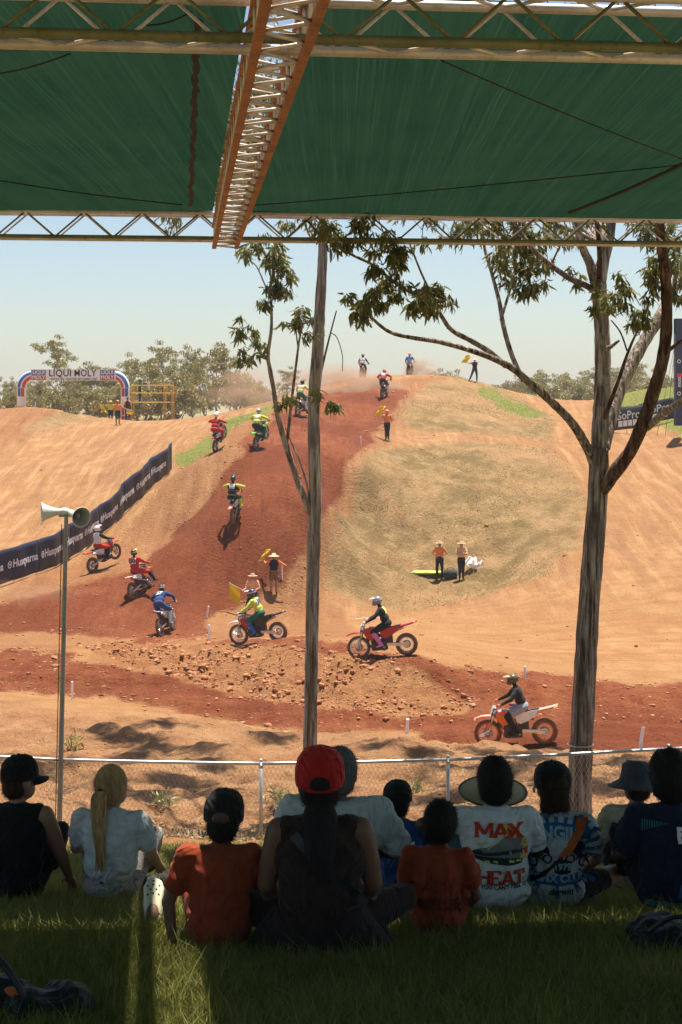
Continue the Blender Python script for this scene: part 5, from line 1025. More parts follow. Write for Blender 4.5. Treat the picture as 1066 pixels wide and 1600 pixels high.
# ------------------------------------------------------------------ white marker stakes
M_MARK = mat('white_marker',(.88,.87,.85),.5)
for px, py0, py1, d, lean, lb in ((113,1097,1066,45,0,'white marker stake near the loudspeaker pole by the near lane'),(380,1128,1101,38,.12,'white marker stake on the near edge left of the slim tree'),(635,1156,1124,33,.06,'white marker stake on the near edge right of the slim tree'),(1000,1172,1138,31,.14,'white marker stake at the near edge right of the forked tree'),(820,1062,1042,50,.02,'white marker stake behind the nearest orange bike'),
   (323,966,948,62,.15,'upper white marker stake left of the black bike'),(327,1000,977,56,0,'lower white marker stake left of the black bike'),(441,905,882,67,0,'white marker stake beside the marshal in shorts'),(143,893,876,66,.1,'white marker stake below the navy banner behind the white jersey rider'),(564,696,682,85,0,'white marker stake on the ramp edge left of the halfway marshal'),(632,631,618,100,.06,'white marker stake right of the red rider below the crest'),(331,688,675,81,.05,'white marker stake on the green strip beside the red rider'),(55,636,628,113,.08,'white marker stake under the arch on the far left mound'),(525,593,583,114,0,'white marker stake on the skyline left of the dust'),(425,634,620,99,0,'white marker stake by the leaves left of the slim trunk')):
    q = G(px,py0,d,5); hh = (py0-py1)*q.y/F; b = MB(); b.tube([Vector((0,0,-.1)), Vector((lean*hh*.5,0,hh*.5)), Vector((lean*hh*1.1,0,hh))], [.035,.035,.033], 8); b.tube([Vector((lean*hh*1.1,0,hh)),Vector((lean*hh*1.12,0,hh+.02))],[.038,.03],8); o = sharp(b.build('marker_stake', M_MARK, None), 50); o.location = q; tag(o, lb, 'stake')
# ------------------------------------------------------------------ kit left on the infield
q = G(672,898,72.5,4); b = MB(); b.plate([(-1.0,-.2),(-.9,-.25),(.9,-.25),(1.0,-.2),(1.0,.2),(.9,.25),(-.9,.25),(-1.0,.2)],.07); o = b.build('stretcher_board', mat('lime_board',(.62,.66,.14),.5), None); o.location = q+Vector((0,0,.12)); o.rotation_euler = (R(6),0,R(-4)); tag(o,'pale lime rescue board lying behind the official with hands on hips','board')
for k in range(6): b = MB(); b.box((-.75+k*.3,.232 if k%2 else -.232,.037),(.12,.03,.01)); b.build('grip_slot', M_BLACK, o)
q = G(704,904,72,4); e = empty('kit_bag', q, 0, 'dark kit bag on the grass between the two officials', 'bag'); b = MB(); b.tube([(-.32,0,.2),(-.3,0,.2),(0,0,.22),(.3,0,.2),(.32,0,.2)],[.12,.2,.22,.2,.12],12); b.build('body', clothm('bag_grey',(.05,.05,.055)), e, True); b = MB(); b.tube(smooth_path([(-.2,-.05,.38),(-.1,-.06,.5),(.1,-.06,.5),(.2,-.05,.38)],3),.015,5); b.build('strap', M_BLACK, e)
random.seed(5)
q0 = G(741,888,74.5,4); e = empty('crate_stack', q0, 0, 'jumble of white plastic marker pieces right of the official with folded arms', 'markers')
for k in range(11): b = MB(); b.box((random.uniform(-.32,.32),random.uniform(-.2,.2),random.uniform(.05,.4)),(.09,.09,.42),(random.uniform(-.7,.7),random.uniform(-.7,.7),random.uniform(0,3))); b.build('marker', M_MARK, e)
for px, py, d, w_ in ((582,953,63,.55),(658,685,89,.5)):
    q = G(px,py,d,5); e = empty('barrier_tape', q, 0, 'strip of red and white tape on the infield left of the black clad rider' if py > 900 else 'strip of red and white tape on the terrace beside the halfway marshal', 'tape')
    for k in range(5): b = MB(); b.box((-w_+k*w_*.5,.05*math.sin(k*2),.05+.03*(k%2)),(w_*.5,.10,.012),(.2*(k%2),.15*math.sin(k),.2*math.sin(k*3))); b.build('strip', (WHT,SALM)[k%2], e)
# ------------------------------------------------------------------ spectators sitting on the bank, backs to the camera
def sit_J(s=1.0, legs='knees', armL=None, armR=None, lean=.03, look=(0,2,.74), headx=0.0, w=1.0):
    J = {'pelvis':(0,0,.13),'chest':(0,lean*.5,.44),'neck':(headx*.4,lean+.02,.61),'head':(headx,lean+.055,.755),'look':look,'shL':(-.185*w,lean,.555),'shR':(.185*w,lean,.555),
       'elL':(-.27*w,.13,.34),'wrL':(-.20*w,.35,.34),'elR':(.27*w,.13,.34),'wrR':(.20*w,.35,.34),'hipL':(-.10*w,.03,.12),'hipR':(.10*w,.03,.12)}
    if legs == 'knees': J.update(knL=(-.22,.40,.36),knR=(.22,.40,.36),anL=(-.14,.62,.09),anR=(.14,.62,.09),toL=(-.16,.78,.05),toR=(.16,.78,.05))
    elif legs == 'cross': J.update(knL=(-.40,.30,.16),knR=(.40,.30,.16),anL=(.06,.42,.09),anR=(-.06,.36,.09),toL=(.20,.46,.07),toR=(-.20,.40,.07))
    if armL: J['elL'], J['wrL'] = armL
    if armR: J['elR'], J['wrR'] = armR
    return {k: Vector(v)*s for k, v in J.items()}
HK = 1.13
def hairmat(n, a, b_):
    t = NT(n); c = t.coord('Object',(60,60,5)); q = t.noise(1.2,4,c,.6); t.l(t.ramp(q,[(.3,a),(.7,b_)]),t.b.inputs['Base Color']); t.b.inputs['Roughness'].default_value = .75; t.b.inputs['Specular IOR Level'].default_value = .2; t.bump(q,.5,.006); return t.m
H_BLK, H_BLONDE, H_GREY, H_BRN = hairmat('black_hair',(.006,.005,.005),(.02,.016,.014)), hairmat('blonde_hair',(.30,.165,.065),(.64,.43,.20)), hairmat('grey_hair',(.05,.048,.045),(.18,.17,.165)), hairmat('brown_hair',(.02,.011,.006),(.07,.04,.022))
def spect(px, py, d, s, face, J, label, skin, shirt, pants, sleeves=True, wide=1.0, arm=1.0, leg=1.0, shoe=M_BLACK, calf=None, sleeve_len=.62, crop=0, shirt_fit=1.0, vox=.011):
    q = G(px, py, d, 4); pr, Hm, Fm = figure(J, s, wide*.93, arm, leg, True, HK, .84)
    me = fuse('body', pr, vox, dress(skin=skin, top=skin, sleeve=skin, arm=skin, forearm=skin, hand=skin, bottom=pants, thigh=pants, knee=pants if calf is None else calf, calf=calf or skin, shoe=shoe), 3)
    o = link('person', me); o.location = q; o.rotation_euler = (0,0,face); tag(o, label, 'person')
    k = shirt_fit; side = (J['shR']-J['shL']).normalized(); wst = J['pelvis'].lerp(J['chest'],.48); P_ = []
    Fh = frame3(J['hipR']-J['hipL'], J['chest']-J['pelvis'])
    if not crop: P_.append(ell_(J['pelvis']+Vector((0,0,.02*s)), (.182*s*wide*k,.140*s*wide*k,.12*s), Fh, 'x'))
    P_ += [ell_(wst+Vector((0,0,.03*s*(1 if crop else 0))), (.172*s*wide*k,.130*s*wide*k,.18*s), Fm, 'x'), ell_(J['chest'], (.188*s*wide*k,.134*s*k,.20*s), Fm, 'x'), cap_(J['chest'].lerp(J['neck'],.45), J['chest'].lerp(J['neck'],.80), .10*s, .078*s, 'x')]
    if sleeves:
        P_.append(cap_(J['shL'].lerp(J['chest'],.10), J['shR'].lerp(J['chest'],.10), .076*s*arm, .076*s*arm, 'x'))
        for e in 'LR': P_.append(cap_(J['sh'+e], J['sh'+e].lerp(J['el'+e],sleeve_len), .073*s*arm, .070*s*arm, 'x'))
    else:
        P_.append(cap_(J['shL'].lerp(J['shR'],.12), J['shL'].lerp(J['shR'],.88), .070*s, .070*s, 'x'))
    sm = fuse('shirt', P_, vox*1.05, {'x': shirt}, 3, .06*s); so_ = link('shirt', sm, o)
    bv = BVHTree.FromPolygons([v.co for v in sm.vertices],[tuple(p.vertices) for p in sm.polygons])
    def prj(x, z, off=.004):
        hit = bv.ray_cast(Vector((x,-1.2,z)), Vector((0,1,0))); return (hit[0] if hit[0] else Vector((x,-.1,z)))+Vector((0,-off,0))
    return o, so_, prj, Hm, Fm
def hair_short(o, J, Hm, s, m, back=.0, vol=1.0, rough=0.0, low=.03):
    s = s*HK
    L = [ell_(Vector((0,-.014,.024))*s, (.083*s*vol,.100*s*vol,.103*s*vol), Matrix.Identity(3), 'h'), ell_(Vector((0,-.036,-.028))*s, (.078*s*vol,.070*s*vol,.075*s), Matrix.Identity(3), 'h')]
    if low > .05: L.append(ell_(Vector((0,-.045,-.09))*s, (.082*s*vol,.055*s,.075*s), Matrix.Identity(3), 'h'))
    me = fuse('hair', L, .009, {'h': m}, 5, rough); h = link('hair', me, o); M = Hm.to_4x4(); M.translation = J['head']; h.matrix_local = M
    nv = len(me.vertices); co = np.empty(nv*3); no = np.empty(nv*3); me.vertices.foreach_get('co', co); me.vertices.foreach_get('normal', no); co = co.reshape(-1,3); no = no.reshape(-1,3)
    rg_ = np.random.default_rng(nv); k = rg_.integers(0,nv,2600); p = co[k]; nn = no[k]; long_ = low > .05 or m is H_BLONDE; d_ = nn*(.25 if long_ else .8)+np.array([0,-.3 if long_ else -.1,-.9 if long_ else -.35])+rg_.normal(size=(2600,3))*.3; d_ /= np.linalg.norm(d_,axis=1,keepdims=True)
    L_ = rg_.uniform(.012,.03,(2600,1))*(2.0 if long_ else .8); s_ = np.cross(d_,nn); s_ /= np.linalg.norm(s_,axis=1,keepdims=True)+1e-9; V_ = np.stack([p-s_*.0012, p+s_*.0012, p+d_*L_],1).reshape(-1,3)
    f = link('hair_strands', np_mesh('hair_strands', V_, np.arange(2600*3).reshape(-1,3), m), h); f['kind'] = 'stuff'; return h
def cap(o, J, Hm, s, m, brim_m, yaw=0.0, opening=None, tilt=0.0, big=1.0):
    s = s*HK
    b = MB(); vs = []; 
    b.lathe([(.092,-.02),(.0945,.0),(.094,.035),(.086,.07),(.066,.098),(.035,.114),(.0,.118)],24,Matrix.Diagonal((s*big,s*1.14*big,s*1.02*big,1)))
    c_ = b.build('cap', m, o, True); md = c_.modifiers.new('s','SOLIDIFY'); md.thickness = .004
    M = Hm.to_4x4(); M.translation = J['head']+Hm.col[2]*.022*s; c_.matrix_local = M @ Matrix.Rotation(yaw,4,'Z') @ Matrix.Rotation(tilt,4,'X')
    b = MB(); V = []; n = 12
    for i in range(n+1):
        a = lerp(R(20),R(160),i/n); x0, y0 = math.cos(a)*.090*s*big, math.sin(a)*.102*s*big; ln = (.072*math.sin((a-R(20))/R(140)*math.pi)**.6)*s*big
        V += [(x0,y0,-.012*s),(x0*1.02,y0+ln,-.02*s-.018*s*abs(math.cos(a))*1.4),(x0*1.02,y0+ln,-.026*s-.018*s*abs(math.cos(a))*1.4),(x0,y0,-.018*s)]
    b.add(V,[(i*4+k,i*4+(k+1)%4,i*4+4+(k+1)%4,i*4+4+k) for i in range(n) for k in range(4)]); b.build('brim', brim_m, c_, True)
    b = MB(); b.ell((0,0,.119*s*big),.008*s,None,8,6); b.build('button', m, c_)
    if opening:
        b = MB(); b.ell((0,-.1035*s*big,.008*s),(.040*s,.012*s,.032*s),None,14,8,-.55,1); b.build('rear_opening', opening, c_, True)
        b = MB(); b.lathe([(.0985*s*big,-.020*s),(.0995*s*big,-.019*s),(.0995*s*big,-.007*s),(.0985*s*big,-.006*s)],14,Matrix.Diagonal((1,1.14,1,1)),R(240),R(300)); b.build('strap', m, c_, True)
    for k in range(6):
        a = k*math.pi/3+.5; b = MB(); b.tube([(math.cos(a)*r_*s*big,math.sin(a)*r_*1.14*s*big,z_*1.02*s*big) for r_,z_ in ((.0955,.0),(.095,.036),(.087,.071),(.066,.0995),(.03,.1165))],.0016*s,4,False); b.build('seam', m, c_)
    return c_
def disc_hat(o, J, Hm, s, prof, m, lift=.03, tilt=0, name='hat', n=36):
    s = s*(HK+.0)
    b = MB(); b.lathe([(r_*s,z_*s) for r_,z_ in prof], n, Matrix.Diagonal((1,1.1,1,1))); h = b.build(name, m, o, True); M = Hm.to_4x4(); M.translation = J['head']+Hm.col[2]*lift*s; h.matrix_local = M @ Matrix.Rotation(tilt,4,'X'); return h
T_BLK, T_WHT, T_ORG, T_DRK, T_GRN, T_BLUE, T_NAVY, T_BEIGE, T_TEAL = (clothm('tee_'+n,c,.9,.2) for n,c in (('black',(.014,.013,.013)),('white',(.66,.68,.66)),('rust_orange',(.27,.042,.013)),('dark_brown',(.028,.017,.013)),('pale_grey_green',(.52,.56,.52)),('royal_blue',(.02,.07,.22)),('navy',(.010,.014,.035)),('beige',(.46,.42,.30)),('teal',(.02,.17,.17))))
D_SHORT = clothm('dark_shorts',(.018,.018,.022)); SKIRT = clothm('dark_skirt',(.022,.012,.011))
t = NT('mottled_shorts'); c = t.coord('Object'); q = t.noise(14,3,c,.6,1.5); t.l(t.ramp(q,[(.40,(.22,.17,.14)),(.5,(.55,.50,.44)),(.62,(.30,.24,.20))]),t.b.inputs['Base Color']); t.b.inputs['Roughness'].default_value = .85; MOTT = t.m
# 1 man in a black cap at the far left
s = .97; J = sit_J(s,'knees',None,((.26,.10,.32),(.30,.22,.12)),.02,(1.4,1.6,.70),.02); o,sh,prj,Hm,Fm = spect(22,1416,9.1,s,0,J,'man in black tank top and black cap at far left, head turned right',SKIN_T,T_BLK,D_SHORT,False,1.06,1.1)
hair_short(o,J,Hm,s,H_BRN,0,.95); cap(o,J,Hm,s,T_BLK,T_BLK,R(-8)); b = MB(); b.box(J['head']+Hm.col[1]*.088*s+Hm.col[2]*.005,(.135*s,.03*s,.035*s),Hm); g_ = b.build('sunglasses', M_GOG, o)
# 2 blonde woman
s = .93; J = sit_J(s,'knees',((-.25,.12,.34),(-.16,.32,.30)),((.26,.08,.32),(.26,.28,.2)),.02,(.9,1.8,.72),.0); o,sh,prj,Hm,Fm = spect(172,1417,9.1,s,R(-4),J,'woman with a long blonde ponytail and pale cropped tee',SKIN_L,T_WHT,MOTT,True,.98,1.0,1.0,crop=1,shirt_fit=1.06)
h = hair_short(o,J,Hm,s,H_BLONDE,0,1.06,.0,.0); tp = J['head']-Hm.col[1]*.105*s+Hm.col[2]*.0; b = MB()
pts = smooth_path([tp+Hm.col[1]*.03*s, tp+Vector((0,-.045*s,-.02*s)), tp+Vector((.002,-.075*s,-.12*s)), tp+Vector((.008,-.115*s,-.26*s)), tp+Vector((.018,-.125*s,-.38*s)), tp+Vector((.024,-.13*s,-.49*s))],5); b.tube(pts, list(np.interp(np.linspace(0,1,len(pts)),[0,.1,.3,.6,.85,1],[.022,.026,.043,.042,.026,.004])),12,True,.6)
b.build('ponytail', H_BLONDE, o, True); b = MB(); b.ell(tp+Vector((0,-.022*s,-.002)),(.030*s,.030*s,.018*s),None,12,6); b.build('hair_tie', M_BLACK, o)
for k in range(22):
    b = MB(); a_ = random.uniform(-.034,.034); b.tube([p+Vector((a_*(1+.4*math.sin(i*.3)),-.022+random.uniform(-.002,.002),0)) for i,p in enumerate(pts[3:-1-k%4])],.0045,4,False); b.build('hair_strand', H_BLONDE, o)
b = MB(); b.box((-.02,-.148*s,.20*s),(.016,.004,.014)); b.build('hem_label', M_BLACK, sh)
# 3 boy in orange, black cap
s = .78; J = sit_J(s,'knees',((-.30,.0,.30),(-.27,-.04,.07)),None,.03,(.2,2,.74),.02); o,sh,prj,Hm,Fm = spect(343,1488,6.75,s,R(2),J,'boy in a rust orange shirt and black cap, sitting in the light strip',SKIN_B,T_ORG,T_ORG,True,1.06,1.05,1.0)
hair_short(o,J,Hm,s*1.1,H_BLK,0,.98); c_ = cap(o,J,Hm,s*1.14,T_BLK,T_BLK,0,SKIN_D); b = MB(); b.box((.03,-.128*s,-.0),(.02,.004,.006)); b.build('cap_tag', M_LET, c_)
# 5 man in pale tee behind the woman
s = 1.04; J = sit_J(s,'knees',None,((.36,.10,.32),(.26,.32,.26)),.05,(.15,2,.78),.02,1.25); o,sh,prj,Hm,Fm = spect(524,1428,8.35,s,R(-2),J,'broad grey haired man in a pale tee behind the woman with the red cap',SKIN_B,T_GRN,D_SHORT,True,1.42,1.3,1.1,sleeve_len=.78)
hair_short(o,J,Hm,s*1.06,H_GREY,0,1.03,.01)
# 4 woman in red cap
s = 1.0; J = sit_J(s,'cross',((-.245,.06,.30),(-.2,.24,.16)),((.245,.06,.30),(.2,.24,.16)),.02,(0,2,.76),0,1.0); o,sh,prj,Hm,Fm = spect(500,1492,6.7,s,R(1),J,'woman in a red cap and dark top with long dark hair, front row centre',SKIN_B,T_DRK,SKIRT,False,1.14,1.15,1.2,calf=SKIRT)
hair_short(o,J,Hm,s,H_BLK,0,1.06,.0,.03); cap(o,J,Hm,s*1.08,clothm('cap_red',(.42,.012,.010),.8),clothm('cap_red',(.42,.012,.010)),0,H_BLK,R(6)); tp = J['head']-Hm.col[1]*.085*s-Hm.col[2]*.06*s; b = MB()
pts = smooth_path([tp, tp+Vector((.0,-.05,-.07)), tp+Vector((0,-.085,-.16)), tp+Vector((.01,-.11,-.26)), tp+Vector((.012,-.12,-.34))],5); b.tube(pts, list(np.interp(np.linspace(0,1,len(pts)),[0,.2,.6,1],[.055,.08,.07,.012])),12,True,.45); b.build('long_hair', H_BLK, o, True)
b = MB(); P0 = [prj(lerp(-.12,.20,k/10), lerp(.56,.26,k/10), .008) for k in range(11)]; b.ribbon(P0, Vector((.03,0,.03)), Vector((0,.006,0))); b.build('bag_strap', M_BLACK, o)
b = MB(); V=[]; 
for i in range(25):
    a = 2*math.pi*i/24; rr = 1+.06*math.sin(i*2.6); V += [(.20*math.cos(a),.16*math.sin(a)+.02,.22),(.29*rr*math.cos(a),.23*rr*math.sin(a)+.05,.11),(.36*rr*math.cos(a),.28*rr*math.sin(a)+.07,.0)]
b.add(V,[(i*3+j,(i+1)*3+j,(i+1)*3+j+1,i*3+j+1) for i in range(24) for j in range(2)]); b.build('skirt', SKIRT, o, True)
# 6 child in blue shirt near the fence
s = .80; J = sit_J(s,'knees',None,None,.03,(.2,2,.74),-.02); o,sh,prj,Hm,Fm = spect(625,1402,10.2,s,R(-6),J,'child in a royal blue shirt and dark cap, right of the pale tee',SKIN_B,T_BLUE,D_SHORT,True,1.0)
hair_short(o,J,Hm,s*1.06,H_BLK,0,.96); cap(o,J,Hm,s*1.12,T_BLK,T_BLK,0,H_BLK); b = MB(); b.ell(prj(.06,.33,.0),(.035,.008,.018),None,10,6); b.build('logo', clothm('logo_red',(.5,.05,.03)), sh)
decal('shoulder_stripe', rect_geo(-.13,.455*s,.10,.475*s,10,1), lambda x,y: prj(x,y,.005), T_WHT, sh)
# 7 boy in orange, right
s = .72; J = sit_J(s,'knees',((-.26,.05,.28),(-.18,.2,.12)),((.26,.05,.28),(.18,.2,.14)),.03,(.7,1.8,.74),.02); o,sh,prj,Hm,Fm = spect(684,1466,7.35,s,R(-8),J,'short haired boy in an orange polo, in front of the white printed tee',SKIN_B,T_ORG,T_ORG,True,.92,.9)
hair_short(o,J,Hm,s*1.14,H_BLK,0,1.06,.01); b = MB(); b.lathe([(.066*s,.0),(.078*s,-.012*s),(.085*s,-.04*s),(.09*s,-.05*s)],20,Matrix.Translation(J['chest'].lerp(J['neck'],.95)) @ Matrix.Rotation(R(-14),4,'X')); q = b.build('collar', T_ORG, sh, True); md = q.modifiers.new('s','SOLIDIFY'); md.thickness = .004
INK_O = clothm('faint_print',(.20,.04,.018)); decal('lettering', text_geo('GEOGS',.075,.002,.02), lambda x,y: prj(x,y+.26*s,.004), INK_O, sh); decal('emblem', rect_geo(-.012,.30*s,.012,.42*s,2,6), lambda x,y: prj(x,y,.004), INK_O, sh)
# 9 person under the wide straw hat, beyond
s = .93; J = sit_J(s,'knees',None,None,.03,(0,2,.74),0); o,sh,prj,Hm,Fm = spect(772,1404,10.2,s,0,J,'person under a wide straw hat, hidden behind the white printed tee',SKIN_B,T_GRN,D_SHORT,True,.95)
t = NT('straw_weave'); c = t.coord('Object'); w_ = t.n('ShaderNodeTexWave', wave_type='RINGS', rings_direction='Z'); w_.inputs['Scale'].default_value = 30; w_.inputs['Distortion'].default_value = 1.5; t.l(c,w_.inputs[0]); nz = t.noise(90,3,c); t.l(t.ramp(t.math('ADD',t.math('MULTIPLY',w_.outputs[1],.5),t.math('MULTIPLY',nz,.5)),[(.3,(.28,.20,.09)),(.7,(.55,.43,.22))]),t.b.inputs['Base Color']); t.bump(w_.outputs[1],.6,.01); WEAVE = t.m
h = disc_hat(o,J,Hm,s,[(.0,.13),(.06,.125),(.09,.10),(.100,.02),(.115,.008),(.16,.0),(.215,-.012),(.215,-.018),(.16,-.006),(.10,.0)],WEAVE,.0,R(10)); b = MB(); b.lathe([(.213*s*HK,-.022*s),(.222*s*HK,-.015*s),(.213*s*HK,-.008*s)],36,Matrix.Diagonal((1,1.1,1,1))); b.build('brim_binding', M_BLACK, h, True)
# 8 man in the white printed tee
s = .97; J = sit_J(s,'knees',((-.42,.10,.50),(-.34,.32,.40)),((.26,.14,.34),(.18,.36,.34)),.02,(0,2,.76),.0,1.03); o,sh,prj,Hm,Fm = spect(775,1432,8.3,s,0,J,'man in a white tee printed with a sneaker and red words',SKIN_D,T_WHT,clothm('blue_jeans',(.06,.12,.16)),True,1.10,1.05,sleeve_len=.66,vox=.010)
hair_short(o,J,Hm,s*1.06,H_BLK,0,1.06,.02,.03)
PR, PG, PD, PL, PY = clothm('print_red',(.55,.05,.02)), clothm('print_grey',(.20,.21,.19)), clothm('print_dark',(.03,.035,.03)), clothm('print_lime',(.55,.62,.20)), clothm('print_yellow',(.70,.55,.08))
def slab(word, cx, cz, hgt, wid, m, lift):
    """slab serif capitals from strokes"""
    G_ = {'M':(1.35,[((.12,0),(.12,1)),((1.23,0),(1.23,1)),((.12,1),(.675,.25)),((.675,.25),(1.23,1))],[(.12,0),(1.23,0),(.12,1),(1.23,1)]),'A':(1.15,[((.1,0),(.575,1)),((.575,1),(1.05,0)),((.28,.32),(.87,.32))],[(.12,0),(1.03,0),(.575,1)]),'X':(1.15,[((.12,0),(1.03,1)),((.12,1),(1.03,0))],[(.12,0),(1.03,0),(.12,1),(1.03,1)]),'H':(1.15,[((.15,0),(.15,1)),((1.0,0),(1.0,1)),((.15,.5),(1.0,.5))],[(.15,0),(1.0,0),(.15,1),(1.0,1)]),'E':(1.0,[((.15,0),(.15,1)),((.1,.04),(.88,.04)),((.1,.96),(.88,.96)),((.15,.5),(.7,.5)),((.85,.0),(.85,.28)),((.85,.72),(.85,1))],[(.15,0),(.15,1)]),'T':(1.05,[((.525,0),(.525,1)),((.08,.96),(.97,.96)),((.12,.7),(.12,1)),((.93,.7),(.93,1))],[(.525,0)])}
    tot = sum(G_[c_][0] for c_ in word); x = cx-wid/2; k = wid/tot; n_ = 0
    for ch in word:
        w_, st, sf = G_[ch]; b = MB(); lines = [(a,b2,.27 if abs(a[0]-b2[0]) < .5 or abs(a[1]-b2[1]) > .4 else .16) for a,b2 in st]+[((p[0]-.2,p[1]*.9+.05),(p[0]+.2,p[1]*.9+.05),.14) for p in sf]
        for a,b2,th in lines:
            a, b2 = Vector((a[0],a[1],0)), Vector((b2[0],b2[1],0)); dv = (b2-a).normalized(); pv = Vector((-dv.y,dv.x,0))*th/2; n_ += 1; V=[]
            for i in range(7):
                for sgn in (-1,1): q = a.lerp(b2,i/6)+pv*sgn; q.y = min(1,max(0,q.y)); V.append(prj(x+q.x*k, cz+(q.y-.5)*hgt, lift+.00022*n_))
            b.add(V,[(i*2,i*2+1,i*2+3,i*2+2) for i in range(6)])
        x += w_*k; link('letter', b.mesh('letter', m, False, False), sh)
slab('MAX',.01,.505,.078,.265,PR,.004); slab('HEAT',.02,.255,.078,.265,PR,.004)
def patch(name, outl, m, lift, ox=0, oz=0, k=1.0):
    vs_ = [Vector((x,y,0)) for x,y in outl]; bm2 = bmesh.new(); bm2.faces.new([bm2.verts.new(v) for v in vs_]); bmesh.ops.triangulate(bm2, faces=bm2.faces)
    for _ in range(3): bmesh.ops.subdivide_edges(bm2, edges=[e for e in bm2.edges if e.calc_length() > .03/k], cuts=1); bmesh.ops.triangulate(bm2, faces=bm2.faces)
    bm2.verts.index_update(); v = [q.co.copy() for q in bm2.verts]; f = [tuple(x.index for x in q.verts) for q in bm2.faces]; bm2.free(); return decal(name, (v,f), lambda x,y: prj(ox+x*k, oz+y*k, lift), m, sh)
sx, sz, sk_ = .0, .365, .285
patch('sneaker_sole',[(-.50,.02),(-.42,-.06),(-.1,-.13),(.2,-.16),(.48,-.15),(.5,-.06),(.2,-.02),(-.2,0)],PD,.0035,sx,sz,sk_)
patch('sneaker_upper',[(-.50,.03),(-.48,.10),(-.36,.15),(-.16,.20),(.08,.34),(.18,.44),(.26,.40),(.34,.34),(.46,.36),(.50,.10),(.49,-.06),(.2,-.02),(-.2,0)],PG,.0045,sx,sz,sk_)
patch('sneaker_stripe',[(-.48,.06),(-.2,.08),(.1,.12),(.49,.14),(.49,.06),(.1,.05),(-.2,.02),(-.49,.03)],PD,.0055,sx,sz,sk_)
patch('sneaker_toe',[(-.50,.03),(-.48,.11),(-.38,.14),(-.30,.10),(-.28,.03)],PD,.0058,sx,sz,sk_)
for x0_ in (-.26,-.10,.22,.36): patch('sneaker_cushion',[(x0_,-.10),(x0_+.1,-.115),(x0_+.1,-.075),(x0_,-.06)],PL,.0062,sx,sz,sk_)
for k in range(5): x0_ = -.16+k*.075; z0_ = .19+k*.052; patch('sneaker_lace',[(x0_-.05,z0_-.03),(x0_+.04,z0_+.03),(x0_+.05,z0_+.01),(x0_-.04,z0_-.05)],PL,.0064,sx,sz,sk_)
for k,(x0_,z0_,hh,m) in enumerate(((.14,.40,.26,PY),(.22,.38,.20,PR),(.32,.34,.16,PY),(.42,.30,.22,PR),(.50,.14,.26,PY),(.54,.02,.26,PR),(.50,-.06,.18,PY),(.56,.12,.2,PL))): patch('flame',[(x0_-.06,z0_),(x0_-.05,z0_+hh*.5),(x0_+.01,z0_+hh),(x0_+.02,z0_+hh*.55),(x0_+.07,z0_+hh*.8),(x0_+.06,z0_)],m,.003+.0002*k,sx,sz,sk_)
patch('small_tag',[(-.13,.02),(.13,.06),(.12,.0),(-.12,-.06)],PL,.004,-.085,.435,.22)
decal('lettering', text_geo("IF YOU CAN'T FEEL IT",.030,.0008,.02), lambda x,y: prj(x+.02,y+.202,.004), PD, sh)
# 10 person in the blue and white printed shirt
s = .93; J = sit_J(s,'cross',None,((.27,.10,.32),(.22,.3,.2)),.02,(-.35,2,.76),-.01); o,sh,prj,Hm,Fm = spect(868,1428,8.45,s,R(-3),J,'person in a blue and white printed jersey with an orange strap across the back',SKIN_T,clothm('jersey_pale',(.50,.54,.53)),D_SHORT,True,1.02,1.0,calf=SKIN_T,vox=.010)
hair_short(o,J,Hm,s,H_BRN,0,1.05,.0,.07); c_ = cap(o,J,Hm,s*1.04,T_BLK,clothm('olive_brim',(.22,.26,.16)),R(10),H_BRN,R(-6))
JB, JD = clothm('print_blue',(.03,.14,.30)), clothm('print_ink',(.012,.018,.03))
for k in range(16):
    a = R(-8+k*14) if k < 15 else R(205); 
    if 200 < (k*14-8) < 340: continue
    b = MB(); V=[]; ca, sa_ = math.cos(a), math.sin(a)
    for i in range(9):
        r_ = lerp(.11,.30,i/8); w2 = .004+.030*i/8*.4
        for sg in (-1,1): V.append(prj(min(.25,max(-.25,ca*r_-sa_*w2*sg)), min(.60,max(.10,.36+sa_*r_*.9+ca*w2*sg)), .004))
    b.add(V,[(i*2,i*2+1,i*2+3,i*2+2) for i in range(8)]); link('ray', b.mesh('ray', JB, False, False), sh)
for k,a in enumerate((-35,-60,-90,-120,-145)):
    b = MB(); V=[]; ca, sa_ = math.cos(R(a)), math.sin(R(a))
    for i in range(7):
        r_ = lerp(.15,.26,i/6); w2 = .004+.012*i/6
        for sg in (-1,1): V.append(prj(ca*r_-sa_*w2*sg, .36+sa_*r_*.9+ca*w2*sg, .0043))
    b.add(V,[(i*2,i*2+1,i*2+3,i*2+2) for i in range(6)]); link('ray', b.mesh('ray', JB, False, False), sh)
patch('word_band',[(-.20,.0),(-.19,.085),(0,.115),(.19,.085),(.20,.0),(.1,.025),(0,.032),(-.1,.025)],JB,.006,0,.43); decal('lettering', text_geo('JINGILI',.095,.004,.02,.98), lambda x,y: prj(x*.98, .487+y*1.0-abs(x)*.10, .0085), clothm('print_sky',(.35,.52,.60)), sh)
patch('word_band',[(-.15,.0),(-.15,.065),(0,.05),(.15,.065),(.15,.0),(0,-.012)],JB,.006,.02,.205); decal('lettering', text_geo('BMX CLUB',.062,.003,.02,.98), lambda x,y: prj(x+.02, .236+y, .0085), clothm('print_sky',(.35,.52,.60)), sh)
decal('lettering', text_geo('1979',.05,.002,.02), lambda x,y: prj(x+.03, .30+y, .0085), clothm('print_sky',(.35,.52,.60)), sh); patch('badge',[(-.045,-.03),(-.05,.03),(0,.045),(.05,.03),(.045,-.03),(0,-.045)],JD,.006,.03,.30); decal('lettering', text_geo('darwin',.05,.0015,.02,1,.3), lambda x,y: prj(x+.02, .165+y, .006), JD, sh)
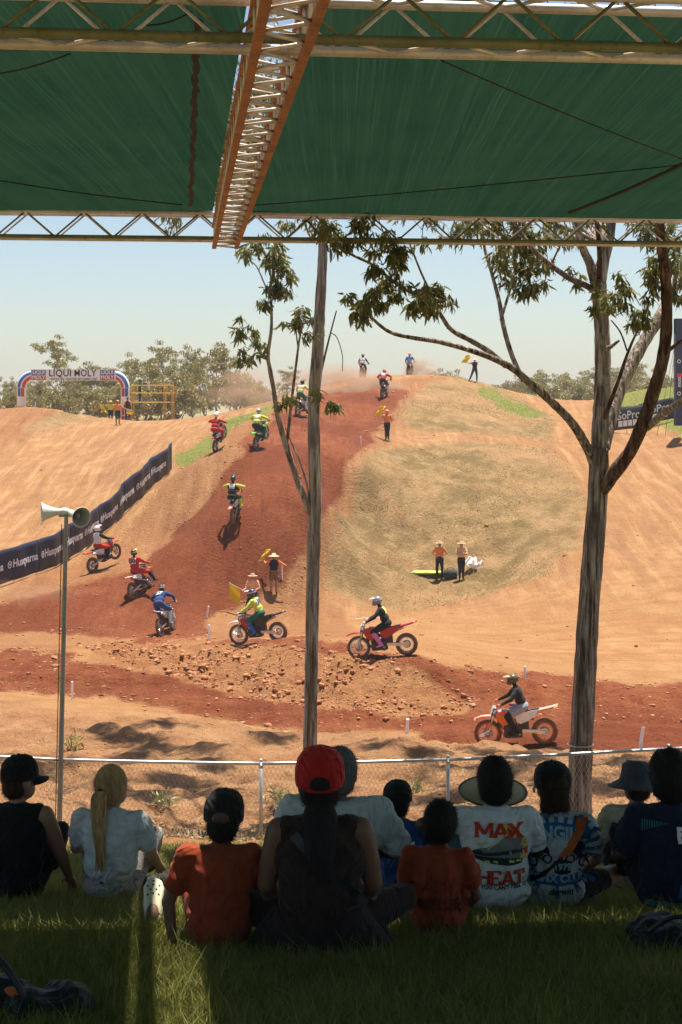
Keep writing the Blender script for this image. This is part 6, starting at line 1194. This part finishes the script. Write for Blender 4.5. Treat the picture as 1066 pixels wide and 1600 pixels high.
for e_, ox in ((1,-.10),(-1,.12)):
    for nm, cxx, czz, rr in (('printed_wheel',-.035,.315,.030),('printed_wheel',.045,.345,.028)):
        n = 18; V=[]
        for i in range(n+1):
            a = 2*math.pi*i/n
            for r2 in (rr,rr*.68): V.append(prj(ox+e_*cxx+r2*math.cos(a), czz+r2*math.sin(a), .007))
        b = MB(); b.add(V,[(i*2,i*2+1,i*2+3,i*2+2) for i in range(n)]); link(nm, b.mesh(nm, JD, False, False), sh)
    patch('printed_rider',[(e_*-.04,.0),(e_*-.05,.05),(e_*-.03,.085),(e_*.0,.09),(e_*.05,.06),(e_*.06,.02),(e_*.03,.03),(e_*.0,.0),(e_*.03,-.02)] if e_ == 1 else [(.04,.0),(-.03,-.02),(0,.0),(-.03,.03),(-.06,.02),(-.05,.06),(0,.09),(.03,.085),(.05,.05)],JD,.0072,ox,.35)
b = MB(); P0 = [prj(lerp(.155,.035,k/12)+.02*math.sin(k/12*math.pi), lerp(.585,.365,k/12), .014) for k in range(13)]; b.ribbon(P0, Vector((.062,0,.012)), Vector((0,.008,0))); b.build('orange_strap', clothm('strap_orange',(.62,.14,.03)), o)
b = MB(); P0 = [prj(lerp(.035,-.19,k/12), lerp(.365,.20,k/12)-.02*math.sin(k/12*3.1), .012) for k in range(13)]; b.ribbon(P0, Vector((.02,0,.04)), Vector((0,.008,0))); b.build('black_strap', M_BLACK, o)
# 11 person in beige shirt and bucket hat
s = .95; J = sit_J(s,'knees',((-.30,.10,.32),(-.38,.18,.12)),None,.03,(-.5,2,.73),.01); o,sh,prj,Hm,Fm = spect(997,1398,9.7,s,R(4),J,'person in a beige fishing shirt and grey wide brimmed hat by the fence',SKIN_T,T_BEIGE,D_SHORT,True,1.08,1.05,sleeve_len=.7)
hair_short(o,J,Hm,s,H_BRN,0,.98); disc_hat(o,J,Hm,s,[(.0,.125),(.06,.122),(.088,.10),(.098,.03),(.108,.005),(.15,-.022),(.175,-.04),(.175,-.044),(.148,-.028),(.10,.0)],clothm('hat_grey',(.06,.065,.075)),.02,R(-6))
decal('lettering', text_geo('BARRAMUNDI',.062,.003,.02,1.05), lambda x,y: prj(x*1.0+.01, .515+y-x*x*1.2, .005), T_BLK, sh)
# 12 person in navy and teal shirt at the right edge
s = .98; J = sit_J(s,'knees',((-.28,.06,.34),(-.26,.26,.26)),None,.02,(.1,2,.76),.0,1.05); o,sh,prj,Hm,Fm = spect(1052,1432,8.25,s,R(3),J,'curly haired person in a navy and teal team shirt at the right edge',SKIN_D,T_NAVY,D_SHORT,True,1.14,1.08,sleeve_len=.72)
hair_short(o,J,Hm,s*1.12,H_BLK,0,1.14,.06,.03); decal('lettering', text_geo('FIJI',.105,.005,.02), lambda x,y: prj(x+.055, .47+y, .006), M_LET, sh)
for k in range(11): decal('shoulder_stripe', rect_geo(-.19+k*.013,.555-.002*k,-.184+k*.013,.49+.004*k,1,4), lambda x,y: prj(x,y,.0045), T_TEAL, sh)
patch('side_panel',[(-.02,-.17),(.17,-.17),(.18,.10),(.08,.02),(.02,-.06)],T_BLUE,.004,.0,.32); patch('hem_band',[(-.17,0),(.17,0),(.17,.04),(-.17,.035)],T_TEAL,.005,0,.085)
# ------------------------------------------------------------------ belongings on the grass
def shoe_thing(px, py, d, rz, label, m, holes, s=1.0):
    q = G(px,py,d,3); e = empty('shoe', q, rz, label, 'shoe'); b = MB(); V=[]; n = 20
    prof = [(-.135,.036,.0,.075),(-.10,.044,.0,.085),(-.03,.046,.0,.09),(.03,.05,.0,.078),(.09,.054,.0,.058),(.125,.040,.0,.042),(.142,.016,.0,.03)]
    for y,w_,z0,z1 in prof:
        for i in range(n): a = 2*math.pi*i/n; V.append((w_*math.cos(a)*s, y*s, (z0+(z1-z0)*(.5+.5*math.sin(a)))*s))
    b.add(V,[(j*n+i,j*n+(i+1)%n,(j+1)*n+(i+1)%n,(j+1)*n+i) for j in range(len(prof)-1) for i in range(n)]+[tuple(reversed(range(n))),tuple(range(n*(len(prof)-1),n*len(prof)))]); b.build('upper', m, e, True)
    b = MB(); b.plate([(.05*math.cos(a)*(1.1 if math.sin(a) > 0 else .95)*s, .148*math.sin(a)*s) for a in np.linspace(0,2*math.pi,24,endpoint=False)],.028*s); q2 = b.build('sole', M_LET if not holes else m, e); q2.location.z = .008
    b = MB(); b.ell((0,-.075*s,.082*s),(.034*s,.055*s,.016*s),None,14,6); b.build('opening', SKIN_B if holes else M_BLACK, e, True)
    if holes:
        for x,y in ((-.028,.03),(0,.035),(.028,.03),(-.015,.06),(.015,.06),(-.03,.085),(0,.09),(.03,.085),(0,.115)):
            z = float(np.interp(y,[q_[0] for q_ in prof],[q_[3] for q_ in prof])); wz = float(np.interp(y,[q_[0] for q_ in prof],[q_[1] for q_ in prof])); b = MB(); b.ell((x*s,y*s,(z*(.5+.5*math.sqrt(max(0,1-(x/wz)**2)))-.001)*s),(.0062*s,.0075*s,.004*s),None,8,4); b.build('hole', M_BLACK, e)
    return e
e = shoe_thing(240,1446,7.6,R(6),'cream slip on clog with holes lying in the strip of sunlight',mat('cream_foam',(.62,.57,.38),.6),True,1.0); e.rotation_euler = (R(48),0,R(4)); e.location.z += .10
e = shoe_thing(246,1398,9.6,R(-50),'black and white trainer behind the cream clog',mat('black_mesh_fabric',(.02,.02,.025),.8),False,1.05); e.rotation_euler = (R(20),R(15),R(-60)); e.location.z += .06
def bagt(px, py, d, sz, label, seed, rz=0):
    random.seed(seed); q = G(px,py,d,3); e = empty('backpack', q, rz, label, 'bag'); L = [ell_(Vector((random.uniform(-.2,.2)*sz,random.uniform(-.12,.12)*sz,.08*sz)),(.2*sz,.15*sz,.11*sz),Euler((random.uniform(-.3,.3),random.uniform(-.3,.3),random.uniform(0,3))).to_matrix(),'b') for _ in range(6)]
    link('body', fuse('body', L, .016, {'b': clothm('dark_nylon',(.012,.013,.016),.6,.5)}, 2, .09), e); return e
e = bagt(45,1590,5.75,.7,'dark backpack with an orange pocket lying in the grass at lower left',3); b = MB(); b.tube(smooth_path([(-.10,-.05,.10),(-.16,-.08,.30),(-.05,-.12,.22),(.05,-.14,.06)],5),.014,6,True,.35); b.build('shoulder_strap', M_BLACK, e, True); b = MB(); b.ell((-.03,-.10,.13),(.04,.02,.018),(0,.3,0),10,6); b.build('orange_pocket', clothm('strap_orange',(.62,.14,.03)), e, True)
for k in range(3): b = MB(); b.box((-.10+k*.06,-.13,.08-.02*(k%2)),(.018,.01,.026),(.3,.4*k,0)); b.build('buckle', M_SILV, e)
e = bagt(1060,1488,6.75,.75,'black bag in the grass at the right edge',8); b = MB(); b.tube(smooth_path([(-.15,-.08,.12),(-.05,-.12,.20),(.1,-.1,.18)],4),.012,6); b.build('handle', M_BLACK, e)
q = G(902,1424,8.2,3); e = empty('cushion', q, 0, 'small blue cushion half hidden in the grass under the printed jersey', 'cushion'); link('pad', fuse('pad',[ell_((0,0,.05),(.09,.07,.05),Matrix.Identity(3),'b'),ell_((-.05,0,.045),(.06,.07,.045),Matrix.Identity(3),'b'),ell_((.05,0,.045),(.06,.07,.045),Matrix.Identity(3),'b')],.012,{'b':clothm('slate_blue',(.05,.08,.14))},2,.04), e); b = MB(); b.tube([(-.1,0,.05),(0,-.07,.05),(.1,0,.05)],.006,6); b.build('piping', T_NAVY, e)
# ------------------------------------------------------------------ lawn, tufts, clods, litter, dust
def hz(x, y):                                        # vectorised height of the built sheet
    fi = np.interp(y, ds, np.arange(nr)); fj = (x/np.maximum(y,7)+.46)/.92*(nc-1); i = np.clip(fi.astype(int),0,nr-2); j = np.clip(fj.astype(int),0,nc-2); a = fi-i; b_ = np.clip(fj-j,0,1)
    return (ZZ[i,j]*(1-b_)+ZZ[i,j+1]*b_)*(1-a)+(ZZ[i+1,j]*(1-b_)+ZZ[i+1,j+1]*b_)*a
def msk(k, x, y):
    i = np.clip(np.round(np.interp(y, ds, np.arange(nr))).astype(int),0,nr-1); j = np.clip(np.round((x/np.maximum(y,7)+.46)/.92*(nc-1)).astype(int),0,nc-1); return (MK[k] if isinstance(k,str) else k)[i,j]
def blades(x, y, hgt, wid, lean, rng, tint):
    n = len(x); z = hz(x,y)-.008; a = rng.uniform(0,2*np.pi,n); l = rng.normal(0,lean,n)*hgt; b_ = rng.uniform(0,2*np.pi,n)
    dx, dy = np.cos(a)*wid, np.sin(a)*wid; lx, ly = np.cos(b_)*l, np.sin(b_)*l
    V = np.stack([np.stack([x-dx,y-dy,z],1), np.stack([x+dx,y+dy,z],1), np.stack([x-dx*.7+lx*.35,y-dy*.7+ly*.35,z+hgt*.55],1), np.stack([x+dx*.7+lx*.35,y+dy*.7+ly*.35,z+hgt*.55],1), np.stack([x+lx,y+ly,z+hgt],1)],1).reshape(-1,3)
    k = np.arange(n)[:,None]*5; Fc = np.concatenate([k+[[0,1,3]],k+[[0,3,2]],k+[[2,3,4]]],0); return V, Fc, np.repeat(tint,5,0)
t = NT('grass_blade'); a = t.n('ShaderNodeVertexColor', layer_name='tint'); t.l(a.outputs[0], t.b.inputs['Base Color']); t.b.inputs['Roughness'].default_value = .6; t.b.inputs['Specular IOR Level'].default_value = .3
tr = t.n('ShaderNodeBsdfTranslucent'); mx = t.n('ShaderNodeMixShader'); mx.inputs[0].default_value = .35; t.l(a.outputs[0],tr.inputs[0]); t.l(t.b.outputs[0],mx.inputs[1]); t.l(tr.outputs[0],mx.inputs[2]); t.l(mx.outputs[0],t.out.inputs[0]); GRASS = t.m
rng = np.random.default_rng(4); N = 330000; u = rng.uniform(0,1,N); y = 4.6*(19.2/4.6)**u; x = np.where(rng.uniform(0,1,N) < .78, rng.uniform(-.26,.26,N), rng.uniform(-.44,.44,N))*np.maximum(y,5.2)
ok = y < 18.7+fbm(x*.8,y*.8,3,6)*1.6; x, y = x[ok], y[ok]; n = len(x); pat = fbm(x*1.6,y*1.1,4,12)+.5
tone = np.clip(rng.normal(.45,.22,n)+(pat-.5)*.9+(y-8)*.02,0,1)[:,None]; dryb = (rng.uniform(0,1,n) < .10+.25*(pat > .62))[:,None]
tint = np.array([.105,.13,.02])*(1-tone)+np.array([.34,.32,.07])*tone; tint = np.where(dryb, np.array([.34,.26,.11])*rng.uniform(.6,1.1,(n,1)), tint)
hg = rng.uniform(.035,.10,n)*(1+.5*(pat-.5))*np.where(rng.uniform(0,1,n)<.05,1.7,1); V,Fc,T = blades(x,y,hg,rng.uniform(.0016,.0034,n)*np.clip(y/6.5,1,2.2),.75,rng,tint)
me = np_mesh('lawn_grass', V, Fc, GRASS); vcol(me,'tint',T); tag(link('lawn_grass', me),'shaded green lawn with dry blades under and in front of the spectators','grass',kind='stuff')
# dry tufts on the mounds, green tufts on the strips
rng = np.random.default_rng(9); X=[];Y=[]
N = 260000; y = rng.uniform(66,124,N); x = rng.uniform(-.24,.26,N)*y; m = np.maximum(msk('dry',x,y), msk('green',x,y)*.9)*np.clip(fbm(x*.4,y*.4,4,77)*3+.5,0,1); ok = rng.uniform(0,1,N) < m*.9; x, y = x[ok], y[ok]; n = len(x); gr = msk('green',x,y)[:,None]; cl = np.clip(fbm(x*.35,y*.35,3,15)+.5,0,1)[:,None]
tint = np.array([.40,.28,.12])*(1-cl*.6)+np.array([.24,.185,.065])*cl*.6; tint = tint*(1-gr)+gr*np.array([.24,.26,.06]); tint = tint*rng.uniform(.75,1.35,(n,1))
V,Fc,T = blades(x,y,rng.uniform(.03,.08,n),rng.uniform(.010,.024,n),1.7,rng,tint); me = np_mesh('dry_grass', V, Fc, GRASS); vcol(me,'tint',T); tag(link('dry_grass', me),'straw coloured dry grass over the mounds beside the ramp','grass',kind='stuff')
# clods of broken earth
t = NT('clod_earth'); c = t.coord('Object'); q = t.noise(2.2,5,c,.6); t.l(t.ramp(q,[(.3,(.28,.10,.04)),(.55,(.42,.18,.078)),(.75,(.54,.28,.13))]),t.b.inputs['Base Color']); t.b.inputs['Roughness'].default_value = .95; t.bump(t.noise(18,4,c),.6,.05); CLOD = t.m
rng = np.random.default_rng(12); N = 170000; y = rng.uniform(42,125,N); x = rng.uniform(-.25,.27,N)*y; e_ = msk(RB,x,y); lo = msk('loam',x,y); edge_ = lo*(1-lo)*4; pr_ = e_*.95*(y<60)*np.clip(fbm(x*.8,y*.8,3,90)*3+.5,0,1) + edge_*.35 + lo*.10*(y<60)+.006+lo*.015; ok = rng.uniform(0,1,N) < pr_; x, y = x[ok], y[ok]
x2 = rng.uniform(-.25,.27,1400)*28; y2 = rng.uniform(19.8,33,1400); x = np.concatenate([x,x2*y2/28]); y = np.concatenate([y,y2]); n = len(x); rb_ = msk(RB,x,y)
sz = np.exp(rng.normal(-4.05,.65,n))*(1+.6*rb_)*np.where(y < 34,.5,1.1); sz = np.clip(sz,.008,.105)
cub = np.array([(a,b_,c_) for c_ in (-.5,1) for a,b_ in ((-1,-1),(1,-1),(1,1),(-1,1))],float); V = cub[None]*sz[:,None,None]*rng.uniform(.35,1.2,(n,8,3)); an = rng.uniform(0,6.28,n); ca,sa_ = np.cos(an)[:,None],np.sin(an)[:,None]; vx = V[:,:,0]*ca-V[:,:,1]*sa_; vy = V[:,:,0]*sa_+V[:,:,1]*ca
V = np.stack([vx+x[:,None], vy+y[:,None], V[:,:,2]*.8+hz(x,y)[:,None]],-1).reshape(-1,3); k = np.arange(n)[:,None]*8; Fc = np.concatenate([k+[f] for f in ((3,2,1,0),(4,5,6,7),(0,1,5,4),(1,2,6,5),(2,3,7,6),(3,0,4,7))],0)
tag(link('dirt_clods', np_mesh('dirt_clods', V, Fc, CLOD)),'broken clods and stones of red earth along the lanes','clods',kind='stuff')
# leaf litter below the fence
rng = np.random.default_rng(15); N = 9000; y = 19.2+np.abs(rng.normal(0,1.0,N)); x = rng.uniform(-5.2,5.4,N); pts = np.stack([x,y,hz(x,y)+.015],1); V,Fc,T = leaves(pts,.09,.012,0,rng); lm_ = leafmat('dead_leaf',(.30,.20,.12),(.50,.38,.25),(.2,.11,.06)); me = np_mesh('leaf_litter',V,Fc,lm_); vcol(me,'tint',T); tag(link('leaf_litter', me),'pale fallen leaves and bark at the foot of the fence','leaf litter',kind='stuff')
# weeds on the bank
WEED = leafmat('weed_leaf',(.14,.16,.05),(.34,.34,.13),(.3,.24,.1))
for px,py,d,r,lb in ((250,1262,23,.16,'small pale weed left of the black capped boy, behind the fence'),(438,1262,22.5,.24,'leafy weed left of the red cap, behind the fence'),(748,1276,22,.26,'bushy weed left of the straw hat, behind the fence'),(112,1172,28,.2,'small tuft of weed on the bank near the pole'),(650,1240,24,.12,'small weed above the blue shirted child')):
    q = G(px,py,d,3); pts = clump((0,0,r*.7),r,60,rng,.8); v,f,tt = leaves(pts,.16,.014,0,rng); e = empty('weed', q, 0, lb, 'weed'); me = np_mesh('foliage',v,f,WEED); vcol(me,'tint',tt); link('foliage', me, e); b = MB()
    for k in range(6): b.tube([Vector((0,0,-.03)),Vector((random.uniform(-r,r)*.6,random.uniform(-r,r)*.6,r*random.uniform(.7,1.3)))],.005,4); b.build('stem', B_PALE, e); b = MB()
# dust thrown up by the wheels
def dust(px, py, d, size, dens, seed, label):
    q = P(px,py,d); b = MB(); b.ell((0,0,0),1,None,24,14); m = bpy.data.materials.new('dust_cloud'); m.use_nodes = True; nt_ = m.node_tree; nt_.nodes.clear(); ou = nt_.nodes.new('ShaderNodeOutputMaterial'); pv = nt_.nodes.new('ShaderNodeVolumePrincipled'); pv.inputs['Color'].default_value = (.86,.52,.33,1); pv.inputs['Anisotropy'].default_value = .2
    tc = nt_.nodes.new('ShaderNodeTexCoord'); ln = nt_.nodes.new('ShaderNodeVectorMath'); ln.operation = 'LENGTH'; nt_.links.new(tc.outputs['Object'],ln.inputs[0]); mr = nt_.nodes.new('ShaderNodeMapRange'); mr.inputs[1].default_value = 1.0; mr.inputs[2].default_value = .15; nt_.links.new(ln.outputs['Value'],mr.inputs[0])
    nz = nt_.nodes.new('ShaderNodeTexNoise'); nz.noise_dimensions = '4D'; nz.inputs['W'].default_value = seed; nz.inputs['Scale'].default_value = 2.2; nz.inputs['Detail'].default_value = 5; nt_.links.new(tc.outputs['Object'],nz.inputs['Vector']); m2 = nt_.nodes.new('ShaderNodeMapRange'); m2.inputs[1].default_value = .42; m2.inputs[2].default_value = .72; nt_.links.new(nz.outputs[0],m2.inputs[0])
    mu = nt_.nodes.new('ShaderNodeMath'); mu.operation = 'MULTIPLY'; nt_.links.new(mr.outputs[0],mu.inputs[0]); nt_.links.new(m2.outputs[0],mu.inputs[1]); mk = nt_.nodes.new('ShaderNodeMath'); mk.operation = 'MULTIPLY'; mk.inputs[1].default_value = dens; nt_.links.new(mu.outputs[0],mk.inputs[0]); nt_.links.new(mk.outputs[0],pv.inputs['Density']); nt_.links.new(pv.outputs[0],ou.inputs['Volume'])
    o = b.build('dust', m, None, True); o.location = q; o.scale = size; tag(o, label, 'dust', kind='stuff')
dust(565,612,106,(3.4,3.0,1.7),5.0,1.,'cloud of orange dust behind the red rider below the crest')
dust(520,600,113,(3.8,3.0,1.6),2.0,2.,'thin dust drifting over the ramp crest'); dust(658,580,119,(1.8,1.5,1.1),4.5,3.,'puff of dust beside the blue skyline rider'); dust(392,612,108,(4.2,4.0,2.0),.6,4.,'thin dust drifting left of the ramp crest'); dust(35,925,62,(2.6,2.0,.55),.7,5.,'low dust at the left edge below the navy banner')
# ------------------------------------------------------------------ hazy air
m = bpy.data.materials.new('hazy_air'); m.use_nodes = True; nt_ = m.node_tree; nt_.nodes.clear(); ou = nt_.nodes.new('ShaderNodeOutputMaterial'); pv = nt_.nodes.new('ShaderNodeVolumePrincipled'); pv.inputs['Color'].default_value = (.93,.93,.92,1); pv.inputs['Density'].default_value = .0004; nt_.links.new(pv.outputs[0],ou.inputs['Volume'])
b = MB(); b.box((0,1050,12),(3100,2950,32)); o = b.build('haze', m); tag(o,'thin pale haze in the air over the whole track','haze',kind='stuff')
